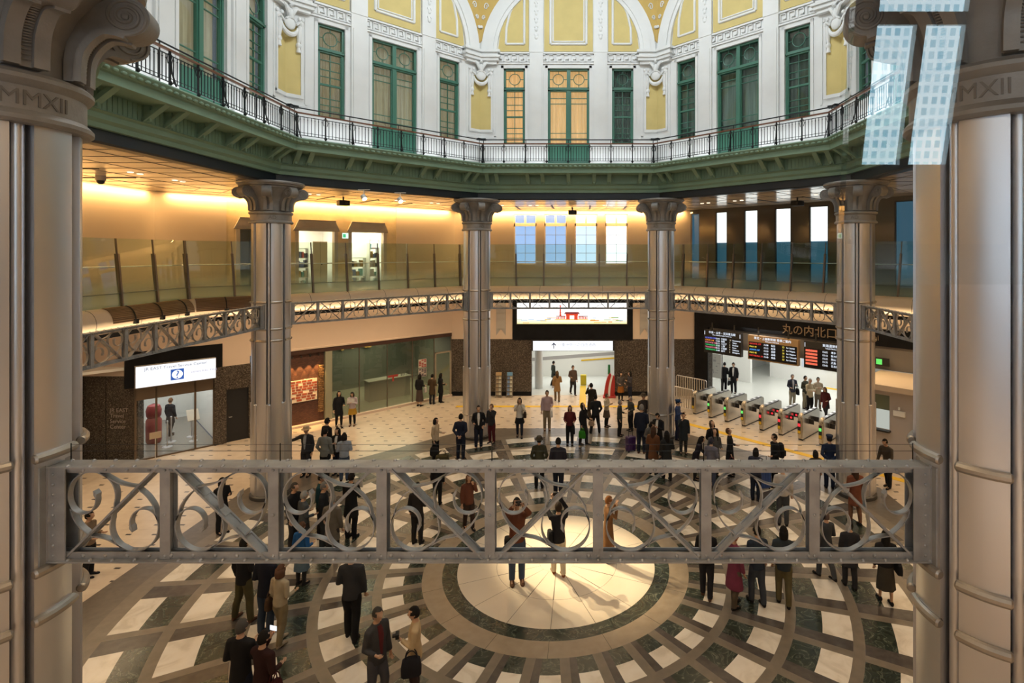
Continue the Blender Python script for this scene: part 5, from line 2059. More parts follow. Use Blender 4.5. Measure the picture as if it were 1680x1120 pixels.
def build_gate():
    g = thing('ticket_gate', 'x', 'ticket gate', group='ticket gates')
    prof = [(0.0, 0.06), (0.0, 0.92), (0.06, 1.0), (1.62, 1.0), (1.70, 0.92), (1.70, 0.06)]
    mb = MB()
    mb.prism(prof, -0.10, 0.10, 'yz')
    mb.build('body', GATEST, g, smooth=0)
    mb = MB()
    mb.box(-0.09, 0.09, 0.03, 1.67, 0.0, 0.06)
    mb.build('base', GATEBK, g)
    mb = MB()
    mb.rbox(-0.085, 0.085, 0.14, 1.56, 1.0, 1.03, 0.03)
    t = mb.build('top_cover', GATEBK, g)
    for y in (0.45, 0.9, 1.3):
        mb = MB()
        mb.box(-0.05, 0.05, y, y + 0.16, 1.03, 1.04)
        mb.build('ticket_slot', STEEL, t)
    mb = MB()     # rounded pale rim of the front end
    mb.tube(smooth_path([(0, 0.02, 0.10), (0, -0.02, 0.5), (0, -0.02, 0.85), (0, 0.03, 0.97), (0, 0.15, 1.01)], 4), (0.085), 10)
    mb.build('end_cap', mat('gate_rim', (0.52, 0.46, 0.36), 0.35, 0.6), g)
    mb = MB()
    mb.box(-0.06, 0.06, -0.115, -0.09, 0.28, 0.80)
    f = mb.build('front_panel', GATEBK, g)
    for z0, z1, col_ in ((0.30, 0.42, 'tag_yellow'),):
        mb = MB()
        mb.box(-0.055, 0.055, -0.120, -0.115, z0, z1)
        mb.build('yellow_label', mat(col_, (0.75, 0.5, 0.02), 0.5), f)
    mb = MB()
    mb.cyl((0, -0.07, 0.90), 0.075, 0.05, 16, 'y')
    mb.build('card_reader', mat('reader_black', (0.03, 0.03, 0.03), 0.3), g)
    mb = MB()
    mb.box(0.10, 0.105, 0.55, 0.78, 0.55, 0.82)
    mb.build('side_window', mat('gate_window', (0.12, 0.11, 0.10), 0.2), g)
    for y in (0.62, 1.12):
        mb = MB()
        mb.rbox(0.10, 0.30, y - 0.015, y + 0.015, 0.55, 0.75, 0.01)
        mb.build('flap', GATEBK, g)
    return g


GLY = emis('gate_green', (0.15, 0.85, 0.15), 1.0)
GLR = emis('gate_red', (0.95, 0.03, 0.05), 1.1)
ords = ['first ticket gate from the left, beside the fence', 'second ticket gate from the left, with a green light', 'third ticket gate from the left, with a green light', 'fourth ticket gate from the left, with a green light',
        'fifth ticket gate from the left, first with a red light', 'sixth ticket gate from the left, with a red light', 'seventh ticket gate from the left, with a red light', 'eighth ticket gate, partly hidden by the big column']
gate = build_gate()
for k, lab in enumerate(ords):
    g = gate if k == 0 else copy_tree(gate, (0, 0, 0), 0)
    g.location = side_pt(45, -4.55 + 0.84 * k, 12.72)
    g.rotation_euler = (0, 0, rad(-45))
    g['label'] = lab
for g in [o for o in C.objects if o.name.startswith('ticket_gate')]:
    k = ords.index(g['label'])
    if k > 0:
        mb = MB()
        mb.box(-0.05, 0.05, -0.120, -0.115, 0.58, 0.70)
        mb.build('indicator', GLR if 4 <= k <= 6 else GLY, g)
    if k in (4, 5):
        mb = MB()
        mb.cyl((0.19, 0.60, 0.65), 0.045, 0.004, 14, 'y')
        mb.cyl((0.19, 1.10, 0.65), 0.045, 0.004, 14, 'y')
        mb.build('stop_light', GLR, g)


def fence(label, phi, u0, u1, w, h):
    f = sthing('steel_fence', label, 'fence', phi, (u0 + u1) / 2, w, 0, 'steel fences by the gates')
    L = (u1 - u0) / 2
    mb = MB()
    mb.tube([(-L, 0, 0), (-L, 0, h - 0.05), (-L + 0.05, 0, h), (L - 0.05, 0, h), (L, 0, h - 0.05), (L, 0, 0)], 0.024, 8)
    mb.tube([(-L, 0, 0.12), (L, 0, 0.12)], 0.014, 6)
    mb.build('rail', STEEL, f)
    n = int(2 * L / 0.13)
    for i in range(1, n):
        mb = MB()
        x = -L + 2 * L * i / n
        mb.box(x - 0.022, x + 0.022, -0.01, 0.01, 0.12, h - 0.02)
        mb.build('bar', mat('fence_bar', (0.45, 0.40, 0.33), 0.4, 0.6), f)


fence('higher steel bar fence behind, left of the first ticket gate', 45, -6.7, -4.9, 14.3, 1.25)
fence('lower steel bar fence in front, left of the first ticket gate', 45, -5.95, -4.75, 12.95, 1.05)

# departure boards hanging over the gates
LEDW = emis('led_white', (0.80, 0.88, 1.0), 1.3)
LEDC = {'blue': emis('led_blue', (0.18, 0.22, 0.95), 1.2), 'orange': emis('led_orange', (1.0, 0.35, 0.04), 1.2), 'red': emis('led_red', (0.95, 0.05, 0.04), 1.1), 'green': emis('led_green', (0.04, 0.75, 0.20), 1.0),
        'pink': emis('led_pink', (0.95, 0.25, 0.35), 1.0), 'yellow': emis('led_yellow', (0.95, 0.75, 0.08), 1.2), 'lblue': emis('led_light_blue', (0.08, 0.40, 1.0), 1.2), 'cream': emis('led_cream', (0.85, 0.72, 0.5), 0.8)}
SCRB = mat('board_screen', (0.006, 0.006, 0.008), 0.3)


def board(label, u, w, z, W, H, caseM, title, sub, rows):
    b = sthing('departure_board', label, 'departure board', 45, u, w, z, 'departure boards over the gates')
    mb = MB()
    mb.box(-W / 2, W / 2, 0, 0.22, 0, H)
    mb.build('case', caseM, b, smooth=0)
    mb = MB()
    mb.box(-W / 2 + 0.05, W / 2 - 0.05, -0.01, 0.0, 0.06, H - 0.30)
    mb.build('screen', SCRB, b, smooth=0)
    link('title', text_mesh(title, 0.135, LEDW, 0.002), b, (0, -0.008, H - 0.155))
    link('title', text_mesh(sub, 0.07, LEDW, 0.002), b, (0, -0.008, H - 0.245))
    n = len(rows)
    for i, (kind, line, time_, dest, trk, right) in enumerate(rows):
        zz = H - 0.42 - i * (H - 0.45) / n
        t = 0.105
        link('row', text_mesh(line, t, LEDC[kind], 0.002, 'LEFT'), b, (-W / 2 + 0.09, -0.013, zz))
        link('row', text_mesh(time_, t, LEDW, 0.002, 'LEFT'), b, (-W * 0.17, -0.013, zz))
        link('row', text_mesh(dest, t, LEDW, 0.002, 'LEFT'), b, (-W * 0.02, -0.013, zz))
        link('row', text_mesh(trk, t, LEDC['yellow' if caseM is not DARK else 'cream'], 0.002, 'LEFT'), b, (W * 0.20, -0.013, zz))
        link('row', text_mesh(right, t * 0.9, LEDW, 0.002, 'LEFT'), b, (W * 0.28, -0.013, zz))
    mb = MB()
    for x in (-W * 0.3, W * 0.3):
        mb.box(x - 0.03, x + 0.03, 0.08, 0.14, H, 4.05 - z)
    mb.build('hanger', DARK, b)
    if caseM is DARK:
        mb = MB()
        for x in (-W / 2 + 0.04, W / 2 - 0.06):
            mb.box(x, x + 0.02, -0.01, 0, H - 0.25, H - 0.06)
        mb.build('side_mark', LEDW, b)


board('departure board on the left, with coloured line names on black', -4.30, 14.75, 2.56, 2.06, 1.14, DARK, '中央・山手・京浜東北線', 'Chuo, Yamanote, Keihin-Tohoku Line',
      [('blue', 'KOSOKU 529', '15:04', '宇都宮', '10', 'Utsunomiya'), ('orange', 'CHUO 148', '15:08', '高尾', '1', 'Takao'), ('pink', 'HACHIOJI 529', '15:12', '八王子', '2', 'Hachioji'), ('green', 'YAMANOTE 361', '15:20', '上野', '4', 'Ueno'), ('pink', 'TOKAIDO 851', '15:32', '小田原', '9', 'Odawara'), ('green', 'YAMANOTE 67', '15:40', '品川', '5', 'Shinagawa')])
BRCASE = mat('board_bronze', (0.34, 0.22, 0.11), 0.4, 0.3)
board('departure board in the middle, in a bronze coloured case', -1.70, 14.75, 2.54, 2.42, 1.14, BRCASE, '東北・上越新幹線 発車ご案内', 'Shinkansen Departures',
      [('red', 'HAYATE 177', '15:08', '仙台', '22', 'for Sendai'), ('yellow', 'MAX 49', '15:12', '新潟', '21', 'for Niigata'), ('lblue', 'ASAMA 547', '15:20', '長野', '20', 'for Nagano'), ('yellow', 'MAX 48', '15:28', '高崎', '23', 'for Takasaki'), ('red', 'HAYABUSA 14', '15:40', '青森', '22', 'for Aomori')])
board('departure board on the right, partly hidden by the big column', 0.98, 14.75, 2.54, 2.42, 1.16, DARK, '東海道新幹線', 'Tokaido Shinkansen',
      [('red', 'のぞみ 237', '15:02', '博多', '18', 'Hakata'), ('red', 'のぞみ 31', '15:12', '新大阪', '19', 'Osaka'), ('red', 'ひかり 515', '15:22', '岡山', '14', 'Okayama'), ('red', 'のぞみ 33', '15:32', '広島', '18', 'Hiroshima'), ('red', 'こだま 667', '15:42', '名古屋', '15', 'Nagoya')])
mb = MB()
for i in range(5):
    zz = 1.16 - 0.42 - i * (1.16 - 0.45) / 5
    mb.box(-1.13, -0.62, -0.0125, -0.0105, zz - 0.02, zz + 0.07)
rb = [o for o in C.objects if o.get('label', '').startswith('departure board on the right')][0]
mb.build('red_strip', emis('led_salmon', (0.95, 0.20, 0.10), 0.9), rb)

# staffed booth at the right end of the gates
bo = sthing('station_booth', 'grey staffed booth with a beige roof right of the gate column', 'booth', 45, 4.4, 13.1, 0)
mb = MB()
wall_with_holes(mb, -1.6, 3.2, 0, 2.55, 0, 0.1, [(-1.45, -0.75, 1.05, 2.3)])
mb.box(-1.6, -1.5, 0.1, 2.2, 0, 2.55)
mb.build('wall_panel', mat('booth_grey', (0.42, 0.39, 0.37), 0.5), bo, smooth=0)
mb = MB()
mb.box(-1.75, 3.3, -0.45, 2.4, 2.55, 2.75)
mb.build('roof', mat('booth_roof', (0.58, 0.47, 0.34), 0.6), bo, smooth=0)
mb = MB()
mb.box(-1.45, -0.75, 0.05, 0.06, 1.75, 2.3)
mb.build('window_pane', mat('booth_green', (0.16, 0.20, 0.15), 0.12), bo)
mb = MB()
mb.box(-1.45, -0.75, 0.06, 0.07, 1.05, 1.75)
mb.build('lit_hatch', emis('booth_light', (0.9, 0.95, 0.85), 0.5), bo)
mb = MB()
mb.box(-1.5, -0.7, -0.2, 0.1, 0.98, 1.04)
mb.build('counter', DARK, bo)
mb = MB()
mb.rbox(-0.62, -0.22, -0.07, 0.0, 1.62, 1.82, 0.02)
mb.cyl((-0.42, -0.05, 1.86), 0.035, 0.1, 10)
mb.build('alarm_box', WHITEW, bo)
ps = sthing('framed_poster', 'framed pale poster on the grey booth wall at far right', 'poster', 45, 4.75, 13.08, 0.55)
mb = MB()
mb.box(-0.33, 0.6, -0.03, 0.0, 0, 1.05)
mb.build('frame', STEEL, ps)
mb = MB()
mb.box(-0.29, 0.56, -0.036, -0.03, 0.04, 1.01)
mb.build('sheet', mat('poster_cream', (0.7, 0.66, 0.6), 0.6), ps)
mb = MB()
mb.ball((0.28, -0.037, 0.7), (0.16, 0.004, 0.2), 12, 8)
mb.build('picture', mat('poster_pic', (0.45, 0.22, 0.14), 0.6), ps)
ex = sthing('exit_light', 'small green lit exit light over the staffed booth', 'sign', 45, 2.75, 15.3, 2.95)
mb = MB()
mb.box(-0.25, 0.25, 0, 0.08, 0, 0.32)
mb.build('case', DARK, ex)
mb = MB()
mb.box(-0.22, 0.0, -0.01, 0, 0.05, 0.27)
mb.build('green_face', GLY, ex)

# ------------------------------------------------------------------ upper gallery shops
BOXCOLS = [mat('box_%d' % i, c_, 0.5) for i, c_ in enumerate([(0.55, 0.12, 0.10), (0.12, 0.40, 0.42), (0.6, 0.55, 0.45), (0.08, 0.08, 0.10), (0.45, 0.30, 0.12), (0.15, 0.2, 0.42), (0.62, 0.6, 0.6)])]
mb = MB()
mb.box(-3.6, 2.6, 16.9, 17.0, 5.9, 9.0)
mb.box(-3.6, 2.6, 14.9, 17.0, 8.9, 9.0)
mb.box(0.42, 0.52, 14.86, 17.0, 5.9, 9.0)
mb.box(-3.6, -3.5, 14.86, 17, 5.9, 9.0)
mb.box(2.5, 2.6, 14.86, 17, 5.9, 9.0)
mb.box(-2.6, -2.5, 14.86, 17, 5.9, 9.0)
struct('wall_gallery_shop', mb, WHITEW, 135, smooth=0)
area('gallery_shop_lamp_a', side_pt(135, -0.9, 15.9, 8.8), (0, 0, -1), 1.2, 1.2, 60, (1, 0.86, 0.62))
area('gallery_shop_lamp_b', side_pt(135, 1.6, 15.9, 8.8), (0, 0, -1), 1.2, 1.2, 80, (1, 0.86, 0.62))


def shelf(label, u, w, z, W, n, seed):
    s = sthing('shop_shelf', label, 'shelf', 135, u, w, z, 'goods shelves in the gallery shops')
    random.seed(seed)
    mb = MB()
    for x in (-W / 2, W / 2 - 0.03):
        mb.box(x, x + 0.03, 0, 0.35, 0, 0.42 * n)
    for k in range(n + 1):
        mb.box(-W / 2, W / 2, 0, 0.35, 0.42 * k, 0.42 * k + 0.03)
    mb.build('frame', WHITEW, s, smooth=0)
    for k in range(n):
        mb = MB()
        x = -W / 2 + 0.04
        while x < W / 2 - 0.12:
            w_ = random.uniform(0.06, 0.14)
            mb.box(x, x + w_, 0.05, 0.25, 0.42 * k + 0.03, 0.42 * k + random.uniform(0.15, 0.36), random.randrange(7))
            x += w_ + random.uniform(0.01, 0.05)
        mb.build('goods', BOXCOLS, s, smooth=0)['kind'] = 'stuff'


shelf('white goods shelf in the left gallery doorway', -1.0, 15.5, 6.05, 0.7, 4, 1)
shelf('white goods shelf in the right gallery shop opening', 1.35, 15.4, 6.05, 1.0, 3, 2)
shelf('lit goods shelf at the right of the right gallery opening', 2.05, 15.0, 6.05, 0.45, 5, 4)
dr = sthing('cabinet_door', 'pale double cabinet door inside the left gallery doorway', 'cabinet', 135, -0.28, 15.2, 6.05)
mb = MB()
for s in (-1, 1):
    a, b = sorted((s * 0.005, s * 0.30))
    mb = MB()
    mb.box(a, b, 0, 0.05, 0, 2.0)
    p_ = mb.build('leaf', mat('pale_wood', (0.62, 0.52, 0.38), 0.5), dr, smooth=0)
mb = MB()
mb.cyl((0.06, -0.03, 1.0), 0.02, 0.03, 10, 'y')
mb.build('knob', DARK, p_)
lm = sthing('lamp_shade', 'white lit lampshade in the right gallery shop opening', 'lamp', 135, 2.0, 14.80, 7.80)
mb = MB()
mb.lathe([(0.19, 0), (0.10, 0.50)], 20)
mb.build('shade', emis('shade_glow', (1.0, 0.92, 0.75), 1.5), lm)
ex = sthing('exit_sign', 'small green and white lit exit sign between the gallery shops', 'sign', 135, 0.55, UW - 0.04, 8.18)
mb = MB()
mb.box(-0.14, 0.14, 0, 0.04, 0, 0.26)
mb.build('case', GREYW, ex)
mb = MB()
mb.box(-0.13, 0.13, -0.006, 0, 0.01, 0.25)
mb.build('face', emis('exit_white', (0.75, 1.0, 0.85), 1.2), ex)
mb = MB()
mb.box(-0.10, 0.02, -0.01, -0.006, 0.05, 0.20)
mb.build('symbol', emis('exit_green', (0.05, 0.6, 0.25), 0.9), ex)
# small ceiling fittings
for k, (phi, u, w, lab) in enumerate(((135, -0.55, 11.9, 'black box projector under the north-west gallery ceiling'), (90, 0.05, 12.9, 'black box projector over the four bright windows'), (45, 0.6, 12.2, 'black box projector over the white blinds'))):
    p = sthing('ceiling_projector', lab, 'projector', phi, u, w, 9.40, 'black projectors on the gallery ceiling')
    mb = MB()
    mb.rbox(-0.20, 0.20, -0.18, 0.18, 0, 0.20, 0.03)
    b_ = mb.build('body', IRON, p)
    mb = MB()
    mb.cyl((0.06, -0.20, 0.1), 0.05, 0.03, 14, 'y')
    mb.build('lens', DARK, b_)
    mb = MB()
    mb.cyl((0, 0, 0.2), 0.03, 0.15, 10)
    mb.build('bracket', IRON, p)
for k, (x, y) in enumerate(((-6.98, 5.55), (-6.05, 6.5))):
    p = thing('ceiling_spotlight', ['glowing ceiling spotlight, left one of the pair above the shopfront', 'glowing ceiling spotlight, right one of the pair above the shopfront'][k], 'spotlight', (x, y, 9.45), 0, 'glowing spotlights')
    mb = MB()
    d = Vector((0.35 - x, 0.1 - y, -9.4)).normalized()
    q = d.to_track_quat('Z', 'Y').to_matrix().to_4x4()
    hs = MB()
    hs.lathe([(0.05, -0.12), (0.085, -0.10), (0.09, 0.06), (0.075, 0.06), (0.07, 0.02)], 18)
    hm = hs.mesh('housing', WHITEW)
    hm.transform(q)
    link('housing', hm, p)
    ls = MB()
    ls.lathe([(0.074, 0.045), (0.06, 0.066), (0.03, 0.078), (0.0, 0.081)], 18)
    lm_ = ls.mesh('lens', emis('spot_glow', (1.0, 0.93, 0.78), 16.0))
    lm_.transform(q)
    link('lens', lm_, p)
    mb = MB()
    mb.cyl((0, 0, 0.05), 0.015, 0.245, 8)
    mb.box(-0.2, 0.2, -0.03, 0.03, 0.27, 0.292)
    mb.build('mount', WHITEW, p)
p = sthing('dome_camera', 'small dark dome camera on the ceiling at far left', 'camera', 180, 2.2, 13.1, 9.60)
mb = MB()
mb.lathe([(0.0, -0.11), (0.05, -0.10), (0.09, -0.05), (0.10, 0.0)], 16)
b_ = mb.build('dome', IRON, p)
mb = MB()
mb.cyl((0, 0, 0), 0.12, 0.14, 18)
mb.build('housing', GREYW, p)

# ================================================================== people
# Everyone is modelled 1 unit tall, facing -y, then scaled to the right height.
def fuse(mb, voxel, mats, name, smooth_it=3):
    """Fuse overlapping closed shapes into one continuous skin."""
    me = mb.mesh('tmp', mats, 0)
    o = bpy.data.objects.new('tmp', me)
    C.objects.link(o)
    r = o.modifiers.new('r', 'REMESH')
    r.mode = 'VOXEL'
    r.voxel_size = voxel
    s = o.modifiers.new('s', 'SMOOTH')
    s.factor = 0.5
    s.iterations = smooth_it
    out = eval_mesh(o)
    bpy.data.objects.remove(o)
    bpy.data.meshes.remove(me)
    out.name = name
    out.polygons.foreach_set('use_smooth', [True] * len(out.polygons))
    if not out.materials:
        out.materials.append(mats)
    return out


def join_mesh(a, mb, mats):
    """Append a builder's faces to mesh a (material index offsets kept)."""
    import bmesh
    bm = bmesh.new()
    bm.from_mesh(a)
    b = mb.mesh('tmp', mats, 0)
    bm.from_mesh(b)
    bm.to_mesh(a)
    bm.free()
    bpy.data.meshes.remove(b)
    a.materials.clear()
    for m in mats:
        a.materials.append(m)
    a.polygons.foreach_set('use_smooth', [True] * len(a.polygons))
    a.update()


ARMS = {  # elbow, wrist for the +x side
    'down': ((0.132, 0.012, 0.635), (0.135, -0.035, 0.485)),
    'swing': ((0.130, 0.05, 0.64), (0.135, 0.03, 0.49)),
    'bent': ((0.135, 0.02, 0.635), (0.105, -0.115, 0.615)),
    'chest': ((0.130, -0.02, 0.64), (0.045, -0.135, 0.70)),
    'cross': ((0.135, -0.03, 0.66), (-0.02, -0.115, 0.655)),
    'face': ((0.115, -0.085, 0.70), (0.035, -0.125, 0.855)),
    'up': ((0.135, -0.10, 0.86), (0.055, -0.17, 0.985)),
    'back': ((0.140, 0.06, 0.65), (0.03, 0.105, 0.545)),
    'out': ((0.225, 0.0, 0.735), (0.36, -0.02, 0.70)),
    'pocket': ((0.150, 0.035, 0.635), (0.110, -0.03, 0.525)),
    'push': ((0.125, -0.06, 0.655), (0.085, -0.20, 0.60)),
}
LEGS = {  # knee, ankle per side
    'stand': [((0.056, -0.01, 0.275), (0.058, 0.012, 0.045)), ((0.056, -0.01, 0.275), (0.058, 0.012, 0.045))],
    'apart': [((0.085, -0.01, 0.275), (0.125, 0.012, 0.045)), ((0.075, -0.01, 0.275), (0.105, 0.0, 0.045))],
    'walk': [((0.05, -0.085, 0.285), (0.045, -0.10, 0.045)), ((0.05, 0.02, 0.275), (0.045, 0.125, 0.065))],
    'step': [((0.055, -0.05, 0.28), (0.055, -0.05, 0.045)), ((0.055, 0.01, 0.275), (0.055, 0.065, 0.048))],
}
SKIN = mat('skin', (0.52, 0.32, 0.21), 0.5)
SKIN2 = mat('skin_tan', (0.42, 0.24, 0.15), 0.5)
EYE = mat('eye_dark', (0.02, 0.015, 0.012), 0.3)
LIP = mat('lip', (0.36, 0.13, 0.10), 0.5)
HRX, HRY, HRZ, HC = 0.046, 0.058, 0.070, Vector((0, -0.006, 0.925))


def lean_pt(p, a):
    p = Vector(p)
    if a and p.z > 0.5:
        z, y = p.z - 0.5, p.y
        p = Vector((p.x, y * math.cos(a) - z * math.sin(a), 0.5 + z * math.cos(a) + y * math.sin(a)))
    return p


def head_matrix(pose):
    a, hy, hp = rad(pose[3]), rad(pose[4]), rad(pose[5])
    neck = Vector((0, 0.012, 0.86))
    M = Matrix.Translation(neck) @ Matrix.Rotation(hy, 4, 'Z') @ Matrix.Rotation(hp, 4, 'X') @ Matrix.Translation(-neck)
    if a:
        L = Matrix.Translation((0, 0, 0.5)) @ Matrix.Rotation(a, 4, 'X') @ Matrix.Translation((0, 0, -0.5))
        M = L @ M
    return M


def head_shape(mb, M, k=1.0):
    n0 = len(mb.v)
    mb.ball((0, 0, 0), (1, 1, 1), 16, 12)
    for i in range(n0, len(mb.v)):
        x, y, z = mb.v[i]
        w = 1.0
        if z < -0.1:                      # jaw and chin narrow downwards
            w = 1 - 0.38 * min(1, (-z - 0.1) / 0.9)
        yy = y * (1 - 0.10 * max(0, -z)) if y < 0 else y * (1 - 0.25 * max(0, -z))
        p = Vector((x * HRX * w * k, yy * HRY * k, z * HRZ * k)) + HC
        mb.v[i] = tuple(M @ p)


BODY, CLOTH = {}, {}


def arm_path(s, kind, a):
    e, w = ARMS[kind]
    sh = (s * 0.098, 0.006, 0.795)
    return [lean_pt(p, a) for p in ((s * 0.06, 0.01, 0.80), sh, (s * e[0], e[1], e[2]), (s * w[0], w[1], w[2]))]


def body_mesh(pose):
    """pose = (left arm, right arm, legs, lean, head yaw, head pitch)"""
    if pose in BODY:
        return BODY[pose]
    a = rad(pose[3])
    M = head_matrix(pose)
    mb = MB()
    # torso with neck
    rings = []
    for z, rx, ry, y in ((0.475, 0.05, 0.045, 0.0), (0.50, 0.078, 0.060, 0.004), (0.55, 0.082, 0.060, 0.004), (0.62, 0.070, 0.050, 0.0), (0.70, 0.082, 0.056, 0.0), (0.77, 0.090, 0.052, 0.006), (0.81, 0.072, 0.042, 0.010), (0.835, 0.040, 0.036, 0.012), (0.86, 0.030, 0.032, 0.010)):
        rings.append([lean_pt((rx * math.cos(2 * PI * j / 16), y + ry * math.sin(2 * PI * j / 16), z), a) for j in range(16)])
    mb.loft(rings)
    base = lean_pt((0, 0.012, 0.825), a)
    mb.tube([base, M @ Vector((0, 0.006, 0.865)), M @ Vector((0, 0.0, 0.90))], [0.032, 0.029, 0.028], 12)
    head_shape(mb, M)
    # nose, brow, ears
    mb.tube([M @ Vector((0, -0.060, 0.940)), M @ Vector((0, -0.070, 0.915)), M @ Vector((0, -0.060, 0.905))], [0.006, 0.0095, 0.008], 8)
    for s in (-1, 1):
        mb.ball(M @ Vector((s * 0.046, 0.002, 0.922)), (0.008, 0.012, 0.018), 8, 6)
        P = arm_path(s, pose[0] if s > 0 else pose[1], a)
        mb.tube(P, [0.030, 0.030, 0.024, 0.0165], 10)
        d = (P[3] - P[2]).normalized()
        mb.tube([P[3] - d * 0.01, P[3] + d * 0.02, P[3] + d * 0.045], [(0.0155, 0.013), (0.020, 0.012), (0.019, 0.010)], 10)
        kn, an = LEGS[pose[2]][0 if s > 0 else 1]
        mb.tube([(s * 0.045, 0.002, 0.51), (s * 0.05, 0.0, 0.47), (s * kn[0], kn[1], kn[2]), (s * kn[0] * 0.5 + s * an[0] * 0.5, (kn[1] + an[1]) / 2 + 0.012, (kn[2] + an[2]) / 2 + 0.03), (s * an[0], an[1], an[2])], [0.048, 0.046, 0.030, 0.027, 0.018], 10)
        mb.tube([(s * an[0], an[1] + 0.02, an[2] - 0.02), (s * an[0] * 1.05, an[1] - 0.04, an[2] - 0.022), (s * an[0] * 1.1, an[1] - 0.095, an[2] - 0.03)], [0.020, 0.021, 0.013], 8)
    me = fuse(mb, 0.0105, SKIN, 'body')
    # five fingers on each hand, eyes, mouth
    ex = MB()
    for s in (-1, 1):
        P = arm_path(s, pose[0] if s > 0 else pose[1], a)
        d = (P[3] - P[2]).normalized()
        side = d.cross(Vector((0, 1, 0)) if abs(d.y) < 0.8 else Vector((0, 0, 1))).normalized()
        curl = side.cross(d).normalized()
        if curl.y > 0 and abs(d.y) < 0.8:
            curl = -curl
        for f, (off, ln) in enumerate(((-0.0135, 0.034), (-0.0045, 0.040), (0.0045, 0.037), (0.0125, 0.029))):
            r0 = P[3] + d * 0.038 + side * off
            ex.tube([r0, r0 + d * ln * 0.5 + curl * 0.003, r0 + d * ln * 0.8 + curl * 0.012, r0 + d * ln * 0.88 + curl * 0.022], [0.0052, 0.005, 0.0045, 0.0035], 6)
        t0 = P[3] + d * 0.012 - side * 0.014
        ex.tube([t0, t0 + d * 0.016 - side * 0.012, t0 + d * 0.034 - side * 0.014 + curl * 0.005], [0.0065, 0.006, 0.0045], 6)
        ex.ball(M @ Vector((s * 0.0175, -0.0535, 0.931)), (0.008, 0.006, 0.0042), 8, 5, 1)
        ex.ball(M @ Vector((s * 0.0185, -0.0545, 0.944)), (0.011, 0.005, 0.0025), 8, 4, 1)
    ex.ball(M @ Vector((0, -0.0535, 0.885)), (0.0125, 0.006, 0.0035), 8, 5, 2)
    join_mesh(me, ex, [SKIN, EYE, LIP])
    BODY[pose] = me
    return me


def top_mesh(kind, pose):
    key = ('top', kind, pose[:4])
    if key in CLOTH:
        return CLOTH[key]
    a = rad(pose[3])
    mb = MB()
    hem = {'jacket': 0.455, 'shirt': 0.49, 'coat': 0.33, 'long_coat': 0.20, 'dress': 0.26}[kind]
    fl = {'jacket': 0.100, 'shirt': 0.094, 'coat': 0.118, 'long_coat': 0.128, 'dress': 0.135}[kind]
    rows = [(hem, fl, fl * 0.78, 0.004), (max(hem + 0.04, 0.50) if hem > 0.4 else 0.50, 0.098, 0.076, 0.004), (0.56, 0.095, 0.072, 0.004), (0.63, 0.088, 0.064, 0.0), (0.70, 0.098, 0.068, 0.0), (0.765, 0.104, 0.062, 0.006), (0.805, 0.088, 0.050, 0.010), (0.832, 0.050, 0.044, 0.012), (0.846, 0.040, 0.040, 0.012)]
    if hem < 0.4:
        rows.insert(1, ((hem + 0.5) / 2, (fl + 0.098) / 2 + 0.004, (fl * 0.78 + 0.076) / 2, 0.004))
    rings = [[lean_pt((rx * math.cos(2 * PI * j / 18), y + ry * math.sin(2 * PI * j / 18), z), a) for j in range(18)] for z, rx, ry, y in rows]
    mb.loft(rings)
    for s in (-1, 1):
        P = arm_path(s, pose[0] if s > 0 else pose[1], a)
        d = P[3] - P[2]
        mb.tube([P[0], P[1], P[2], P[2] + d * 0.93], [0.040, 0.042, 0.034, 0.0265], 12)
    me = fuse(mb, 0.0125, PLASTER, kind, 2)
    CLOTH[key] = me
    return me


def trouser_mesh(pose, slim=False):
    key = ('tr', slim, pose[2])
    if key in CLOTH:
        return CLOTH[key]
    mb = MB()
    rings = [[(rx * math.cos(2 * PI * j / 16), 0.004 + ry * math.sin(2 * PI * j / 16), z) for j in range(16)] for z, rx, ry in ((0.465, 0.070, 0.058), (0.50, 0.092, 0.070), (0.56, 0.088, 0.066), (0.60, 0.080, 0.058))]
    mb.loft(rings)
    k = 0.88 if slim else 1.0
    for s in (-1, 1):
        kn, an = LEGS[pose[2]][0 if s > 0 else 1]
        mb.tube([(s * 0.046, 0.004, 0.51), (s * 0.052, 0.002, 0.45), (s * kn[0], kn[1], kn[2]), (s * kn[0] * 0.5 + s * an[0] * 0.5, (kn[1] + an[1]) / 2 + 0.010, (kn[2] + an[2]) / 2 + 0.02), (s * an[0], an[1] + 0.004, an[2] - (0.018 if not slim else 0.0))], [0.054, 0.057 * k, 0.046 * k, 0.0425 * k, 0.037 * (0.74 if slim else 1)], 12)
    me = fuse(mb, 0.0125, PLASTER, 'trousers', 2)
    CLOTH[key] = me
    return me


def skirt_mesh(hem):
    key = ('sk', hem)
    if key in CLOTH:
        return CLOTH[key]
    mb = MB()
    rows = [(hem, 0.125, 0.105), ((hem + 0.5) / 2, 0.112, 0.090), (0.50, 0.098, 0.075), (0.56, 0.088, 0.066), (0.60, 0.080, 0.058)]
    rings = []
    for i, (z, rx, ry) in enumerate(rows):
        w = 0.006 if i == 0 else 0.003 if i == 1 else 0
        rings.append([((rx + w * math.sin(7 * 2 * PI * j / 42)) * math.cos(2 * PI * j / 42), 0.004 + (ry + w * math.sin(7 * 2 * PI * j / 42)) * math.sin(2 * PI * j / 42), z) for j in range(42)])
    mb.loft(rings, True, True)
    me = mb.mesh('skirt', PLASTER, 60)
    CLOTH[key] = me
    return me


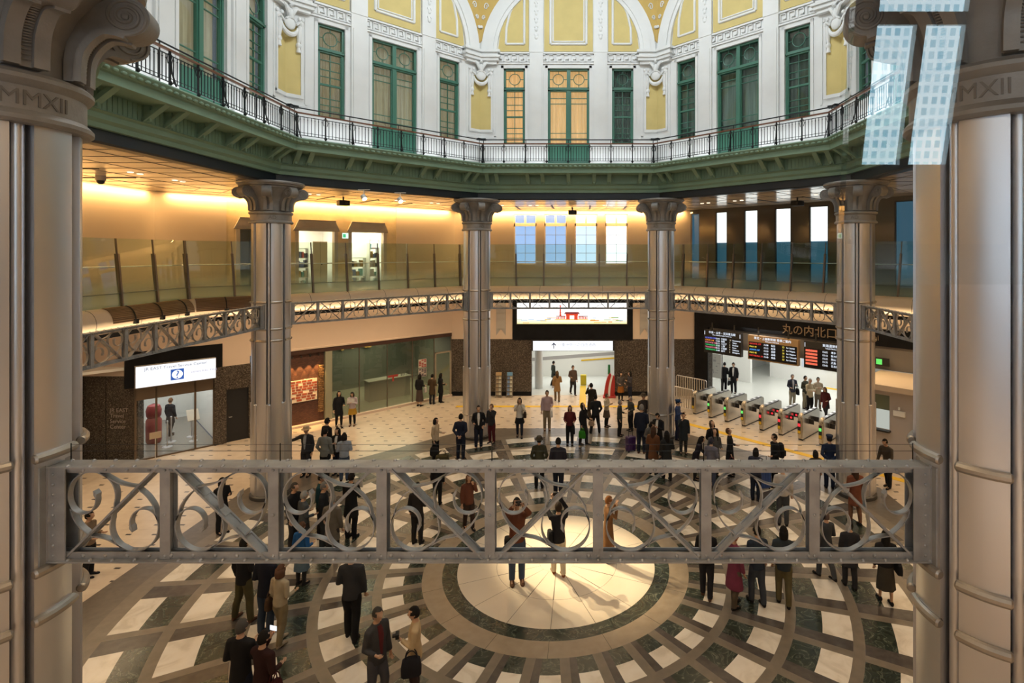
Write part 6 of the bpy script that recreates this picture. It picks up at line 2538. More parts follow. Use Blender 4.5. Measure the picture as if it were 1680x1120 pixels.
def hair_mesh(style, pose):
    key = ('hair', style, pose[3:])
    if key in CLOTH:
        return CLOTH[key]
    M = head_matrix(pose)
    mb = MB()
    n0 = 0
    seg, rg = 20, 14
    keep = {}
    vs = []
    for i in range(rg + 1):
        t = -PI / 2 + PI * i / rg
        for j in range(seg):
            b = 2 * PI * j / seg
            x, y, z = math.cos(t) * math.cos(b), math.cos(t) * math.sin(b), math.sin(t)
            k = 1.10 if style != 'thin' else 1.045
            w = 1 - 0.25 * min(1, max(0, -z - 0.1)) if z < -0.1 else 1.0
            r = k + 0.02 * math.sin(5 * b + 3 * t)
            vs.append(((x * HRX * w * r, y * HRY * r, z * HRZ * r), (x, y, z)))
    low = {'short': -0.45, 'thin': -0.35, 'bob': -1.0, 'long': -1.0, 'bun': -0.5}[style]
    out = [tuple(M @ (Vector(p) + HC)) for p, _ in vs]
    fs = []
    for i in range(rg):
        for j in range(seg):
            q = (i * seg + j, i * seg + (j + 1) % seg, (i + 1) * seg + (j + 1) % seg, (i + 1) * seg + j)
            cx = sum(vs[v][1][0] for v in q) / 4
            cy = sum(vs[v][1][1] for v in q) / 4
            cz = sum(vs[v][1][2] for v in q) / 4
            face = cy < -0.12 and cz < 0.56 and abs(cx) < 0.80
            if face or cz < low or (style in ('short', 'thin') and cy < 0.1 and cz < -0.1):
                continue
            fs.append(q)
    mb.add(out, fs)
    if style in ('bob', 'long'):
        L = 0.845 if style == 'bob' else 0.74
        n = 15
        rings = []
        for z, k in ((0.95, 1.0), (0.90, 1.08), (0.865, 1.05), ((0.865 + L) / 2, 1.12 if style == 'long' else 1.05), (L, 0.95)):
            ring = []
            for j in range(n):
                b = rad(-28 + 236 * j / (n - 1))
                ring.append((0.053 * k * math.cos(b), 0.004 + 0.062 * k * math.sin(b), z))
            for j in reversed(range(n)):
                b = rad(-28 + 236 * j / (n - 1))
                ring.append((0.040 * k * math.cos(b), 0.004 + 0.046 * k * math.sin(b), z))
            rings.append([M @ Vector(p) for p in ring])
        mb.loft(rings, True, True)
    if style == 'bun':
        mb.ball(M @ Vector((0, 0.065, 0.955)), 0.026, 10, 7)
    me = mb.mesh('hair', PLASTER, 0)
    me.polygons.foreach_set('use_smooth', [True] * len(me.polygons))
    CLOTH[key] = me
    return me


def hat_mesh(style, pose):
    M = head_matrix(pose)
    mb = MB()
    if style == 'cap':
        mb.lathe([(0.052, 0.945), (0.056, 0.97), (0.066, 0.985), (0.062, 1.0), (0.03, 1.008), (0.001, 1.009)], 20)
        mb.loft([[(-0.04, -0.045, 0.95), (0.04, -0.045, 0.95), (0.04, -0.045, 0.955), (-0.04, -0.045, 0.955)], [(-0.028, -0.088, 0.938), (0.028, -0.088, 0.938), (0.028, -0.088, 0.942), (-0.028, -0.088, 0.942)]])
    else:
        mb.lathe([(0.092, 0.945), (0.088, 0.952), (0.058, 0.958), (0.055, 0.99), (0.045, 1.008), (0.001, 1.012)], 24)
    mb.v = [tuple(M @ Vector((x, y * 1.12, z))) for x, y, z in mb.v]
    return mb.mesh('hat', PLASTER, 50)


def shoe_mesh(pose, s):
    key = ('shoe', pose[2], s)
    if key in CLOTH:
        return CLOTH[key]
    kn, an = LEGS[pose[2]][0 if s > 0 else 1]
    mb = MB()
    z0 = an[2] - 0.045
    rings = []
    for y, w, h in ((0.036, 0.016, 0.030), (0.026, 0.024, 0.046), (0.0, 0.026, 0.048), (-0.04, 0.027, 0.036), (-0.08, 0.030, 0.026), (-0.105, 0.022, 0.020), (-0.115, 0.010, 0.014)):
        rings.append([(s * an[0] * (1 - y * 0.5) + w * math.cos(2 * PI * j / 12), an[1] + y, z0 + max(0.0, h * 0.5 + h * 0.62 * math.sin(2 * PI * j / 12))) for j in range(12)])
    mb.loft(rings)
    me = mb.mesh('shoe', PLASTER, 50)
    CLOTH[key] = me
    return me


FAB = {}


def fabric(c):
    if c not in FAB:
        FAB[c] = mat('fabric_%d' % len(FAB), c, 0.85, 0, 0.12, 9.0, spec=0.2)
    return FAB[c]


def wear(name, me, m, root):
    o = link(name, me, root)
    o.material_slots[0].link = 'OBJECT'
    o.material_slots[0].material = m
    return o


BLK = (0.012, 0.012, 0.014)
CHAR = (0.03, 0.03, 0.034)
NAVYF = (0.014, 0.018, 0.034)
GREYF = (0.15, 0.15, 0.15)
KHAKI = (0.26, 0.20, 0.12)
CREAM = (0.52, 0.46, 0.36)
WHT = (0.62, 0.60, 0.56)
BRN = (0.10, 0.05, 0.03)
HB = (0.012, 0.010, 0.009)
HG = (0.20, 0.19, 0.18)
DENIM = (0.05, 0.075, 0.13)
MAROON = (0.085, 0.014, 0.018)


FOLK = []


def hand_of(part, s, joint=3):
    """World position of a person's hand (joint 3) or elbow (joint 2); s = 1 / -1 for the two sides."""
    label, root, pose = [f for f in FOLK if part in f[0]][0]
    P = arm_path(s, pose[0] if s > 0 else pose[1], rad(pose[3]))
    p = P[3] + (P[3] - P[2]).normalized() * 0.05 if joint == 3 else P[2]
    return Matrix.Translation(root.location) @ Matrix.Rotation(root.rotation_euler[2], 4, 'Z') @ (p * root.scale[0]), root


def person(label, x, y, H, yaw, top, bottom, hair=('short', HB), arms=('down', 'down'), legs='stand', lean=0, hy=0, hp=0, hat=None, inner=None, shoes=BLK, tan=False, z=0.0):
    pose = (arms[0], arms[1], legs, lean, hy, hp)
    root = link('person', body_mesh(pose), None, (x, y, z), (0, 0, rad(yaw)))
    root.scale = (H, H, H)
    FOLK.append((label, root, pose))
    tag(root, label, 'person')
    if tan:
        root.material_slots[0].link = 'OBJECT'
        root.material_slots[0].material = SKIN2
    if hair:
        wear('hair', hair_mesh(hair[0], pose), fabric(hair[1]), root)
    wear(top[0], top_mesh(top[0], pose), fabric(top[1]), root)
    if bottom[0] in ('trousers', 'leggings'):
        wear(bottom[0], trouser_mesh(pose, bottom[0] == 'leggings'), fabric(bottom[1]), root)
    elif bottom[0] == 'skirt':
        wear('skirt', skirt_mesh(bottom[2]), fabric(bottom[1]), root)
        if len(bottom) > 3:
            wear('tights', trouser_mesh(pose, True), fabric(bottom[3]), root)
    for s in (-1, 1):
        wear('shoe', shoe_mesh(pose, s), fabric(shoes), root)
    if hat:
        wear('hat', hat_mesh(hat[0], pose), fabric(hat[1]), root)
    if inner:
        mb = MB()
        a = rad(lean)
        rings = []
        for zz, w in ((0.56, 0.012), (0.64, 0.022), (0.72, 0.030), (0.79, 0.028), (0.828, 0.022)):
            ry = {0.56: 0.0765, 0.64: 0.070, 0.72: 0.073, 0.79: 0.060, 0.828: 0.040}[zz]
            rings.append([lean_pt((t * w, -ry - 0.003 + 0.010 * t * t, zz), a) for t in (-1, -0.5, 0, 0.5, 1)] + [lean_pt((t * w, -ry + 0.012, zz), a) for t in (1, -1)])
        mb.loft(rings)
        mb.build('shirt_front', fabric(inner), root)
    return root

J, T = 'jacket', 'trousers'
# --- by the storefront and the left floor
person('woman in patterned top and mustard skirt reading a leaflet by the brick bay', -9.52, 10.51, 1.50, 10, ('shirt', (0.40, 0.34, 0.36)), ('skirt', (0.42, 0.24, 0.03), 0.34, BLK), ('bob', HB), ('chest', 'chest'), hp=15, shoes=BRN)
person('woman in black coat standing left of the leaflet reader by the brick bay', -10.03, 10.34, 1.56, 35, ('coat', BLK), ('leggings', BLK), ('long', HB), ('bent', 'down'), 'step')
person('man in pale cap and dark jacket stretching one arm out to the left', -8.77, 5.14, 1.68, 0, (J, CHAR), (T, CHAR), ('short', HG), ('down', 'out'), hat=('hat', (0.45, 0.33, 0.2)), inner=(0.3, 0.3, 0.3))
person('man in grey jacket seen from behind, right of the man with outstretched arm', -8.00, 4.88, 1.70, 172, (J, (0.16, 0.17, 0.16)), (T, BLK), ('short', HB), ('pocket', 'down'))
person('woman with long black hair and white top under a black cardigan', -7.76, 5.26, 1.60, -10, (J, BLK), (T, NAVYF), ('long', HB), ('chest', 'down'), inner=WHT)
person('woman in pale blue shirt and jeans, back turned, beside the long haired woman', -7.32, 4.78, 1.58, 200, ('shirt', (0.26, 0.30, 0.36)), (T, DENIM), ('bob', HB), ('bent', 'bent'))
person('figure in black behind the man in grey jacket', -8.45, 5.96, 1.72, 150, ('coat', BLK), (T, BLK), ('short', HB))
person('woman in beige jacket and black trousers walking to the right with a black bag', -4.78, 6.57, 1.54, 75, (J, (0.45, 0.36, 0.25)), (T, BLK), ('bob', HB), ('bent', 'down'))
person('man in dark suit with hands clasped behind his back', -3.87, 6.59, 1.68, 175, (J, NAVYF), (T, NAVYF), ('short', HB), ('back', 'back'), shoes=BRN)
person('man in black suit and white shirt leaning by the left far column', -3.45, 7.75, 1.66, 12, (J, BLK), (T, NAVYF), ('short', HB), ('pocket', 'bent'), inner=WHT)
person('person in maroon trousers half hidden behind the man in white shirt', -3.05, 8.35, 1.55, -20, (J, CHAR), (T, MAROON), ('short', BRN), ('face', 'down'))
person('woman in black top and long skirt at the dark shop glass', -7.52, 13.58, 1.58, 160, ('shirt', BLK), ('skirt', (0.07, 0.05, 0.04), 0.16), ('bob', HB), ('down', 'bent'))
person('person in brown coat looking at the posters on the shop glass', -7.00, 13.93, 1.50, 170, ('coat', (0.07, 0.045, 0.025)), (T, CHAR), ('short', HB), ('bent', 'bent'))
person('person in black by the door of the dark shop', -6.65, 14.22, 1.48, 130, ('coat', BLK), (T, BLK), ('bob', HB), ('bent', 'bent'))
# --- centre, before the white passage
person('woman in white cardigan and black skirt holding both hands to her face', -2.02, 9.03, 1.62, 5, (J, (0.60, 0.55, 0.48)), ('skirt', BLK, 0.36, NAVYF), ('bob', HB), ('face', 'face'), 'step')
person('man in lavender shirt and khaki trousers with a strap across his chest', -0.96, 9.93, 1.70, 8, ('shirt', (0.40, 0.29, 0.30)), (T, KHAKI), ('short', HB), ('bent', 'down'), shoes=BRN)
person('curly haired woman in maroon top and black trousers', 0.07, 8.12, 1.56, 0, ('shirt', MAROON), (T, BLK), ('bob', (0.03, 0.014, 0.01)), ('bent', 'bent'))
person('woman in black jacket looking up, with a green bag', 0.61, 8.18, 1.64, 55, (J, BLK), (T, CHAR), ('long', HB), ('bent', 'down'), 'step', hp=-25)
person('man in dark brown suit with a raised hand, back turned, near the passage', 0.94, 11.38, 1.66, 200, (J, (0.03, 0.024, 0.018)), (T, (0.025, 0.02, 0.018)), ('short', HB), ('face', 'down'), 'step')
person('man in dark suit standing with legs wide apart, back turned', 1.10, 9.54, 1.62, 190, (J, (0.018, 0.02, 0.022)), (T, (0.016, 0.018, 0.02)), ('short', HB), ('bent', 'pocket'), 'apart')
person('woman in cream top just right of the man with legs apart', 1.60, 10.34, 1.45, 60, ('shirt', (0.50, 0.42, 0.30)), ('skirt', (0.10, 0.07, 0.05), 0.30, BLK), ('short', BRN), ('chest', 'chest'))
person('man in dark grey jacket standing left of the group at the right far column', 2.10, 9.19, 1.48, 70, (J, (0.045, 0.05, 0.045)), (T, BLK), ('short', HG), ('bent', 'down'))
person('man in grey jacket facing left, second of the group at the right far column', 2.60, 9.85, 1.46, -60, (J, (0.06, 0.06, 0.055)), (T, BLK), ('thin', HG), ('bent', 'bent'))
person('person in grey by the granite pier right of the passage', 2.48, 14.55, 1.46, 20, ('shirt', (0.09, 0.08, 0.075)), ('skirt', (0.30, 0.11, 0.02), 0.30, BLK), ('bob', HB), ('bent', 'bent'))
person('woman in dark dress talking by the granite pier right of the passage', 2.94, 14.44, 1.52, -70, ('shirt', (0.05, 0.045, 0.05)), (T, NAVYF), ('long', HB), ('chest', 'down'))
person('man in navy suit with his back turned, beside the purple suitcase', 2.80, 7.25, 1.84, 165, (J, NAVYF), (T, NAVYF), ('short', HG), ('down', 'bent'), shoes=BRN)
person('person in brown cap peering out behind the man in navy suit', 3.10, 9.39, 1.70, 20, (J, (0.05, 0.04, 0.035)), (T, BLK), ('short', HB), ('bent', 'bent'), hat=('hat', (0.08, 0.06, 0.04)))
person('woman in grey top bending her head at the foot of the right far column', 2.99, 6.30, 1.58, 30, ('shirt', (0.11, 0.105, 0.10)), (T, CHAR), ('bob', HB), ('chest', 'bent'), lean=12, hp=20)
person('young man in black suit looking down at the right far column', 3.36, 6.75, 1.70, -35, (J, BLK), (T, BLK), ('short', HB), ('chest', 'bent'), hp=22, inner=WHT)
person('woman in rust brown coat in the crowded group left of the gates', 3.01, 5.30, 1.62, 150, ('coat', (0.13, 0.055, 0.025)), (T, CHAR), ('long', (0.05, 0.025, 0.015)), ('bent', 'down'))
person('person in black patterned coat at the front of the crowded group', 3.40, 4.85, 1.62, 190, ('coat', (0.02, 0.022, 0.024)), (T, BLK), ('long', HB), ('down', 'bent'), 'step')
person('guard in blue uniform and cap standing behind the right far column', 4.42, 8.72, 1.62, 60, (J, (0.025, 0.045, 0.12)), (T, (0.012, 0.016, 0.04)), ('short', HB), ('bent', 'chest'), hat=('cap', (0.02, 0.05, 0.13)))
person('person in dark checked jacket with a hand at the mouth', 4.37, 7.20, 1.54, -5, ('coat', (0.022, 0.028, 0.032)), (T, (0.035, 0.032, 0.03)), ('short', HB), ('down', 'face'))
person('woman in dark dress bending forward behind the girder, left of the three onlookers', 4.35, 4.81, 1.52, 70, ('dress', (0.018, 0.016, 0.026)), ('leggings', BLK), ('long', HB), ('push', 'down'), lean=18)
person('person in hat and dark green coat, seen from the back in the middle', -0.80, 4.24, 1.64, 185, ('coat', (0.045, 0.045, 0.028)), (T, BLK), ('short', HB), ('pocket', 'pocket'), hat=('hat', (0.06, 0.05, 0.035)))
person('man in dark blue suit right of the person in hat', -0.16, 3.71, 1.78, 175, (J, (0.022, 0.022, 0.035)), (T, NAVYF), ('short', HB), ('down', 'bent'), 'step')
# --- three looking up, right of the centre
person('woman in black tilting her head back, left one of three onlookers', 5.16, 5.85, 1.65, 20, (J, BLK), (T, BLK), ('bob', (0.05, 0.03, 0.02)), ('down', 'bent'), hp=-30)
person('woman in grey coat looking up, middle one of three onlookers', 5.06, 5.12, 1.60, 10, ('coat', (0.08, 0.08, 0.08)), (T, BLK), ('long', HB), ('bent', 'bent'), hp=-25)
person('woman in black with a maroon bag, right one of three onlookers', 5.60, 5.20, 1.60, 70, ('coat', BLK), (T, BLK), ('short', BRN), ('bent', 'down'), hp=-30)
person('person in pale blue grey top in front of the three onlookers', 4.75, 4.27, 1.58, 150, ('shirt', (0.13, 0.13, 0.17)), (T, (0.05, 0.06, 0.10)), ('short', (0.03, 0.03, 0.045)), ('bent', 'bent'))
person('young man with a black backpack pulling a blue suitcase', 6.81, 4.33, 1.70, -80, (J, BLK), (T, BLK), ('short', HB), ('bent', 'swing'))
person('man in white shirt and grey jeans behind the girder right of the middle', 6.17, 1.82, 1.68, 160, ('shirt', (0.50, 0.47, 0.44)), (T, (0.06, 0.065, 0.075)), ('short', HB), ('bent', 'down'))
person('black haired person in brown jacket whose head shows above the girder', 7.82, 3.58, 1.44, 180, (J, (0.06, 0.045, 0.03)), (T, BLK), ('bob', HB))
person('guard in dark blue uniform and cap standing before the gate column', 8.53, 4.20, 1.70, 165, (J, (0.016, 0.026, 0.06)), (T, (0.012, 0.018, 0.04)), ('short', HB), ('back', 'back'), hat=('cap', (0.02, 0.03, 0.06)))
person('man in grey brown jacket leaning forward beside the staffed booth', 10.44, 4.24, 1.62, -60, (J, (0.06, 0.05, 0.04)), (T, BLK), ('short', HB), ('push', 'push'), 'step', lean=14, tan=True)
person('person in dark top and red scarf left of the blue suitcase', 5.89, 3.33, 1.60, 150, ('shirt', (0.03, 0.035, 0.06)), (T, NAVYF), ('bob', HB), ('bent', 'bent'))
person('woman in reddish brown coat at the foot of the gate column', 8.20, 1.87, 1.64, 180, ('coat', (0.16, 0.055, 0.03)), ('leggings', (0.16, 0.08, 0.05)), ('long', (0.05, 0.025, 0.015)), ('bent', 'down'), 'step')
# --- beyond the gates, passage, travel centre
person('man in black suit bending over a paper by the map board', 8.20, 16.27, 1.62, 150, (J, BLK), (T, BLK), ('short', HB), ('chest', 'bent'), lean=8, shoes=BRN)
person('man in black suit with a bag, right of the one by the map board', 8.66, 16.05, 1.68, -30, (J, BLK), (T, BLK), ('short', HB), ('down', 'down'), hp=15, inner=WHT)
person('grey haired man in navy jacket and pale trousers beyond the gates', 10.82, 13.38, 1.62, 5, (J, (0.035, 0.04, 0.06)), (T, (0.33, 0.30, 0.22)), ('short', HG), ('chest', 'bent'), inner=(0.4, 0.4, 0.42))
person('man in olive jacket at the left of the trio beyond the gates', 11.35, 13.13, 1.60, 30, (J, (0.05, 0.05, 0.035)), (T, (0.26, 0.23, 0.16)), ('short', HB), ('bent', 'bent'))
person('man in cream jacket and black trousers, front one of the trio beyond the gates', 11.29, 12.42, 1.64, 15, (J, (0.52, 0.44, 0.30)), (T, BLK), ('thin', (0.4, 0.38, 0.35)), ('cross', 'cross'))
person('man in beige shirt with shoulder straps, right one of the trio beyond the gates', 11.84, 12.82, 1.60, -5, ('shirt', (0.45, 0.38, 0.28)), (T, (0.16, 0.13, 0.10)), ('short', HB), ('chest', 'chest'))
person('woman in dark red coat passing the last ticket gate', 11.62, 11.47, 1.48, -50, ('coat', (0.09, 0.02, 0.022)), (T, CHAR), ('long', BRN), ('bent', 'down'), 'walk', lean=8)
person('person in tan brown coat walking into the white passage', -0.77, 14.44, 1.55, 190, ('coat', (0.30, 0.18, 0.08)), (T, (0.20, 0.14, 0.09)), ('long', (0.08, 0.045, 0.02)), ('down', 'bent'), 'walk')
person('person in dark green far inside the passage, left one', -1.16, 17.77, 1.40, 120, ('coat', (0.05, 0.06, 0.05)), (T, BLK), ('short', HB), ('down', 'down'), 'walk')
person('person in dark brown far inside the passage, right one', 0.0, 15.76, 1.56, 20, (J, (0.10, 0.07, 0.06)), (T, CHAR), ('short', HB), ('down', 'bent'), 'walk')
person('man in black coat walking out of the travel centre', -16.52, 9.26, 1.55, 170, ('coat', CHAR), (T, CHAR), ('short', (0.16, 0.08, 0.04)), ('down', 'down'), 'step')
# --- the lit disc
person('man in maroon shirt and jeans photographing the dome with both arms up', -0.87, -0.82, 1.92, 12, ('shirt', (0.13, 0.045, 0.025)), (T, DENIM), ('short', HB), ('up', 'up'), hp=-18, tan=True, shoes=BRN)
person('man in black jacket and cream trousers photographing with a raised arm', 0.06, -0.51, 1.70, 195, (J, (0.014, 0.014, 0.018)), (T, (0.55, 0.47, 0.35)), ('short', (0.03, 0.02, 0.014)), ('up', 'up'), 'step', hp=-10, shoes=(0.22, 0.08, 0.03))
person('person in long tan brown coat at the right edge of the lit disc', 1.26, 0.04, 1.60, 100, ('long_coat', (0.17, 0.085, 0.035)), (T, (0.14, 0.07, 0.03)), ('short', (0.22, 0.09, 0.03)), ('face', 'face'))
# --- right foreground
person('woman in black top and long olive skirt, back turned, at lower right', 7.18, -1.52, 1.55, 170, ('shirt', BLK), ('skirt', (0.045, 0.04, 0.032), 0.20), ('long', HB), ('down', 'bent'), 'step')
person('woman in magenta patterned dress below the girder', 3.88, -1.66, 1.60, 120, ('dress', (0.17, 0.035, 0.07)), (T, (0.09, 0.07, 0.05)), ('short', (0.25, 0.10, 0.05)), ('bent', 'down'), 'step', tan=True)
person('man in dark clothes directly left of the woman in magenta', 3.35, -1.35, 1.62, 160, (J, BLK), (T, (0.02, 0.02, 0.025)), ('short', HB), ('down', 'bent'), 'step', shoes=BRN)
person('person in dark blue jacket and jeans right of the woman in magenta', 4.39, -1.57, 1.68, 190, (J, (0.025, 0.035, 0.055)), (T, (0.05, 0.06, 0.08)), ('short', HB), ('bent', 'down'), 'step')
person('person in olive trousers, second to the right of the woman in magenta', 4.95, -1.60, 1.68, 165, (J, (0.03, 0.04, 0.05)), (T, (0.12, 0.10, 0.05)), ('bob', HB), ('down', 'bent'), 'step')
person('person in grey blue walking left of the woman in the long skirt', 6.27, -0.66, 1.55, 200, (J, (0.05, 0.055, 0.065)), (T, (0.06, 0.065, 0.075)), ('short', (0.10, 0.07, 0.06)), ('down', 'bent'), 'walk')
person('person in dark jacket next to the woman in the long skirt', 6.66, -1.0, 1.50, 170, ('coat', (0.03, 0.03, 0.035)), (T, CHAR), ('short', HB), ('down', 'down'), 'step')
# --- left and centre foreground
person('woman in beige jacket with a camera at her neck, bottom middle', -2.18, -4.09, 1.58, -75, (J, (0.50, 0.38, 0.23)), (T, (0.035, 0.02, 0.02)), ('short', HB), ('chest', 'down'))
person('man in grey jacket with a red scarf, left of the woman with the camera', -2.76, -4.22, 1.65, 60, (J, (0.05, 0.05, 0.055)), (T, (0.07, 0.07, 0.085)), ('short', (0.05, 0.045, 0.04)), ('down', 'bent'), 'step', inner=(0.10, 0.018, 0.02))
person('grey haired man in black jacket over a white hem, lower left pair', -4.78, -4.60, 1.70, 175, (J, BLK), (T, NAVYF), ('short', (0.07, 0.065, 0.06)), ('bent', 'chest'))
person('woman in dark maroon jacket holding up a phone, lower left pair', -4.36, -4.72, 1.60, 165, (J, (0.030, 0.012, 0.012)), (T, (0.30, 0.22, 0.13)), ('short', HB), ('face', 'bent'))
person('man in black jacket and olive trousers left of the woman in cream', -6.31, -2.10, 1.70, 165, (J, BLK), (T, (0.075, 0.065, 0.03)), ('short', HB), ('down', 'bent'), 'apart', shoes=BRN)
person('woman in cream sweater and khaki trousers with a shoulder bag', -5.19, -2.76, 1.52, 160, ('shirt', (0.36, 0.31, 0.22)), (T, (0.20, 0.165, 0.10)), ('bob', BRN), ('down', 'bent'), 'step', shoes=(0.3, 0.25, 0.18))
person('man in navy jacket and jeans between the black and the cream figure', -5.61, -2.51, 1.72, 170, (J, (0.010, 0.012, 0.022)), (T, (0.03, 0.045, 0.075)), ('short', HB), ('bent', 'down'))
person('tall man in charcoal jacket and black trousers left of the ring', -3.87, -2.63, 1.76, 185, (J, (0.035, 0.037, 0.042)), (T, BLK), ('short', HB), ('bent', 'down'), 'step')
person('person in bright blue jacket crouching behind the girder', -5.76, -0.89, 1.42, 165, (J, (0.015, 0.09, 0.28)), ('skirt', (0.10, 0.15, 0.20), 0.25, CHAR), ('short', BRN), ('bent', 'bent'))
person('man in black jacket in profile inside the third girder panel', -6.72, 0.58, 1.70, 80, (J, BLK), (T, CHAR), ('short', (0.05, 0.045, 0.04)), ('bent', 'down'))
person('grey haired person in slate blue coat in the third girder panel', -6.36, 0.36, 1.58, 140, ('coat', (0.06, 0.07, 0.08)), (T, CHAR), ('short', (0.26, 0.26, 0.25)), ('bent', 'bent'))
person('grey haired man in dark suit at the middle of the third girder panel', -5.98, 0.62, 1.70, 100, (J, (0.014, 0.016, 0.02)), (T, (0.03, 0.035, 0.04)), ('short', (0.14, 0.135, 0.13)), ('bent', 'down'))
person('person in teal jacket behind the grey haired man in dark suit', -6.30, 1.15, 1.72, 95, (J, (0.014, 0.045, 0.05)), (T, BLK), ('short', HB))
person('man in long grey beige coat under the diagonal of the third panel', -5.50, 0.05, 1.62, 175, ('coat', (0.13, 0.115, 0.095)), (T, CHAR), ('short', HG), ('bent', 'down'))
person('tall man all in black reading a paper behind the girder', -5.52, 1.16, 1.72, 170, ('coat', BLK), (T, BLK), ('short', HB), ('chest', 'chest'))
person('woman in black holding a camera left of the second girder panel column', -9.10, 1.38, 1.50, 65, (J, BLK), (T, BLK), ('bob', HB), ('chest', 'bent'))
person('person in beige top and black trousers at the far left floor', -10.88, -0.58, 1.52, 100, ('shirt', (0.20, 0.14, 0.09)), (T, BLK), ('short', HB), ('bent', 'bent'))
person('woman in reddish brown jacket left of the lit disc', -2.50, 1.61, 1.50, 30, (J, (0.11, 0.04, 0.025)), (T, (0.04, 0.025, 0.02)), ('bob', (0.12, 0.055, 0.03)), ('face', 'down'), 'step')
person('person in dark trousers and black top behind the fourth girder panel', -3.67, 0.86, 1.58, 175, (J, (0.025, 0.022, 0.022)), (T, (0.02, 0.018, 0.018)), ('short', HB), ('down', 'bent'))
person('child in black behind the girder by the green duffel bag', -3.75, 3.05, 1.33, 180, (J, BLK), (T, BLK), ('short', HB))

# ------------------------------------------------------------------ things people carry
def bag(label, x, y, z, sx, sy, sz, col, rz=0.0, cat='bag', handle=True, name='handbag', strap=None):
    b = thing(name, label, cat, (x, y, z), rad(rz))
    mb = MB()
    rings = []
    for t, k in ((0.0, 0.86), (0.06, 0.98), (0.5, 1.0), (0.9, 0.86), (1.0, 0.62)):
        rings.append([(sx / 2 * k * math.copysign(abs(math.cos(a)) ** 0.5, math.cos(a)), sy / 2 * k * math.copysign(abs(math.sin(a)) ** 0.5, math.sin(a)), sz * t) for a in [2 * PI * j / 20 for j in range(20)]])
    mb.loft(rings)
    mb.build('bag_body', fabric(col), b)
    if handle:
        for s in (-1, 1):
            mb = MB()
            mb.tube([(sx * 0.28 * math.cos(a), s * sy * 0.22, sz * 0.92 + sz * 0.5 * math.sin(a)) for a in [PI * i / 10 for i in range(11)]], 0.010, 6)
            mb.build('handle', fabric(col), b)
    if strap:
        mb = MB()
        mb.tube(strap, 0.012, 6)
        mb.build('strap', fabric(col), b)
    return b


def held(label, who, s, sx, sy, sz, col, rz=0.0, joint=3, name='handbag', handle=True):
    """A bag whose handle runs through a hand, or hangs from an elbow."""
    p, root = hand_of(who, s, joint)
    drop = sz * 1.40 if handle else sz * 0.5
    off = (Vector((0, 0, 0)) if joint == 3 else Vector((s * 0.03, -0.01, 0)))
    off.rotate(Euler((0, 0, root.rotation_euler[2])))
    return bag(label, p.x + off.x, p.y + off.y, p.z - drop, sx, sy, sz, col, rz + math.degrees(root.rotation_euler[2]) + 90, handle=handle, name=name)


held('black tote bag hanging from the hand of the woman in beige jacket', 'woman in beige jacket and black trousers walking', -1, 0.36, 0.12, 0.32, BLK)
bag('olive duffel bag standing on the floor before the man in dark suit', -4.42, 6.10, 0.0, 0.50, 0.30, 0.36, (0.06, 0.05, 0.022), 10, name='duffel_bag')
held('dark brown bag on the arm of the woman in white cardigan', 'woman in white cardigan', 1, 0.32, 0.14, 0.20, (0.035, 0.02, 0.012), joint=2)
held('white shopping bag of the man in lavender shirt', 'man in lavender', 1, 0.26, 0.12, 0.28, WHT, name='shopping_bag')
held('black bag beside the woman in maroon top', 'curly haired', 1, 0.24, 0.12, 0.30, BLK)
held('bright green bag held by the woman in black jacket', 'woman in black jacket looking up', -1, 0.30, 0.12, 0.28, (0.03, 0.20, 0.015))
held('beige handbag of the woman in black jacket', 'woman in black jacket looking up', 1, 0.24, 0.12, 0.18, (0.34, 0.24, 0.16))
held('maroon bag of the right onlooker', 'right one of three onlookers', -1, 0.30, 0.14, 0.34, (0.10, 0.012, 0.025))
held('brown shoulder bag of the man in dark suit with legs apart', 'legs wide apart', 1, 0.26, 0.12, 0.32, (0.05, 0.03, 0.015), joint=2)
held('black bag with the grey haired man beyond the gates', 'grey haired man in navy jacket and pale', 1, 0.28, 0.12, 0.30, BLK, joint=2)
held('black briefcase held by the right man near the map board', 'right of the one by the map board', -1, 0.34, 0.10, 0.22, BLK, name='briefcase')
held('black checked bag of the woman with the camera at bottom middle', 'woman in beige jacket with a camera', 1, 0.33, 0.13, 0.30, (0.018, 0.018, 0.024), joint=2)
held('brown shoulder bag of the woman in cream sweater', 'woman in cream sweater', 1, 0.26, 0.12, 0.24, (0.06, 0.035, 0.02), joint=2)
held('black handbag at the right side of the woman in the long olive skirt', 'long olive skirt, back', -1, 0.34, 0.12, 0.22, BLK, joint=2)
held('dark red printed bag beside the woman in dark maroon jacket', 'woman in dark maroon', -1, 0.26, 0.14, 0.34, (0.05, 0.010, 0.012), joint=2)
held('teal bag beside the tall man in charcoal jacket', 'tall man in charcoal', 1, 0.24, 0.12, 0.30, (0.006, 0.075, 0.06))
bag('black waist bag on the hip of the man in maroon shirt', -1.07, -0.90, 0.88, 0.16, 0.24, 0.20, BLK, 12, handle=False, name='waist_bag')
bag('black shoulder bag at the hip of the man in cream trousers', -0.13, -0.56, 0.78, 0.12, 0.26, 0.28, BLK, 15, handle=False, name='shoulder_bag')
held('white bag in front of the woman at the shop glass', 'black top and long skirt', -1, 0.20, 0.10, 0.24, WHT)
bp = thing('backpack', 'black backpack on the young man with the blue suitcase', 'backpack', (7.0, 4.30, 0.95), rad(-80))
mb = MB()
rings = []
for t, k in ((0.0, 0.8), (0.1, 1.0), (0.6, 1.0), (0.9, 0.8), (1.0, 0.5)):
    rings.append([(0.16 * k * math.cos(a), 0.10 * k * math.sin(a) , 0.46 * t) for a in [2 * PI * j / 16 for j in range(16)]])
mb.loft(rings)
mb.build('pack', fabric(BLK), bp)
mb = MB()
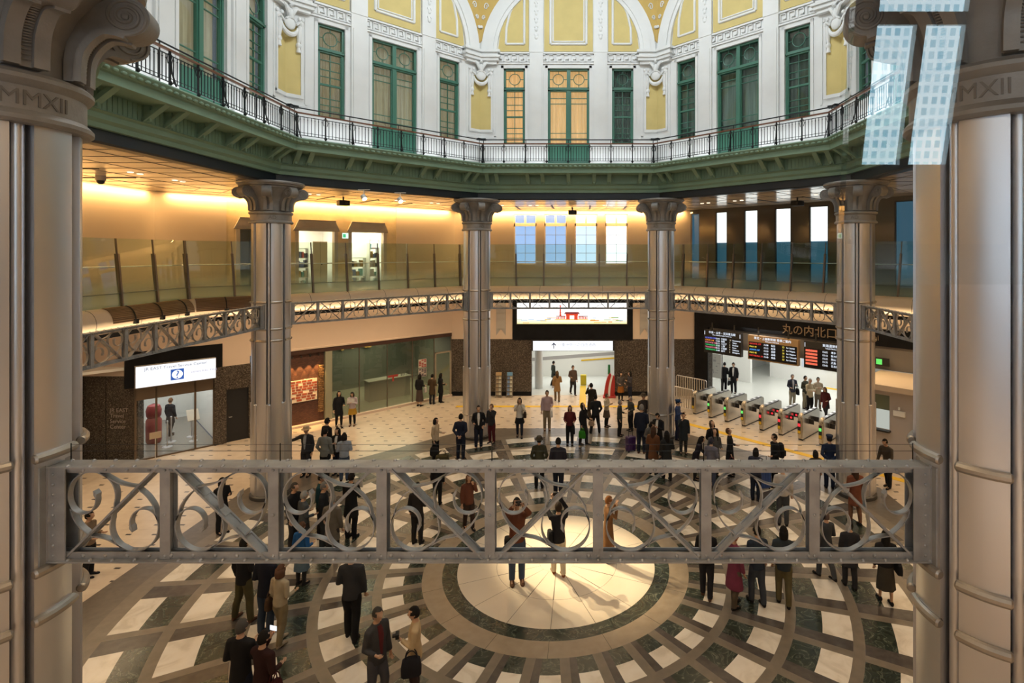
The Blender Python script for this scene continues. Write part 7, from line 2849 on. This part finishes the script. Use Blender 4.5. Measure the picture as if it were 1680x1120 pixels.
mb.rbox(-0.11, 0.11, 0.06, 0.14, 0.05, 0.24, 0.03)
mb.build('pocket', fabric(CHAR), bp)


def suitcase(label, x, y, rz, W, D, H, col, handle=0.35):
    s = thing('suitcase', label, 'suitcase', (x, y, 0), rad(rz))
    mb = MB()
    mb.rbox(-W / 2, W / 2, -D / 2, D / 2, 0.05, H, 0.05)
    mb.build('shell', mat('suitcase_%d' % int(col[2] * 1000), col, 0.4), s)
    for a in (-1, 1):
        for b in (-1, 1):
            mb = MB()
            mb.cyl((a * W * 0.38, b * D * 0.3 - 0.01, 0.03), 0.03, 0.025, 12, 'y')
            mb.build('wheel', IRON, s)
    mb = MB()
    mb.tube([(-W * 0.25, 0, H), (-W * 0.25, 0, H + handle), (W * 0.25, 0, H + handle), (W * 0.25, 0, H)], 0.011, 6)
    mb.build('handle', DARK, s)
    mb = MB()
    for x_ in (-0.3, -0.1, 0.1, 0.3):
        mb.box(x_ * W - 0.006, x_ * W + 0.006, -D / 2 - 0.006, -D / 2, 0.12, H - 0.08)
    mb.build('ridge', mat('suitcase_ridge_%d' % int(col[2] * 1000), tuple(c * 1.6 for c in col), 0.4), s)


suitcase('bright blue suitcase with a raised handle behind the girder', 6.38, 4.15, 15, 0.46, 0.28, 0.68, (0.02, 0.06, 0.24))
suitcase('purple suitcase in front of the man in navy suit', 2.40, 7.42, 30, 0.36, 0.26, 0.58, (0.045, 0.012, 0.09), 0.3)
# papers, cameras and phones held up
def handheld(name, label, cat, x, y, z, rz, w, h, d, m, lens=False):
    t = thing(name, label, cat, (x, y, z), rad(rz))
    mb = MB()
    mb.rbox(-w / 2, w / 2, -d / 2, d / 2, 0, h, min(0.008, d * 0.4))
    mb.build('body' if name != 'leaflet' else 'sheet', m, t)
    if lens:
        mb = MB()
        mb.cyl((0, -d / 2 - 0.05, h / 2), h * 0.38, 0.06, 14, 'y')
        mb.build('lens', DARK, t)
    return t


def between(who):
    a, _ = hand_of(who, 1)
    b, root = hand_of(who, -1)
    return (a + b) / 2, math.degrees(root.rotation_euler[2])


p, r_ = between('man in maroon shirt')
handheld('camera', 'camera held up by the man in maroon shirt', 'camera', p.x, p.y, p.z - 0.03, r_, 0.13, 0.09, 0.06, IRON, True)
p, r_ = between('man in black jacket and cream')
handheld('camera', 'camera held up by the man in cream trousers', 'camera', p.x, p.y, p.z - 0.03, r_, 0.13, 0.08, 0.05, IRON, True)
p, _ = hand_of('woman in beige jacket with a camera', 1)
handheld('camera', 'camera at the chest of the woman in beige jacket', 'camera', p.x, p.y, p.z - 0.02, -75, 0.12, 0.08, 0.06, IRON, True)
p, _ = hand_of('woman in dark maroon', 1)
handheld('phone', 'glowing phone held up by the woman in dark maroon jacket', 'phone', p.x, p.y, p.z + 0.02, 165, 0.13, 0.075, 0.012, emis('phone_glow', (0.85, 0.9, 1.0), 1.2))
p, r_ = between('mustard skirt')
handheld('leaflet', 'leaflet in the hands of the woman in mustard skirt', 'leaflet', p.x, p.y, p.z - 0.03, r_, 0.30, 0.20, 0.008, fabric(WHT))
p, r_ = between('tall man all in black')
handheld('leaflet', 'white paper read by the tall man all in black', 'leaflet', p.x, p.y, p.z - 0.03, r_, 0.30, 0.21, 0.008, fabric(WHT))
